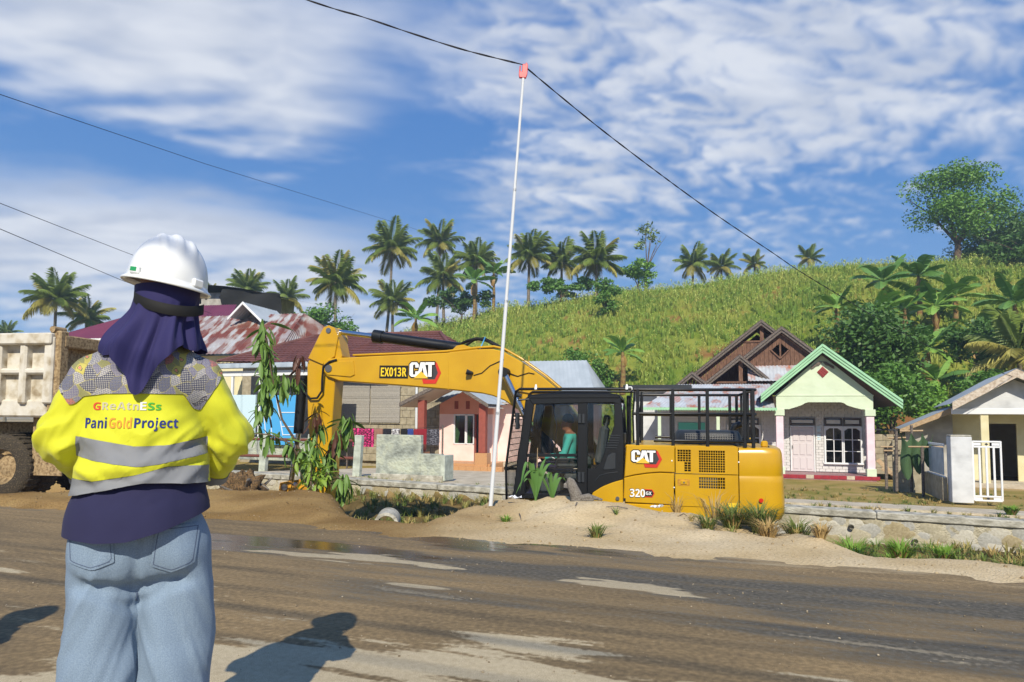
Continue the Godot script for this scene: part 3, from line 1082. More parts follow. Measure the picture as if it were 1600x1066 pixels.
func build_hill_plants() -> void:
	var palms := [
		["tallest coconut palm standing clear against the cloud left of the silver pole", -15.0, 22.1, -86.0, 3.3, 22],
		["tall thin coconut palm second from the silver pole, high narrow crown", -9.7, 24.5, -92.0, 2.9, 20],
		["broad coconut palm rising alone behind the maroon tiled roof", -18.3, 15.1, -72.0, 3.0, 22],
		["coconut palm showing above the black roofed concrete block", -30.4, 15.8, -80.0, 2.4, 16],
		["coconut palm peeping out right of the black roofed concrete block", -27.5, 15.7, -85.0, 2.4, 16],
		["large coconut palm behind the tipper body at far left", -45.8, 12.8, -70.0, 2.9, 20],
		["smaller coconut palm between tipper body and purple roof", -45.7, 11.5, -75.0, 2.4, 16],
		["low coconut palm half hidden behind the purple roof by the helmet", -37.0, 15.3, -85.0, 2.0, 14],
		["short coconut palm beneath the tallest palm's crown", -14.1, 14.9, -82.0, 2.7, 18],
		["leaning coconut palm below the tall thin palm, left of yellow banana leaves", -8.4, 18.1, -84.0, 3.0, 18],
		["bushy coconut palm just left of the silver pole above banana plants", -4.5, 20.6, -86.0, 2.9, 18],
		["coconut palm directly right of the silver pole on the ridge", 1.9, 20.4, -82.0, 3.0, 20],
		["middle coconut palm of the three right of the silver pole", 5.9, 20.1, -84.0, 2.7, 18],
		["rightmost and widest coconut palm of the three right of the silver pole", 9.4, 19.0, -78.0, 3.0, 22],
		["coconut palm head above the corn crest right of the slender pale tree", 23.3, 21.4, -90.0, 2.5, 16],
		["smaller palm head above the corn crest beside the drooping cable", 27.6, 21.5, -92.0, 2.2, 14],
		["tiny palm top on the corn crest under the cable", 32.7, 22.4, -94.0, 1.8, 12],
		["palm top behind the corn crest left of the banana clump", 39.2, 22.7, -92.0, 1.8, 12],
		["young coconut palm with yellowing fronds on the slope above the white house", 27.5, 5.0, -38.0, 2.6, 12],
		["tiny coconut palm top at the far left edge behind the tipper", -68.6, 12.3, -95.0, 1.6, 12]]
	for i in palms.size():
		var p: Array = palms[i]
		var c := Vector3(p[1], p[2], p[3])
		palm(p[0], c, p[4] * 1.12, p[5] + 6, minf(gy(c.x, c.z), c.y - 1.2), 600 + i)
	var bananas := [
		["banana plant with one yellow leaf at the left of the slope clump", 22.3, 9.1, -48.0, 1.9, 7, 2, false],
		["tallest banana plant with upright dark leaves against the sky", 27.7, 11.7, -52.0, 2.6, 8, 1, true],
		["banana plant with one leaf standing up beside the tall tree trunk", 31.5, 12.5, -54.0, 2.6, 8, 2, true],
		["banana plant with wide arching leaves in the middle of the slope clump", 30.3, 9.5, -50.0, 2.5, 9, 2, false],
		["nearest banana plant with bright ribbed leaves behind the dark bush", 25.5, 5.6, -43.0, 2.6, 9, 2, false],
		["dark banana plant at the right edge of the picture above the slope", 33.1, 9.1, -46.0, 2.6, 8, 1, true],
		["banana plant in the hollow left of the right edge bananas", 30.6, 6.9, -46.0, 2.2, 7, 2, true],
		["lone banana plant with pale drooping leaves above the maroon roof", -8.3, 9.7, -60.0, 2.3, 8, 2, false],
		["banana plant with two yellow dead leaves on the ridge left of the pole", -4.3, 16.6, -78.0, 2.6, 8, 3, false],
		["banana plant with one tall upright leaf just left of the pole", -2.2, 17.9, -80.0, 2.6, 8, 2, false],
		["single banana plant with brown stem standing above the excavator cab", 7.4, 5.7, -47.0, 1.7, 7, 2, false],
		["banana plant with dark leaves at the back of the slope clump", 28.1, 9.3, -50.0, 2.3, 8, 1, true],
		["banana plant leaning over the top of the dark bush", 23.6, 8.0, -45.0, 2.4, 8, 1, false],
		["banana plant with horizontal leaves between the clump and right edge", 33.0, 10.6, -52.0, 2.5, 9, 1, false],
		["low banana plant on bare soil above the white house", 24.2, 3.6, -40.0, 1.8, 7, 1, false]]
	for i in bananas.size():
		var p: Array = bananas[i]
		var c := Vector3(p[1], p[2], p[3])
		banana(p[0], c, p[4], p[5], minf(gy(c.x, c.z), c.y - 0.8), 50 + i, p[6], p[7])
	tree("broadleaf_tree", "tall broadleaf tree with open crown on the crest at upper right", "tree", Vector3(46.0, gy(46.0, -72.0), -72.0), Vector3(46.4, 24.2, -72.0), Vector3(5.0, 4.6, 4.0), 12000, 17, 0.3, 0.34, M.tree_leaf, 801)
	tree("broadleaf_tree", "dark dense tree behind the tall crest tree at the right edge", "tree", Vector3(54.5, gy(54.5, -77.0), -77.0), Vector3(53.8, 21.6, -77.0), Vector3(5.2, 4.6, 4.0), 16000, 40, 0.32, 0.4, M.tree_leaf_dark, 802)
	var slim := tree("slender_tree", "thin pale tree with sparse leaves rising from a bush on the crest", "tree", Vector3(15.2, gy(15.2, -80.0), -80.0), Vector3(15.6, 22.2, -80.0), Vector3(1.5, 2.0, 1.4), 260, 9, 0.42, 0.14, M.pale_leaf, 803)
	slim.set_meta("group", "crest trees")
	var shrubs := [
		["round green bush around the slender pale tree on the crest", Vector3(14.4, 18.2, -80.0), Vector3(2.4, 1.8, 1.8), 2600, 14, 0.3, "shrub_bright"],
		["lone upright oval bush in the corn field above the excavator", Vector3(8.6, 12.6, -64.0), Vector3(1.4, 2.1, 1.3), 2600, 16, 0.24, "shrub_leaf"],
		["rounded grey green bush above the boom end, left of the banana stem", Vector3(4.2, 4.4, -45.0), Vector3(1.6, 1.6, 1.3), 2800, 16, 0.2, "shrub_leaf"],
		["smaller bush between the rounded bush and the banana stem", Vector3(6.0, 4.4, -47.0), Vector3(0.9, 1.3, 0.9), 1400, 10, 0.18, "shrub_leaf"],
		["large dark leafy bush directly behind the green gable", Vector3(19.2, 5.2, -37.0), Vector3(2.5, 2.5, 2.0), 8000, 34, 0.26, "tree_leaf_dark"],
		["lower leafy bush beside the right eave of the green house", Vector3(18.6, 2.6, -34.5), Vector3(1.9, 1.7, 1.4), 5000, 24, 0.22, "shrub_leaf"],
		["bright low bush on bare soil between the green and white houses", Vector3(21.5, 2.3, -36.5), Vector3(1.7, 1.2, 1.2), 3600, 18, 0.2, "shrub_bright"],
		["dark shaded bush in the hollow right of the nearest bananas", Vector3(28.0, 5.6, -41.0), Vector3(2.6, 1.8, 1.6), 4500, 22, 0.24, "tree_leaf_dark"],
		["bush on the slope above the roof of the white house", Vector3(25.5, 3.2, -37.5), Vector3(2.0, 1.2, 1.2), 3200, 16, 0.22, "shrub_leaf"],
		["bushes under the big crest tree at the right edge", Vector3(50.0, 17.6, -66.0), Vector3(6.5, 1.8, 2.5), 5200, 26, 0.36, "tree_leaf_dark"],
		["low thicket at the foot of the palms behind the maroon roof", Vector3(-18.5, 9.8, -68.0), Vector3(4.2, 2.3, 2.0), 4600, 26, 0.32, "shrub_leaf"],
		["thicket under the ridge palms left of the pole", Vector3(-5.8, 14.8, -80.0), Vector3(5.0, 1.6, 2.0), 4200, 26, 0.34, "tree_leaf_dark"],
		["undergrowth beneath the three palms right of the pole", Vector3(5.5, 16.2, -79.0), Vector3(5.5, 1.3, 2.0), 4000, 26, 0.34, "shrub_leaf"]]
	for i in shrubs.size():
		var p: Array = shrubs[i]
		var c: Vector3 = p[1]
		tree("bush", p[0], "bush", Vector3(c.x, minf(gy(c.x, c.z), c.y), c.z), c, p[2], p[3], p[4], p[5], 0.09, M[p[6]], 820 + i, "bushes on the hill")
	# maize and grass cover
	var corn := ST()
	tube(corn, [Vector3.ZERO, Vector3(0.02, 0.5, 0), Vector3(0, 0.95, 0)], [0.022, 0.018, 0.008], 4, false)
	for i in 7:
		var a := i * 2.4
		var d := Vector3(cos(a), 0, sin(a))
		var y := 0.15 + i * 0.11
		var side := Vector3(-d.z, 0, d.x)
		var p0 := Vector3(0, y, 0)
		var p1 := p0 + d * 0.25 + Vector3(0, 0.22, 0)
		var p2 := p0 + d * 0.55 + Vector3(0, 0.02, 0)
		corn.set_smooth_group(-1)
		tri(corn, p0, p1 + side * 0.04, p1 - side * 0.04)
		tri(corn, p1 + side * 0.04, p2, p1 - side * 0.04)
	corn.generate_normals()
	var corn_mesh := corn.commit()
	var xfs := []
	var cols := []
	var r := RandomNumberGenerator.new()
	r.seed = 4242
	for i in 52:
		for j in 150:
			var d := 37.0 + i * 1.0
			var x := -24.0 + j * 0.62 + (r.randf() - 0.5) * 0.45
			d += (r.randf() - 0.5) * 0.5
			if hill(x, d) < 1.2 or d > 93.0 or r.randf() < 0.3 + 1.1 * patchy.get_noise_2d(x * 1.6 + 9.0, d * 1.6) or (d < 46.0 and x > 11.0):
				continue
			var sc := (0.5 + 0.55 * r.randf()) * along([55.0, 80.0], [0.8, 1.15], d)
			xfs.append(Transform3D(Basis(Vector3.UP, r.randf() * TAU).scaled(Vector3(sc, sc * 1.15, sc)), Vector3(x, ground_y(x, -d) - 0.02, -d)))
			cols.append(C(136, 168, 64).lerp(C(198, 198, 106), clampf(r.randf() * 0.9 + 0.35 * patchy.get_noise_2d(x * 0.6, d * 0.6), 0.0, 1.0)).srgb_to_linear())
	stuff(corn_mesh, "maize_field", M.grass, xfs, cols, self)
	var tuft := tuft_mesh(14, 0.5, 0.025, 0.5, 3)
	xfs = []
	cols = []
	for k in 22000:
		var d := 36.0 + pow(r.randf(), 0.9) * 58.0
		var x := -26.0 + r.randf() * (62.0 + d * 0.45)
		if hill(x, d) < 0.15:
			continue
		if patchy.get_noise_2d(x, -d) + 0.5 * patchy.get_noise_2d(x * 5.0 + 40.0, -d * 5.0) > 0.2 and r.randf() < 0.7:
			continue
		var sc := 0.6 + 0.9 * r.randf()
		xfs.append(Transform3D(Basis(Vector3.UP, r.randf() * TAU).scaled(Vector3(sc * 1.3, sc, sc * 1.3)), Vector3(x, ground_y(x, -d) - 0.03, -d)))
		cols.append(C(104, 134, 44).lerp(C(156, 162, 72), clampf(r.randf() + patchy.get_noise_2d(x * 0.8, d * 0.8), 0.0, 1.0)).srgb_to_linear())
	stuff(tuft, "hill_grass", M.grass, xfs, cols, self)

# Blades bending out from one root.
func tuft_mesh(n: int, h: float, w: float, spread: float, sd: int) -> Mesh:
	var key := "tuft%d%f%f%d" % [n, h, w, sd]
	if meshes.has(key):
		return meshes[key]
	var r := RandomNumberGenerator.new()
	r.seed = sd
	var v := PackedVector3Array()
	var nn := PackedVector3Array()
	var idx := PackedInt32Array()
	for i in n:
		var a := r.randf() * TAU
		var d := Vector3(cos(a), 0, sin(a))
		var side := Vector3(-d.z, 0, d.x) * w
		var l := h * (0.5 + 0.6 * r.randf())
		var o := spread * (0.25 + 0.9 * r.randf())
		var p0 := d * r.randf() * h * 0.18
		var p1 := p0 + d * l * o * 0.35 + Vector3(0, l * 0.6, 0)
		var p2 := p0 + d * l * o + Vector3(0, l * (1.0 - 0.35 * o), 0)
		var k := v.size()
		v.append_array([p0 - side, p0 + side, p1 + side * 0.8, p1 - side * 0.8, p2])
		var f := (p1 - p0).cross(side).normalized()
		nn.append_array([f, f, f, f, f])
		idx.append_array([k, k + 1, k + 2, k, k + 2, k + 3, k + 3, k + 2, k + 4])
	meshes[key] = raw_mesh(v, nn, idx)
	return meshes[key]

# ---------------------------------------------------------------- houses
func boxpart(parent: Node, called: String, m: Material, c: Vector3, size: Vector3, bev := 0.0) -> MeshInstance3D:
	var s := ST()
	bx(s, c, size, bev)
	return put(s, called, m, parent)

func polypart(parent: Node, called: String, m: Material, poly: Array, z0: float, z1: float, bev := 0.0, xf := Transform3D()) -> MeshInstance3D:
	var s := ST()
	prism(s, poly, z0, z1, bev, xf)
	return put(s, called, m, parent)

func tubepart(parent: Node, called: String, m: Material, pts: Array, r, sides := 8) -> MeshInstance3D:
	var s := ST()
	tube(s, pts, r, sides)
	return put(s, called, m, parent)

# Chevron board following a gable: apex, half widths, falls.
func chevron(parent: Node, called: String, m: Material, apex: Vector2, l: Vector2, r: Vector2, th: float, z0: float, z1: float, bev := 0.01) -> void:
	polypart(parent, called, m, [apex, r, r - Vector2(0, th), apex - Vector2(0, th), ], z0, z1, bev)
	polypart(parent, called, m, [apex, apex - Vector2(0, th), l - Vector2(0, th), l], z0, z1, bev)

# A wall from x0, y0 to x1, y1 with rectangular openings [x0, y0, x1, y1] left free.
func holed(parent: Node, called: String, m: Material, x0: float, y0: float, x1: float, y1: float, holes: Array, z0: float, z1: float) -> MeshInstance3D:
	var s := ST()
	var xs := [x0, x1]
	for h in holes:
		xs.append(clampf(h[0], x0, x1))
		xs.append(clampf(h[2], x0, x1))
	xs.sort()
	for i in xs.size() - 1:
		if xs[i + 1] - xs[i] < 0.0005:
			continue
		var mid: float = (xs[i] + xs[i + 1]) * 0.5
		var here := []
		for h in holes:
			if h[0] < mid and h[2] > mid:
				here.append([h[1], h[3]])
		here.sort_custom(func(a, b): return a[0] < b[0])
		here.append([y1, y1])
		var y := y0
		for g in here:
			if g[0] - y > 0.0005:
				prism(s, rect(xs[i], y, xs[i + 1], g[0]), z0, z1)
			y = maxf(y, g[1])
	return put(s, called, m, parent)

func build_green_house() -> void:
	var h := thing("green_house", "pale green gabled house with pink porch columns and white door", "house", Vector3(11.967, -0.997, -27.0), deg_to_rad(-17.0))
	# roof
	var roof := ST()
	var a := Vector3(-0.06, 5.06, 0.42)
	var lf := Vector3(-2.4, 3.06, 0.42)
	var rt := Vector3(2.66, 2.8, 0.42)
	var back := Vector3(0, 0, -8.5)
	corrugated(roof, lf, lf + back, a + back, a, 0.2, 0.012)
	corrugated(roof, rt, rt + back, a + back, a, 0.2, 0.012)
	var rp := put(roof, "roof", M.zinc, h)
	for k in 3:
		var o := Vector2(0, -0.115 * k)
		var z := 0.5 - 0.035 * k
		chevron(rp, "fascia_board", M.green_fascia, Vector2(-0.06, 5.115) + o, Vector2(-2.3, 3.2) + o, Vector2(2.62, 2.98) + o, 0.112, z - 0.06, z, 0.012)
	# underside of the roof
	for q in [[Vector3(-0.06, 4.95, 0.4), Vector3(-2.3, 3.02, 0.4)], [Vector3(-0.06, 4.95, 0.4), Vector3(2.6, 2.78, 0.4)]]:
		var u := ST()
		u.set_smooth_group(-1)
		quad(u, q[0], q[1], q[1] + Vector3(0, 0, -8.4), q[0] + Vector3(0, 0, -8.4))
		put(u, "soffit", M.grey_wood, rp)
	# gable with its curved opening
	polypart(h, "gable_wall", M.pale_green, V2([-1.715, 3.19, -0.04, 4.72, 1.72, 3.17, 1.707, 2.63, 1.42, 2.63, 1.31, 2.63, 1.05, 2.70, 0.80, 2.79, 0.72, 2.86, 0.60, 2.9, -0.55, 2.9, -0.68, 2.86, -0.78, 2.79, -1.0, 2.71, -1.25, 2.63, -1.715, 2.63]), -0.16, 0.0, 0.006)
	polypart(h, "ledge", M.pale_green, rect(-1.73, 3.14, 1.735, 3.18), -0.1, 0.02, 0.006)
	# pierced block and scrolls below the apex
	var dia := polypart(h, "vent_block", M.red_step, V2([-0.02, 4.28, -0.22, 4.06, -0.02, 3.84, 0.19, 4.06]), -0.05, 0.03, 0.01)
	for g in [-1.0, 1.0]:
		for k in 3:
			var c := Vector2(-0.02, 4.06) + Vector2(g, 1.0) * (k - 1) * 0.06
			var t := Vector2(-g, 1.0) * 0.1
			var st := ST()
			bar(st, Vector3(c.x - t.x, c.y - t.y, 0.035), Vector3(c.x + t.x, c.y + t.y, 0.035), 0.016, 0.03, 0.003, Vector3(0, 0, 1))
			put(st, "rib", M.red_column, dia)
	for g in [-1.0, 1.0]:
		polypart(h, "scroll", M.grey_wood, V2([-0.02, 4.47, -0.02 + g * 0.12, 4.46, -0.02 + g * 0.4, 4.28, -0.02 + g * 0.42, 4.18, -0.02 + g * 0.34, 4.2, -0.02 + g * 0.22, 4.3, -0.02 + g * 0.12, 4.32]), 0.0, 0.05, 0.008)
	for g in [-1.6, 1.59]:
		var col := boxpart(h, "column", M.pink_column, Vector3(g, 1.38, -0.08), Vector3(0.27, 1.98, 0.27), 0.012)
		boxpart(col, "capital", M.pale_green, Vector3(g, 2.505, -0.08), Vector3(0.36, 0.25, 0.36), 0.012)
		boxpart(col, "base", M.pale_green, Vector3(g, 0.21, -0.08), Vector3(0.33, 0.4, 0.33), 0.012)
	# rear wall of the porch: pale bricks in courses
	var br := ST()
	var course := 0
	var y := 0.16
	while y < 3.1:
		var x := -6.4 + (0.12 if course % 2 else 0.0)
		while x < 1.75:
			var b0 := x
			var b1 := minf(x + 0.237, 1.75)
			for op in [[-1.12, -0.14, 0.0, 2.33], [0.16, 1.58, 0.44, 2.34], [-3.6, -2.2, 0.48, 2.3], [-5.6, -4.4, 0.0, 2.1]]:
				if y + 0.1 > op[2] and y < op[3] and b1 > op[0] and b0 < op[1]:
					if b0 < op[0]:
						b1 = op[0]
					elif b1 > op[1]:
						b0 = op[1]
					else:
						b1 = b0
			if b1 - b0 > 0.03:
				bx(br, Vector3((b0 + b1) * 0.5, y + 0.052, -1.62), Vector3(b1 - b0 - 0.006, 0.102, 0.06))
			x += 0.245
		y += 0.11
		course += 1
	var bp := put(br, "brickwork", M.white_brick, h)
	bp.set_meta("kind", "stuff")
	holed(h, "wall", M.white_brick, -6.45, 0.0, 1.75, 3.2, [[-1.1, 2.02, -0.16, 2.31], [0.2, 2.0, 0.85, 2.32], [0.9, 2.0, 1.54, 2.32], [0.24, 0.53, 0.82, 1.9], [0.92, 0.53, 1.5, 1.9], [-3.5, 0.56, -2.95, 1.92], [-2.85, 0.56, -2.3, 1.92], [-3.5, 2.0, -2.3, 2.28]], -1.79, -1.65)
	boxpart(h, "ceiling", M.soffit, Vector3(-2.35, 3.14, -4.9), Vector3(8.0, 0.06, 6.4))
	boxpart(h, "room_floor", M.path_concrete, Vector3(-2.35, 0.05, -4.95), Vector3(8.0, 0.1, 6.3))
	boxpart(h, "wall", M.brick_grey, Vector3(1.74, 1.6, -4.9), Vector3(0.14, 3.1, 6.5))
	boxpart(h, "wall", M.brick_grey, Vector3(-6.35, 1.6, -4.9), Vector3(0.14, 3.1, 6.5))
	boxpart(h, "rear_wall", M.brick_grey, Vector3(-2.35, 1.6, -8.2), Vector3(8.2, 3.1, 0.14))
	# door
	var door := boxpart(h, "door", M.white_door, Vector3(-0.64, 1.04, -1.6), Vector3(0.88, 1.78, 0.05), 0.006)
	for i in 3:
		for j in 3:
			polypart(door, "panel", M.white_door, rect(-1.0 + i * 0.255, 0.24 + j * 0.57, -0.8 + i * 0.255, 0.7 + j * 0.57 - (0.06 if j == 2 else 0.0)), -1.575, -1.555, 0.012)
	boxpart(door, "handle", M.steel, Vector3(-1.03, 1.12, -1.55), Vector3(0.03, 0.14, 0.04), 0.008)
	for f in [[-1.1, 0.15, -1.06, 1.97], [-0.22, 0.15, -0.18, 1.97], [-1.1, 1.94, -0.18, 1.98]]:
		polypart(door, "frame", M.white_frame, rect(f[0], f[1], f[2], f[3]), -1.62, -1.54, 0.006)
	transom(h, -1.1, 2.02, -0.16, 2.31)
	transom(h, 0.2, 2.0, 0.85, 2.32)
	transom(h, 0.9, 2.0, 1.54, 2.32)
	arched_window(h, 0.24, 0.53, 0.82, 1.9)
	arched_window(h, 0.92, 0.53, 1.5, 1.9)
	arched_window(h, -3.5, 0.56, -2.95, 1.92)
	arched_window(h, -2.85, 0.56, -2.3, 1.92)
	transom(h, -3.5, 2.0, -2.3, 2.28)
	polypart(h, "window_sill", M.white_frame, rect(0.14, 0.46, 1.6, 0.52), -1.62, -1.5, 0.008)
	boxpart(h, "side_door", M.turquoise, Vector3(-5.0, 1.1, -1.62), Vector3(1.1, 1.95, 0.06), 0.01)
	# notices by the door
	for a2 in [[-0.02, 1.94, 0.14, 0.06], [-0.02, 1.82, 0.13, 0.13], [-0.02, 1.6, 0.13, 0.14], [-0.02, 1.46, 0.13, 0.06]]:
		boxpart(h, "notice", M.pale_blue, Vector3(a2[0], a2[1], -1.585), Vector3(a2[2], a2[3], 0.006))
	# porch floor, its edge of red tiles
	boxpart(h, "porch_floor", M.red_step, Vector3(-2.35, 0.02, -0.75), Vector3(8.2, 0.22, 1.7), 0.01).material_override = M.porch_tile
	var x2 := -6.4
	var k2 := 0
	while x2 < 1.7:
		boxpart(h, "edge_tile", M.red_step if k2 % 5 else M.path_concrete, Vector3(x2 + 0.14, 0.06, 0.11), Vector3(0.275, 0.14, 0.024), 0.005)
		x2 += 0.285
		k2 += 1
	# side veranda posts and its tin roof with a scalloped green edge
	for px in [-6.2, -3.9]:
		boxpart(h, "veranda_post", M.pale_green, Vector3(px, 1.35, -0.05), Vector3(0.13, 2.5, 0.13), 0.01)
	var tin := ST()
	corrugated(tin, Vector3(-6.9, 2.68, 0.25), Vector3(-1.78, 2.68, 0.25), Vector3(-1.78, 3.75, -2.6), Vector3(-5.6, 3.75, -2.6), 0.15, 0.014)
	var vr := put(tin, "veranda_roof", M.tin_roof, h)
	var edge := ST()
	for i in 52:
		var ex := -6.9 + i * 0.1
		prism(edge, V2([ex, 2.68, ex + 0.1, 2.68, ex + 0.1, 2.6, ex + 0.05, 2.55, ex, 2.6]), 0.24, 0.26)
	put(edge, "scalloped_edge", M.green_fascia, vr)

func transom(h: Node, x0: float, y0: float, x1: float, y1: float) -> void:
	var f := polypart(h, "transom", M.window_glass, rect(x0, y0, x1, y1), -1.63, -1.624)
	for e in [[x0, y0, x1, y0 + 0.035], [x0, y1 - 0.035, x1, y1], [x0, y0, x0 + 0.035, y1], [x1 - 0.035, y0, x1, y1]]:
		polypart(f, "frame", M.grey_wood, rect(e[0], e[1], e[2], e[3]), -1.6, -1.55, 0.004)
	polypart(f, "lace", M.white_brick, rect(x0 + 0.07, y0 + 0.08, x1 - 0.07, y1 - 0.09), -1.6, -1.58)

func arched_window(h: Node, x0: float, y0: float, x1: float, y1: float) -> void:
	var w := holed(h, "window", M.white_frame, x0 - 0.07, y0 - 0.06, x1 + 0.07, y1 + 0.08, [[x0, y0, x1, y1]], -1.645, -1.6)
	polypart(w, "spandrel", M.white_frame, V2([x0, y1, x0, y1 - 0.1, x0 + 0.14, y1]), -1.62, -1.57)
	polypart(w, "spandrel", M.white_frame, V2([x1, y1, x1 - 0.14, y1, x1, y1 - 0.1]), -1.62, -1.57)
	var mx := (x0 + x1) * 0.5
	for i in 2:
		for j in 3:
			var a := x0 + 0.02 if i == 0 else mx + 0.015
			var b := mx - 0.015 if i == 0 else x1 - 0.02
			var c := y0 + (y1 - y0) / 3.0 * j + 0.015
			var d := y0 + (y1 - y0) / 3.0 * (j + 1) - 0.015
			var p := rect(a, c, b, d)
			if j == 2:
				p = [Vector2(a, c), Vector2(b, c), Vector2(b, d - (0.0 if i == 0 else 0.09)), Vector2(b if i == 0 else (a + b) * 0.5, d), Vector2((a + b) * 0.5 if i == 0 else a, d), Vector2(a, d - (0.09 if i == 0 else 0.0))]
			polypart(w, "pane", M.window_glass, p, -1.602, -1.596)
	for e in [[x0 - 0.07, y0 - 0.06, x0, y1 + 0.08], [x1, y0 - 0.06, x1 + 0.07, y1 + 0.08], [x0, y0 - 0.06, x1, y0], [x0, y1, x1, y1 + 0.08]]:
		polypart(w, "frame", M.white_frame, rect(e[0], e[1], e[2], e[3]), -1.6, -1.55, 0.006)
	polypart(w, "mullion", M.white_frame, rect(mx - 0.015, y0, mx + 0.015, y1), -1.6, -1.57)
	for j in [1, 2]:
		var yy: float = y0 + (y1 - y0) / 3.0 * j
		polypart(w, "glazing_bar", M.white_frame, rect(x0, yy - 0.015, x1, yy + 0.015), -1.6, -1.572)

# ---------------------------------------------------------------- timber house with four gables
func wood_gable(h: Node, apex: Vector2, l: Vector2, r: Vector2, z: float, depth: float, low: float, opening: float, diamond := false) -> void:
	var s := ST()
	var a3 := Vector3(apex.x, apex.y, z + 0.3)
	var bk := Vector3(0, 0, -depth)
	var l3 := Vector3(l.x, l.y, z + 0.3)
	var r3 := Vector3(r.x, r.y, z + 0.3)
	corrugated(s, l3, l3 + bk, a3 + bk, a3, 0.2, 0.012)
	corrugated(s, r3, r3 + bk, a3 + bk, a3, 0.2, 0.012)
	var roof := put(s, "roof", M.rust_roof, h)
	for k in 2:
		var o := Vector2(0, -0.02 - 0.13 * k)
		chevron(roof, "barge_board", M.grey_wood, apex + o, l + o, r + o, 0.125, z + 0.28 - 0.05 * k, z + 0.34 - 0.05 * k, 0.01)
	# vertical planks under the slopes, with small gaps
	var pl := ST()
	var x := l.x + 0.25
	var rr := RandomNumberGenerator.new()
	rr.seed = int(apex.x * 100.0) + 900
	while x < r.x - 0.2:
		var w := 0.15 + rr.randf() * 0.06
		var top0 := apex.y - absf(x - apex.x) * (apex.y - (l.y if x < apex.x else r.y)) / absf(apex.x - (l.x if x < apex.x else r.x)) - 0.24
		var x1 := x + w - 0.012
		var top1 := apex.y - absf(x1 - apex.x) * (apex.y - (l.y if x1 < apex.x else r.y)) / absf(apex.x - (l.x if x1 < apex.x else r.x)) - 0.24
		var cut := apex.y - opening if opening > 0.0 else 99.0
		var b0 := low
		if minf(top0, cut) > b0 + 0.02:
			var zz := z + rr.randf() * 0.015
			var u0 := maxf(minf(top0, cut), b0 + 0.01)
			var u1 := maxf(minf(top1, cut), b0 + 0.01)
			var k0 := 0.36 - absf(x - 1.88)
			var k1 := 0.36 - absf(x1 - 1.88)
			if diamond and maxf(k0, k1) > 0.0:
				k0 = maxf(k0, 0.0)
				k1 = maxf(k1, 0.0)
				prism(pl, [Vector2(x, b0), Vector2(x1, b0), Vector2(x1, 1.495 - k1), Vector2(x, 1.495 - k0)], zz - 0.03, zz)
				if minf(u0 - 1.495 - k0, u1 - 1.495 - k1) > 0.01:
					prism(pl, [Vector2(x, 1.495 + k0), Vector2(x1, 1.495 + k1), Vector2(x1, u1), Vector2(x, u0)], zz - 0.03, zz)
			else:
				prism(pl, [Vector2(x, b0), Vector2(x1, b0), Vector2(x1, u1), Vector2(x, u0)], zz - 0.03, zz)
		x += w
	var pk := put(pl, "planking", M.plank_wood, h)
	pk.set_meta("kind", "stuff")
	# closed at the back
	polypart(h, "rear_gable", M.plank_wood, [apex - Vector2(0, 0.12), l + Vector2(0.2, 0.0), Vector2(l.x + 0.2, low), Vector2(r.x - 0.2, low), r - Vector2(0.2, 0.0)], z - depth + 0.35, z - depth + 0.4)
	if opening > 0.0:
		var yb := apex.y - opening
		boxpart(h, "beam", M.plank_wood, Vector3(apex.x, yb - 0.03, z + 0.02), Vector3((r.x - l.x) * 0.55, 0.09, 0.06), 0.008)
		boxpart(h, "king_post", M.plank_wood, Vector3(apex.x + 0.03, (yb + apex.y) * 0.5 - 0.1, z + 0.02), Vector3(0.17, opening, 0.06), 0.008)

func build_wooden_house() -> void:
	var h := thing("wooden_house", "weathered timber house with four overlapping gables behind the excavator", "house", Vector3(9.881, 2.792, -31.0), deg_to_rad(-17.0))
	wood_gable(h, Vector2(1.148, 2.997), Vector2(-2.0, 0.47), Vector2(2.9, 1.5), -1.5, 5.0, -0.3, 0.95)
	wood_gable(h, Vector2(1.939, 2.534), Vector2(0.1, 1.04), Vector2(3.8, 1.0), -0.5, 4.0, 0.76, 0, true)
	wood_gable(h, Vector2(0.178, 1.286), Vector2(-1.95, -0.44), Vector2(1.75, -0.12), 0.0, 1.6, -0.3, 1.19)
	wood_gable(h, Vector2(-1.863, 0.566), Vector2(-3.4, -0.72), Vector2(-1.2, 0.02), 0.05, 1.6, -0.6, 0)
	# diamond opening in the second gable
	var d := boxpart(h, "loft_window", M.plank_wood, Vector3(1.885, 1.5, -0.46), Vector3(0.07, 0.72, 0.05), 0.006)
	for e in [[1.496, 1.514, 1.881, 1.129], [1.881, 1.129, 2.238, 1.498]]:
		var s := ST()
		bar(s, Vector3(e[0], e[1], -0.45), Vector3(e[2], e[3], -0.45), 0.06, 0.05, 0.006, Vector3(0, 0, 1))
		put(s, "frame", M.plank_wood, d)
	# tin roof between the gables
	for q in [[Vector3(0.5, 0.1, 0.45), Vector3(3.4, 0.1, 0.45), Vector3(3.4, 0.82, -0.42), Vector3(0.5, 0.82, -0.42)], [Vector3(-3.2, -0.75, 0.5), Vector3(1.3, -0.75, 0.5), Vector3(1.3, -0.28, 0.02), Vector3(-2.9, -0.28, 0.02)]]:
		var s := ST()
		corrugated(s, q[0], q[1], q[2], q[3], 0.15, 0.014)
		put(s, "tin_roof", M.tin_roof, h)
	boxpart(h, "wall", M.plank_wood, Vector3(0.4, -2.2, -2.6), Vector3(5.6, 3.3, 4.0))

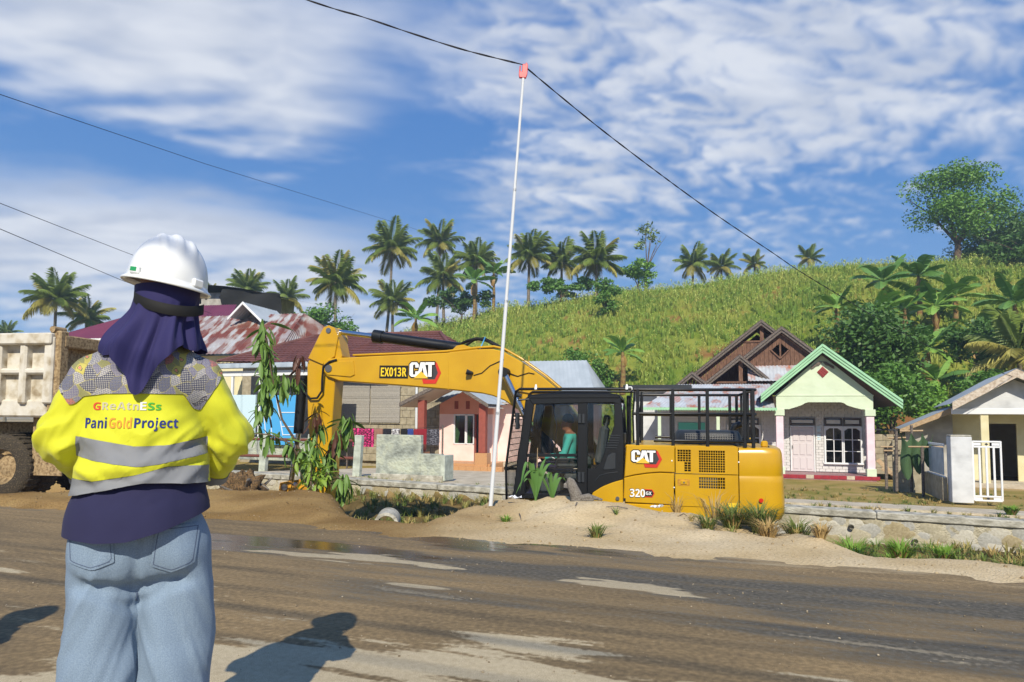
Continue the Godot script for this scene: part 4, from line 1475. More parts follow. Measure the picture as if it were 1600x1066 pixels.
# ---------------------------------------------------------------- small pink house
func build_pink_house() -> void:
	var h := thing("pink_house", "small pink house with red brown porch columns and orange tiled steps", "house", Vector3(-1.585, -1.151, -30.0), deg_to_rad(-17.0))
	# walls
	polypart(h, "porch_gable", M.pink_gable, V2([-1.6, 2.5, -1.6, 2.93, -0.56, 3.46, 0.82, 2.9, 0.82, 2.5]), -0.14, 0.0, 0.004)
	polypart(h, "front_wall", M.pink_wall, V2([-1.6, 0.5, -1.6, 2.5, -0.93, 2.5, -0.93, 1.21, 0.0, 1.21, 0.0, 0.5]), -0.14, 0.0)
	polypart(h, "front_wall", M.pink_wall, rect(0.45, 0.5, 0.82, 2.5), -0.14, 0.0)
	polypart(h, "front_wall", M.pink_wall, rect(0.82, 0.3, 4.6, 3.1), -0.9, -0.76)
	polypart(h, "side_wall", M.pink_wall, rect(-1.6, 0.3, -1.48, 3.0), -4.5, -0.14)
	polypart(h, "rear_wall", M.pink_wall, rect(-1.6, 0.3, 4.6, 3.0), -5.0, -4.9)
	for vx in [-0.82, -0.3]:
		polypart(h, "vent", M.red_column, rect(vx - 0.085, 2.72, vx + 0.085, 3.06), -0.02, 0.02, 0.006)
	# window with curtains
	var w := holed(h, "window", M.white_frame, -0.93, 1.21, 0.0, 2.5, [[-0.88, 1.26, -0.42, 2.44], [-0.32, 1.26, -0.05, 2.44]], -0.1, -0.06)
	for e in [[-0.93, 1.21, -0.88, 2.5], [-0.05, 1.21, 0.0, 2.5], [-0.42, 1.21, -0.32, 2.5], [-0.93, 1.21, 0.0, 1.26], [-0.93, 2.44, 0.0, 2.5]]:
		polypart(w, "frame", M.white_frame, rect(e[0], e[1], e[2], e[3]), -0.06, 0.02, 0.006)
	for e in [[-0.88, 1.26, -0.42, 2.44], [-0.32, 1.26, -0.05, 2.44]]:
		polypart(w, "pane", M.window_glass, rect(e[0], e[1], e[2], e[3]), -0.06, -0.045)
		polypart(w, "curtain", M.curtain, V2([e[0], e[1], e[0] + 0.12, e[1], e[0] + 0.2, e[1] + 0.45, e[0] + 0.1, e[1] + 0.62, e[0] + 0.22, e[3], e[0], e[3]]), -0.085, -0.075)
	polypart(h, "door", M.red_column, rect(0.02, 0.52, 0.08, 2.5), -0.12, 0.01, 0.006)
	boxpart(h, "ceiling", M.soffit, Vector3(1.5, 2.98, -2.6), Vector3(6.1, 0.05, 4.7))
	polypart(h, "side_wall", M.pink_wall, rect(4.48, 0.3, 4.6, 3.0), -4.9, -0.9)
	polypart(h, "side_wall", M.pink_wall, rect(0.7, 0.3, 0.82, 2.95), -0.76, -0.14)
	boxpart(h, "room_floor", M.path_concrete, Vector3(1.5, 0.4, -2.55), Vector3(6.0, 0.2, 4.7))
	# side window
	var w2 := polypart(h, "window", M.white_frame, rect(2.05, 1.3, 2.95, 2.5), -0.76, -0.74)
	for e in [[2.1, 1.36, 2.46, 2.44], [2.54, 1.36, 2.9, 2.44]]:
		polypart(w2, "pane", M.curtain, rect(e[0], e[1], e[2], e[3]), -0.74, -0.73)
	# porch columns
	for c in [[-1.69, 0.98, 3.05], [0.96, 0.95, 2.9]]:
		var col := boxpart(h, "column", M.red_column, Vector3(c[0], (c[1] + c[2]) * 0.5, 1.6), Vector3(0.29, c[2] - c[1], 0.29), 0.015)
		boxpart(col, "tiled_base", M.orange_tile, Vector3(c[0], 0.68, 1.6), Vector3(0.52, 0.54, 0.5), 0.012)
	# steps of orange tiles
	boxpart(h, "porch_floor", M.orange_tile, Vector3(-0.4, 0.31, 0.85), Vector3(3.4, 0.42, 1.75), 0.012)
	for k in 2:
		var x := -2.0 + 0.0
		while x < 1.75 + k * 0.25:
			boxpart(h, "step_tile", M.orange_tile, Vector3(x + 0.15, 0.34 - 0.19 * k, 1.86 + 0.28 * k), Vector3(0.295, 0.18, 0.27), 0.008)
			x += 0.3
	boxpart(h, "step_base", M.path_concrete, Vector3(-0.1, 0.04, 1.9), Vector3(4.2, 0.1, 0.7), 0.01)
	# porch roof and main roof
	for q in [[Vector3(-2.55, 2.94, 2.0), Vector3(-0.45, 3.92, 2.0)], [Vector3(1.3, 2.9, 2.0), Vector3(-0.45, 3.92, 2.0)]]:
		var s := ST()
		corrugated(s, q[0], q[0] + Vector3(0, 0, -2.6), q[1] + Vector3(0, 0, -2.6), q[1], 0.2, 0.012)
		var r := put(s, "porch_roof", M.zinc, h)
		polypart(r, "fascia", M.grey_wood, [Vector2(q[0].x, q[0].y), Vector2(q[1].x, q[1].y), Vector2(q[1].x, q[1].y - 0.16), Vector2(q[0].x, q[0].y - 0.16)], 1.95, 2.01, 0.008)
		polypart(r, "soffit", M.soffit, [Vector2(q[0].x, q[0].y - 0.14), Vector2(q[1].x, q[1].y - 0.14), Vector2(q[1].x, q[1].y - 0.17), Vector2(q[0].x, q[0].y - 0.17)], 0.0, 1.94)
	var s2 := ST()
	corrugated(s2, Vector3(0.9, 3.02, -0.3), Vector3(5.2, 3.02, -0.3), Vector3(4.2, 5.0, -3.2), Vector3(0.4, 5.0, -3.2), 0.2, 0.012)
	corrugated(s2, Vector3(-2.0, 3.02, -0.3), Vector3(0.9, 3.02, -0.3), Vector3(0.9, 5.0, -3.2), Vector3(-0.6, 5.0, -3.2), 0.2, 0.012)
	corrugated(s2, Vector3(5.2, 3.02, -0.3), Vector3(5.2, 3.02, -6.0), Vector3(4.2, 5.0, -3.2), Vector3(4.2, 4.99, -3.2), 0.2, 0.012)
	put(s2, "main_roof", M.zinc, h)

# ---------------------------------------------------------------- the houses on the left
func build_left_houses() -> void:
	# long house with maroon metal tiles and split bamboo screens
	var h := thing("maroon_roof_house", "long house with maroon pressed tile roof and bamboo screens behind the boom", "house", Vector3(-1.585, -1.151, -30.0), deg_to_rad(-17.0))
	var s := ST()
	var e0 := Vector3(-13.6, 5.0, -0.4)
	var e1 := Vector3(-0.6, 4.6, -0.4)
	tile_sheet(s, e0, e1, Vector3(-3.4, 6.6, -4.2), Vector3(-10.6, 6.6, -4.2), 0.34, 0.3)
	tile_sheet(s, Vector3(-13.6, 5.0, -8.0), e0, Vector3(-10.6, 6.6, -4.2), Vector3(-10.6, 6.59, -4.2), 0.34, 0.3)
	tile_sheet(s, e1, Vector3(-0.6, 4.6, -8.0), Vector3(-3.4, 6.6, -4.2), Vector3(-3.4, 6.59, -4.2), 0.34, 0.3)
	var roof := put(s, "roof", M.maroon_tile, h)
	for q in [[e0, Vector3(-10.6, 6.62, -4.2)], [e1, Vector3(-3.4, 6.62, -4.2)], [Vector3(-10.6, 6.62, -4.2), Vector3(-3.4, 6.62, -4.2)]]:
		tubepart(roof, "ridge_cap", M.maroon_tile, [q[0], q[1]], 0.09, 6)
	# a small front hip
	var s3 := ST()
	tile_sheet(s3, Vector3(-7.6, 4.75, 0.3), Vector3(-4.2, 4.7, 0.3), Vector3(-5.9, 6.0, -2.2), Vector3(-5.95, 6.0, -2.2), 0.34, 0.3)
	put(s3, "roof", M.maroon_tile, h)
	# block wall behind the screens, courses of grey block
	var bl := ST()
	bx(bl, Vector3.ZERO, Vector3(0.388, 0.32, 0.12), 0.008)
	bl.generate_normals()
	var block := bl.commit()
	for j in 10:
		var x := -7.8 + (0.2 if j % 2 else 0.0)
		while x < -1.7:
			inst(block, "block", M.brick_grey, h, Transform3D(Basis(), Vector3(x + 0.19, 0.5 + j * 0.333, -1.0 + 0.006 * sin(x * 37.0 + j * 5.0))))
			x += 0.4
	boxpart(h, "wall", M.brick_grey, Vector3(-7.1, 2.4, -1.2), Vector3(11.0, 4.6, 0.2))
	boxpart(h, "rear_wall", M.brick_grey, Vector3(-6.3, 2.1, -7.8), Vector3(10.5, 3.9, 0.2))
	for g in [[-6.85, -5.43], [-5.38, -3.9]]:
		var sc := ST()
		var rr := RandomNumberGenerator.new()
		rr.seed = 31
		var y := 2.1
		while y < 3.93:
			var hh := 0.04 + rr.randf() * 0.04
			bx(sc, Vector3((g[0] + g[1]) * 0.5, y + hh * 0.5, -0.86 + rr.randf() * 0.04), Vector3(g[1] - g[0], hh - 0.012, 0.02))
			y += hh
		put(sc, "bamboo_screen", M.bamboo_screen, h)
	tubepart(h, "drain_pipe", M.pole_white, [Vector3(-3.07, 3.9, -0.8), Vector3(-3.03, 0.1, -0.8)], 0.06, 10)
	# laundry
	var line := thing("clothes_line", "clothes line strung between house corner and pink porch", "clothes line", Vector3(-1.585, -1.151, -30.0), deg_to_rad(-17.0))
	tubepart(line, "rope", M.wire_black, [Vector3(-4.6, 1.9, 2.5), Vector3(-2.6, 1.86, 2.5), Vector3(-0.4, 1.97, 2.5)], 0.008, 5)
	for px in [-4.6, -0.4]:
		tubepart(line, "post", M.grey_wood, [Vector3(px, 0.0, 2.5), Vector3(px, 2.05, 2.5)], 0.035, 6)
	var cloths := [["bright pink patterned cloth hanging at the left of the clothes line", -4.35, -3.4, 0.75, Color(0.86, 0.22, 0.5)], ["brown towel hanging beside the pink cloth on the line", -3.37, -3.0, 0.45, Color(0.55, 0.4, 0.34)], ["black shirt hanging left of the striped cloth on the line", -2.97, -2.64, 0.28, Color(0.1, 0.1, 0.13)], ["white striped cloth hanging in the middle of the clothes line", -2.6, -2.25, 0.27, Color(0.8, 0.8, 0.8)], ["black trousers hanging right of the striped cloth", -2.2, -1.92, 0.36, Color(0.07, 0.07, 0.08)], ["blue garment hanging left of the red cloth", -1.9, -1.66, 0.4, Color(0.16, 0.24, 0.5)], ["dark red cloth hanging behind the left porch column", -1.63, -1.08, 0.6, Color(0.5, 0.07, 0.13)], ["grey zigzag patterned cloth at the right end of the line", -1.06, -0.55, 0.62, Color(0.42, 0.42, 0.45)]]
	for i in cloths.size():
		var c: Array = cloths[i]
		var o := thing("hanging_cloth", c[0], "laundry", Vector3(-1.585, -1.151, -30.0), deg_to_rad(-17.0), "laundry on the line")
		var m := plain("laundry%d" % i, c[4], 0.9)
		if i in [0, 3, 7]:
			m.albedo_texture = noise_tex(0.06, [[0.0, Color(0.25, 0.25, 0.3)], [0.48, Color(0.4, 0.35, 0.4)], [0.52, Color.WHITE], [1.0, Color.WHITE]], 128, FastNoiseLite.TYPE_CELLULAR, 2, 60 + i)
			m.uv1_triplanar = true
			m.uv1_scale = Vector3(1.5, 3.0, 1.5)
		for f in [0.03, -0.03]:
			var st := ST()
			surf(st, 12, 6, func(u: float, v: float) -> Vector3:
				return Vector3(lerpf(c[1], c[2], u), 1.885 - v * c[3] * (1.0 if f > 0.0 else 0.85), 2.5 + f * minf(1.0, v * 6.0) + 0.025 * sin(u * 17.0 + i) * v))
			put(st, "cloth", m, o)
	# house with the grey gutter and the blue board
	var b := thing("veranda_house", "open fronted house with grey gutter and pale posts behind the leafy sapling", "house", Vector3(-2.902, -0.51, -20.3), deg_to_rad(-20.0))
	boxpart(b, "gutter", M.white_gutter, Vector3(-9.5, 3.72, -4.9), Vector3(5.8, 0.2, 0.22), 0.02)
	boxpart(b, "beam", M.white_frame, Vector3(-9.3, 3.42, -5.1), Vector3(6.2, 0.22, 0.14), 0.01)
	boxpart(b, "rear_wall", M.tower_wall, Vector3(-10.4, 2.0, -8.2), Vector3(4.4, 3.4, 0.15))
	for px in [-12.2, -10.95, -9.55, -6.4]:
		boxpart(b, "post", M.white_frame, Vector3(px, 1.65, -5.1), Vector3(0.1, 3.4, 0.1), 0.01)
	boxpart(b, "parapet", M.pale_blue, Vector3(-11.0, 1.75, -5.05), Vector3(2.6, 1.6, 0.1), 0.01)
	boxpart(b, "plinth", M.stained_wall, Vector3(-9.3, 0.4, -5.2), Vector3(6.4, 0.9, 0.3), 0.01)
	var rf := ST()
	corrugated(rf, Vector3(-12.5, 3.84, -4.8), Vector3(-6.6, 3.84, -4.8), Vector3(-7.6, 3.9, -8.2), Vector3(-12.5, 3.9, -8.2), 0.2, 0.012)
	put(rf, "roof", M.rust_more, b)
	var bb := thing("painted_board", "bright blue board with white stripes and a dark slash under the veranda", "board", Vector3(-2.902, -0.51, -20.3), deg_to_rad(-20.0))
	boxpart(bb, "panel", M.blue_board, Vector3(-8.45, 1.55, -4.9), Vector3(1.75, 1.95, 0.06), 0.01)
	for g in [[-9.2, 2.2, -9.0, 0.8], [-8.95, 2.75, -8.72, 0.85], [-8.62, 2.62, -8.2, 0.95], [-8.2, 0.98, -7.62, 0.98], [-8.25, 1.3, -7.62, 1.3], [-8.42, 1.85, -7.62, 1.85]]:
		var st := ST()
		bar(st, Vector3(g[0], g[1], -4.86), Vector3(g[2], g[3], -4.86), 0.03, 0.02, 0.0, Vector3(0, 0, 1))
		put(st, "stripe", M.white_frame, bb)
	var sl := ST()
	bar(sl, Vector3(-9.05, 2.45, -4.86), Vector3(-8.75, 1.25, -4.86), 0.07, 0.025, 0.0, Vector3(0, 0, 1))
	put(sl, "slash", M.black_matte, bb)
	polypart(bb, "crest", M.blue_board, V2([-9.05, 2.5, -8.8, 2.5, -8.76, 2.78, -9.0, 2.78]), -4.93, -4.87, 0.006)
	boxpart(bb, "top_rail", M.steel, Vector3(-8.5, 2.62, -4.84), Vector3(1.85, 0.03, 0.03))
	for px in [-9.25, -7.68]:
		boxpart(bb, "leg", M.steel, Vector3(px, 0.35, -4.9), Vector3(0.05, 0.7, 0.05))
	# rust streaked roof, purple roof, black topped block: farther back
	var r := thing("rusty_roof_house", "low house with rust streaked corrugated roof left of the sapling", "house", Vector3(-15.5, 0.9, -38.0), deg_to_rad(-14.0))
	var q := ST()
	corrugated(q, Vector3(-7.5, 3.5, 1.5), Vector3(4.0, 3.5, 1.5), Vector3(2.6, 6.3, -3.4), Vector3(-7.5, 6.3, -3.4), 0.25, 0.02)
	corrugated(q, Vector3(4.0, 3.5, 1.5), Vector3(5.6, 4.0, -6.0), Vector3(2.6, 6.3, -3.4), Vector3(2.59, 6.3, -3.4), 0.25, 0.02)
	put(q, "roof", M.rust_roof, r)
	boxpart(r, "wall", M.cream_wall, Vector3(-2.0, 0.75, -2.0), Vector3(11.0, 5.4, 6.0))
	var dm := ST()
	corrugated(dm, Vector3(-1.1, 5.9, -1.6), Vector3(-1.1, 5.9, -5.0), Vector3(-0.2, 6.75, -5.0), Vector3(-0.2, 6.75, -1.6), 0.25, 0.02)
	corrugated(dm, Vector3(1.0, 5.7, -1.6), Vector3(1.0, 5.7, -5.0), Vector3(-0.2, 6.75, -5.0), Vector3(-0.2, 6.75, -1.6), 0.25, 0.02)
	var dr := put(dm, "dormer_roof", M.zinc, r)
	chevron(dr, "barge_board", M.white_frame, Vector2(-0.2, 6.78), Vector2(-1.15, 5.88), Vector2(1.05, 5.68), 0.16, -1.62, -1.55)
	polypart(r, "dormer_gable", M.tower_wall, V2([-0.2, 6.6, -0.95, 5.85, 0.85, 5.7]), -3.1, -3.0)
	var p := thing("purple_roof_house", "house with dull purple metal roof and white trim behind the worker's head", "house", Vector3(-25.5, -0.2, -46.0), deg_to_rad(-12.0))
	var q2 := ST()
	corrugated(q2, Vector3(-4.2, 6.2, 2.0), Vector3(8.5, 6.2, 2.0), Vector3(6.2, 9.0, -3.0), Vector3(0.4, 9.0, -3.0), 0.3, 0.02)
	corrugated(q2, Vector3(-4.2, 6.2, -8.0), Vector3(-4.2, 6.2, 2.0), Vector3(0.4, 9.0, -3.0), Vector3(0.4, 8.99, -3.0), 0.3, 0.02)
	put(q2, "roof", M.purple_metal, p)
	boxpart(p, "eave_board", M.white_frame, Vector3(2.15, 6.08, 1.95), Vector3(12.7, 0.26, 0.08), 0.01)
	boxpart(p, "eave_board", M.white_frame, Vector3(-4.15, 6.08, -3.0), Vector3(0.08, 0.26, 10.0), 0.01)
	boxpart(p, "wall", M.tower_wall, Vector3(2.1, 2.6, -3.0), Vector3(11.0, 7.0, 8.6))
	polypart(p, "porch_gable", M.white_frame, V2([-4.0, 4.2, -3.0, 5.4, -1.9, 4.2, -2.2, 4.2, -3.0, 5.1, -3.7, 4.2]), 2.2, 2.35)
	polypart(p, "porch_gable", M.maroon_tile, V2([-3.7, 4.2, -3.0, 5.1, -2.2, 4.2]), 2.1, 2.2)
	var t := thing("concrete_block", "unfinished concrete building with sagging black roof and shade net", "building", Vector3(-21.5, 0.5, -52.0), deg_to_rad(-14.0))
	holed(t, "front_wall", M.tower_wall, -2.6, -0.9, 3.4, 9.7, [[-1.9, 8.9, -1.2, 9.6], [-0.9, 9.2, -0.7, 9.4], [-0.5, 8.4, -0.35, 8.55], [0.3, 9.3, 0.45, 9.45], [0.9, 8.7, 1.05, 8.85]], 0.8, 1.0)
	boxpart(t, "side_wall", M.tower_wall, Vector3(-2.5, 4.4, -1.5), Vector3(0.2, 10.6, 4.6))
	boxpart(t, "side_wall", M.tower_wall, Vector3(3.3, 4.4, -1.5), Vector3(0.2, 10.6, 4.6))
	boxpart(t, "rear_wall", M.tower_wall, Vector3(0.4, 4.4, -3.9), Vector3(6.0, 10.6, 0.2))
	var nr := ST()
	surf(nr, 10, 4, func(u: float, v: float) -> Vector3:
		return Vector3(lerpf(-5.6, 6.2, u), 9.95 + 0.55 * sin(u * PI * 1.1) - 0.5 * u * u - 0.3 * v, lerpf(-4.5, 2.0, v)))
	put(nr, "roof", M.shade_net, t)
	var nt := ST()
	surf(nt, 12, 6, func(u: float, v: float) -> Vector3:
		return Vector3(lerpf(1.2, 5.9, u), lerpf(9.75 - 0.5 * u, 7.4 + 0.9 * (1.0 - u), v), 1.9 + 0.2 * sin(u * 9.0 + v * 4.0)))
	put(nt, "shade_net", M.shade_net, t)
	# white block between the timber house and the excavator rails
	var wb := thing("white_annex", "small white flat roofed annex left of the timber gables", "building", Vector3(6.4, -1.0, -30.5), deg_to_rad(-17.0))
	boxpart(wb, "wall", M.white_wall, Vector3(-0.2, 1.75, -2.0), Vector3(2.0, 3.5, 3.0))
	boxpart(wb, "roof", M.hood_black, Vector3(-0.1, 3.6, -1.8), Vector3(2.9, 0.18, 3.9), 0.02)

# ---------------------------------------------------------------- white house with gate at the right
func build_white_house() -> void:
	var h := thing("white_house", "white gabled house with cream columns at the right edge", "house", Vector3(16.708, -1.057, -25.0), deg_to_rad(-27.0))
	var apex := Vector2(0.85, 4.05)
	var s := ST()
	corrugated(s, Vector3(-1.08, 2.88, 1.3), Vector3(-1.08, 2.88, -6.0), Vector3(0.85, 4.06, -6.0), Vector3(0.85, 4.06, 1.3), 0.2, 0.012)
	corrugated(s, Vector3(3.4, 2.7, 1.3), Vector3(3.4, 2.7, -6.0), Vector3(0.85, 4.06, -6.0), Vector3(0.85, 4.06, 1.3), 0.2, 0.012)
	var r := put(s, "roof", M.zinc, h)
	chevron(r, "fascia", M.weathered_fascia, apex, Vector2(-1.02, 2.94), Vector2(3.4, 2.68), 0.3, 1.22, 1.28, 0.01)
	polypart(h, "gable_wall", M.white_wall, V2([-0.9, 2.72, 0.85, 3.7, 2.9, 2.72]), 0.6, 0.75)
	boxpart(h, "beam", M.white_frame, Vector3(1.2, 2.62, 0.66), Vector3(4.4, 0.2, 0.22), 0.01)
	for px in [-0.04, 2.7]:
		boxpart(h, "column", M.cream_wall, Vector3(px, 1.3, 0.6), Vector3(0.24, 2.5, 0.24), 0.015)
	polypart(h, "front_wall", M.cream_wall, V2([-0.88, 0, -0.88, 2.7, 3.2, 2.7, 3.2, 0, 1.1, 0, 1.1, 2.2, 0.22, 2.2, 0.22, 0]), -1.0, -0.86)
	polypart(h, "side_wall", M.cream_wall, rect(-0.88, 0, -0.74, 2.7), -6.0, -1.0)
	polypart(h, "rear_wall", M.cream_wall, rect(-0.88, 0, 3.2, 2.7), -6.1, -6.0)
	polypart(h, "side_wall", M.cream_wall, rect(3.06, 0, 3.2, 2.7), -6.0, -1.0)
	boxpart(h, "ceiling", M.soffit, Vector3(1.16, 2.72, -3.4), Vector3(4.0, 0.05, 5.1))
	boxpart(h, "porch_floor", M.path_concrete, Vector3(1.2, 0.06, -0.1), Vector3(4.4, 0.2, 1.7), 0.01)
	# lean-to on its left
	var ln := ST()
	corrugated(ln, Vector3(-2.6, 1.98, 0.2), Vector3(-2.6, 1.98, -5.5), Vector3(-0.8, 2.85, -5.5), Vector3(-0.8, 2.85, 0.2), 0.2, 0.012)
	var lr := put(ln, "lean_to_roof", M.zinc, h)
	polypart(lr, "fascia", M.pale_wood, V2([-2.6, 1.97, -0.8, 2.84, -0.8, 2.62, -2.6, 1.82]), 0.14, 0.2, 0.008)
	polypart(h, "lean_to_wall", M.tower_wall, V2([-2.4, 0, -2.4, 1.9, -0.88, 2.6, -0.88, 0]), -0.6, -0.48)
	# gate pillar, gate, low fence behind, washing frame of poles
	var base := Vector3(11.998, -0.954, -19.0)
	var turn := deg_to_rad(-20.0)
	var p := thing("gate_pillar", "square white painted concrete gate pillar beside the path", "pillar", base, turn)
	boxpart(p, "shaft", M.white_wall, Vector3(0.08, 0.86, -0.24), Vector3(0.5, 1.76, 0.48), 0.012)
	boxpart(p, "rough_top", M.cap_concrete, Vector3(0.08, 1.765, -0.24), Vector3(0.49, 0.05, 0.47), 0.012)
	var g := thing("steel_gate", "open white steel bar gate hung on the white pillar", "gate", base, turn)
	for e in [[0.36, 0.06, 0.36, 1.64], [1.0, 0.04, 1.0, 1.64]]:
		boxpart(g, "upright", M.white_frame, Vector3(e[0], 0.85, -0.1), Vector3(0.045, 1.58, 0.045), 0.006)
	for y in [0.06, 0.17, 1.48, 1.62]:
		boxpart(g, "rail", M.white_frame, Vector3(0.68, y, -0.1), Vector3(0.64, 0.045, 0.045), 0.006)
	for x in [0.51, 0.67, 0.84]:
		boxpart(g, "bar", M.white_frame, Vector3(x, 0.83, -0.1), Vector3(0.05, 1.3, 0.04), 0.006)
	for y in [0.115, 1.55]:
		polypart(g, "rosette", M.logo_grey, V2([0.64, y, 0.68, y + 0.035, 0.72, y, 0.68, y - 0.035]), -0.12, -0.08)
		for x in [0.45, 0.9]:
			boxpart(g, "scroll_plate", M.white_frame, Vector3(x, y, -0.1), Vector3(0.2, 0.07, 0.02), 0.004)
	var f := thing("side_fence", "low block fence with grey sheet panel left of the gate pillar", "fence", base, turn)
	boxpart(f, "block_base", M.brick_grey, Vector3(-0.25, 0.3, -1.6), Vector3(0.12, 0.65, 2.4), 0.01)
	var blk := boxpart(f, "block_wall", M.brick_grey, Vector3(-0.6, 0.7, -3.6), Vector3(0.9, 1.7, 0.12), 0.01)
	blk.set_meta("label", "taller block section in shade")
	boxpart(f, "sheet_panel", M.white_gutter, Vector3(-0.25, 1.05, -1.4), Vector3(0.03, 0.75, 1.8), 0.005)
	for y in [0.62, 1.5]:
		boxpart(f, "rail", M.white_frame, Vector3(-0.25, y, -1.5), Vector3(0.04, 0.07, 2.2), 0.006)
	var w := thing("washing_frame", "rough frame of wooden poles with a green net beside the yard", "pole frame", base, turn)
	for e in [[-0.49, -0.08, -0.49, 1.4, -2.0], [-0.7, 0.0, -0.65, 2.03, -2.6], [-1.1, 0.0, -1.07, 1.86, -2.6], [-1.35, 0.05, -1.35, 1.34, -2.8]]:
		tubepart(w, "post", M.grey_wood, [Vector3(e[0], e[1], e[4]), Vector3(e[2], e[3], e[4])], 0.045, 7)
	for e in [[-0.85, 1.39, 0.05, 1.4, -2.0], [-0.97, 1.84, -0.34, 1.87, -2.6], [-1.42, 1.23, -0.98, 1.24, -2.7], [-1.5, 1.35, -1.05, 1.36, -2.7], [-1.3, 1.62, -0.8, 1.65, -2.65]]:
		tubepart(w, "cross_pole", M.pale_wood, [Vector3(e[0], e[1], e[4]), Vector3(e[2], e[3], e[4])], 0.028, 6)
	for k in 3:
		var x := -0.98 + k * 0.28
		var st := ST()
		surf(st, 4, 8, func(u: float, v: float) -> Vector3:
			return Vector3(x + u * 0.3 + 0.03 * sin(v * 6.0 + k), 1.8 - v * (1.15 - 0.18 * k) - 0.28 * sin(u * PI), -2.5 + 0.18 * sin(u * PI) + 0.05 * v))
		put(st, "net", M.green_net, w)
	var bl := thing("shed_wall", "low unpainted block shed wall right of the green porch", "wall", Vector3(11.967, -0.997, -27.0), deg_to_rad(-17.0))
	for j in 6:
		for i in 3:
			boxpart(bl, "block", M.brick_grey, Vector3(1.98 + i * 0.37 + (0.0 if j % 2 else 0.1), 0.3 + j * 0.255, -0.9), Vector3(0.36, 0.245, 0.15), 0.008)
	boxpart(bl, "lid", M.hood_black, Vector3(2.4, 1.87, -0.95), Vector3(1.3, 0.06, 0.5), 0.01)
	var pk := thing("leaning_plank", "pale planks leaning against the right porch column", "plank", Vector3(11.967, -0.997, -27.0), deg_to_rad(-17.0))
	for a in [[1.85, 0.75, 2.45, 0.04, 0.1], [1.95, 0.45, 2.7, 0.04, 0.25]]:
		var st := ST()
		bar(st, Vector3(a[0], a[1], a[4] - 0.3), Vector3(a[2], a[3], a[4]), 0.16, 0.03, 0.005, Vector3(0, 0, 1))
		put(st, "board", M.pale_wood, pk)
	var bk := thing("white_bucket", "small white bucket lying in the shade of the pole frame", "bucket", Vector3(14.1, -0.92, -24.6), 0.4)
	var sb := ST()
	lathe(sb, [Vector2(0.0, 0.0), Vector2(0.11, 0.0), Vector2(0.14, 0.26), Vector2(0.13, 0.26), Vector2(0.1, 0.02), Vector2(0.0, 0.02)], 16, Transform3D(Basis(Vector3(0, 0, 1), 1.3), Vector3(0, 0.14, 0)))
	put(sb, "pail", M.white_frame, bk)

# ---------------------------------------------------------------- things along the ditch
func mango_leaf_mesh() -> Mesh:
	if meshes.has("mango"):
		return meshes["mango"]
	var s := ST()
	s.set_smooth_group(1)
	var n := 6
	for i in n:
		var q := []
		for k in [i, i + 1]:
			var u := float(k) / n
			var w := 0.13 * pow(sin(PI * clampf(u * 0.9 + 0.05, 0.0, 1.0)), 0.8) * (0.05 if k == n else 1.0)
			var c := Vector3(u, -0.25 * u * u, 0)
			q.append([c + Vector3(0, 0.04, w), c, c + Vector3(0, 0.04, -w)])
		quad(s, q[0][0], q[1][0], q[1][1], q[0][1])
		quad(s, q[0][1], q[1][1], q[1][2], q[0][2])
	s.generate_normals()
	meshes["mango"] = s.commit()
	return meshes["mango"]

func whorl(o: Node, at: Vector3, n: int, size: float, m: Material, sd: int, hang := 0.6) -> void:
	var r := RandomNumberGenerator.new()
	r.seed = sd
	for i in n:
		var b := Basis(Vector3.UP, i * 2.39996 + r.randf()) * Basis(Vector3(0, 0, 1), -hang - r.randf() * 0.8 + (0.9 if i < 2 else 0.0)) * Basis(Vector3(1, 0, 0), (r.randf() - 0.5) * 1.2)
		inst(mango_leaf_mesh(), "leaf", m, o, Transform3D(b.scaled(Vector3.ONE * size * (0.7 + 0.5 * r.randf())), at + Vector3(r.randfn(), r.randfn() * 1.6, r.randfn()) * 0.045))

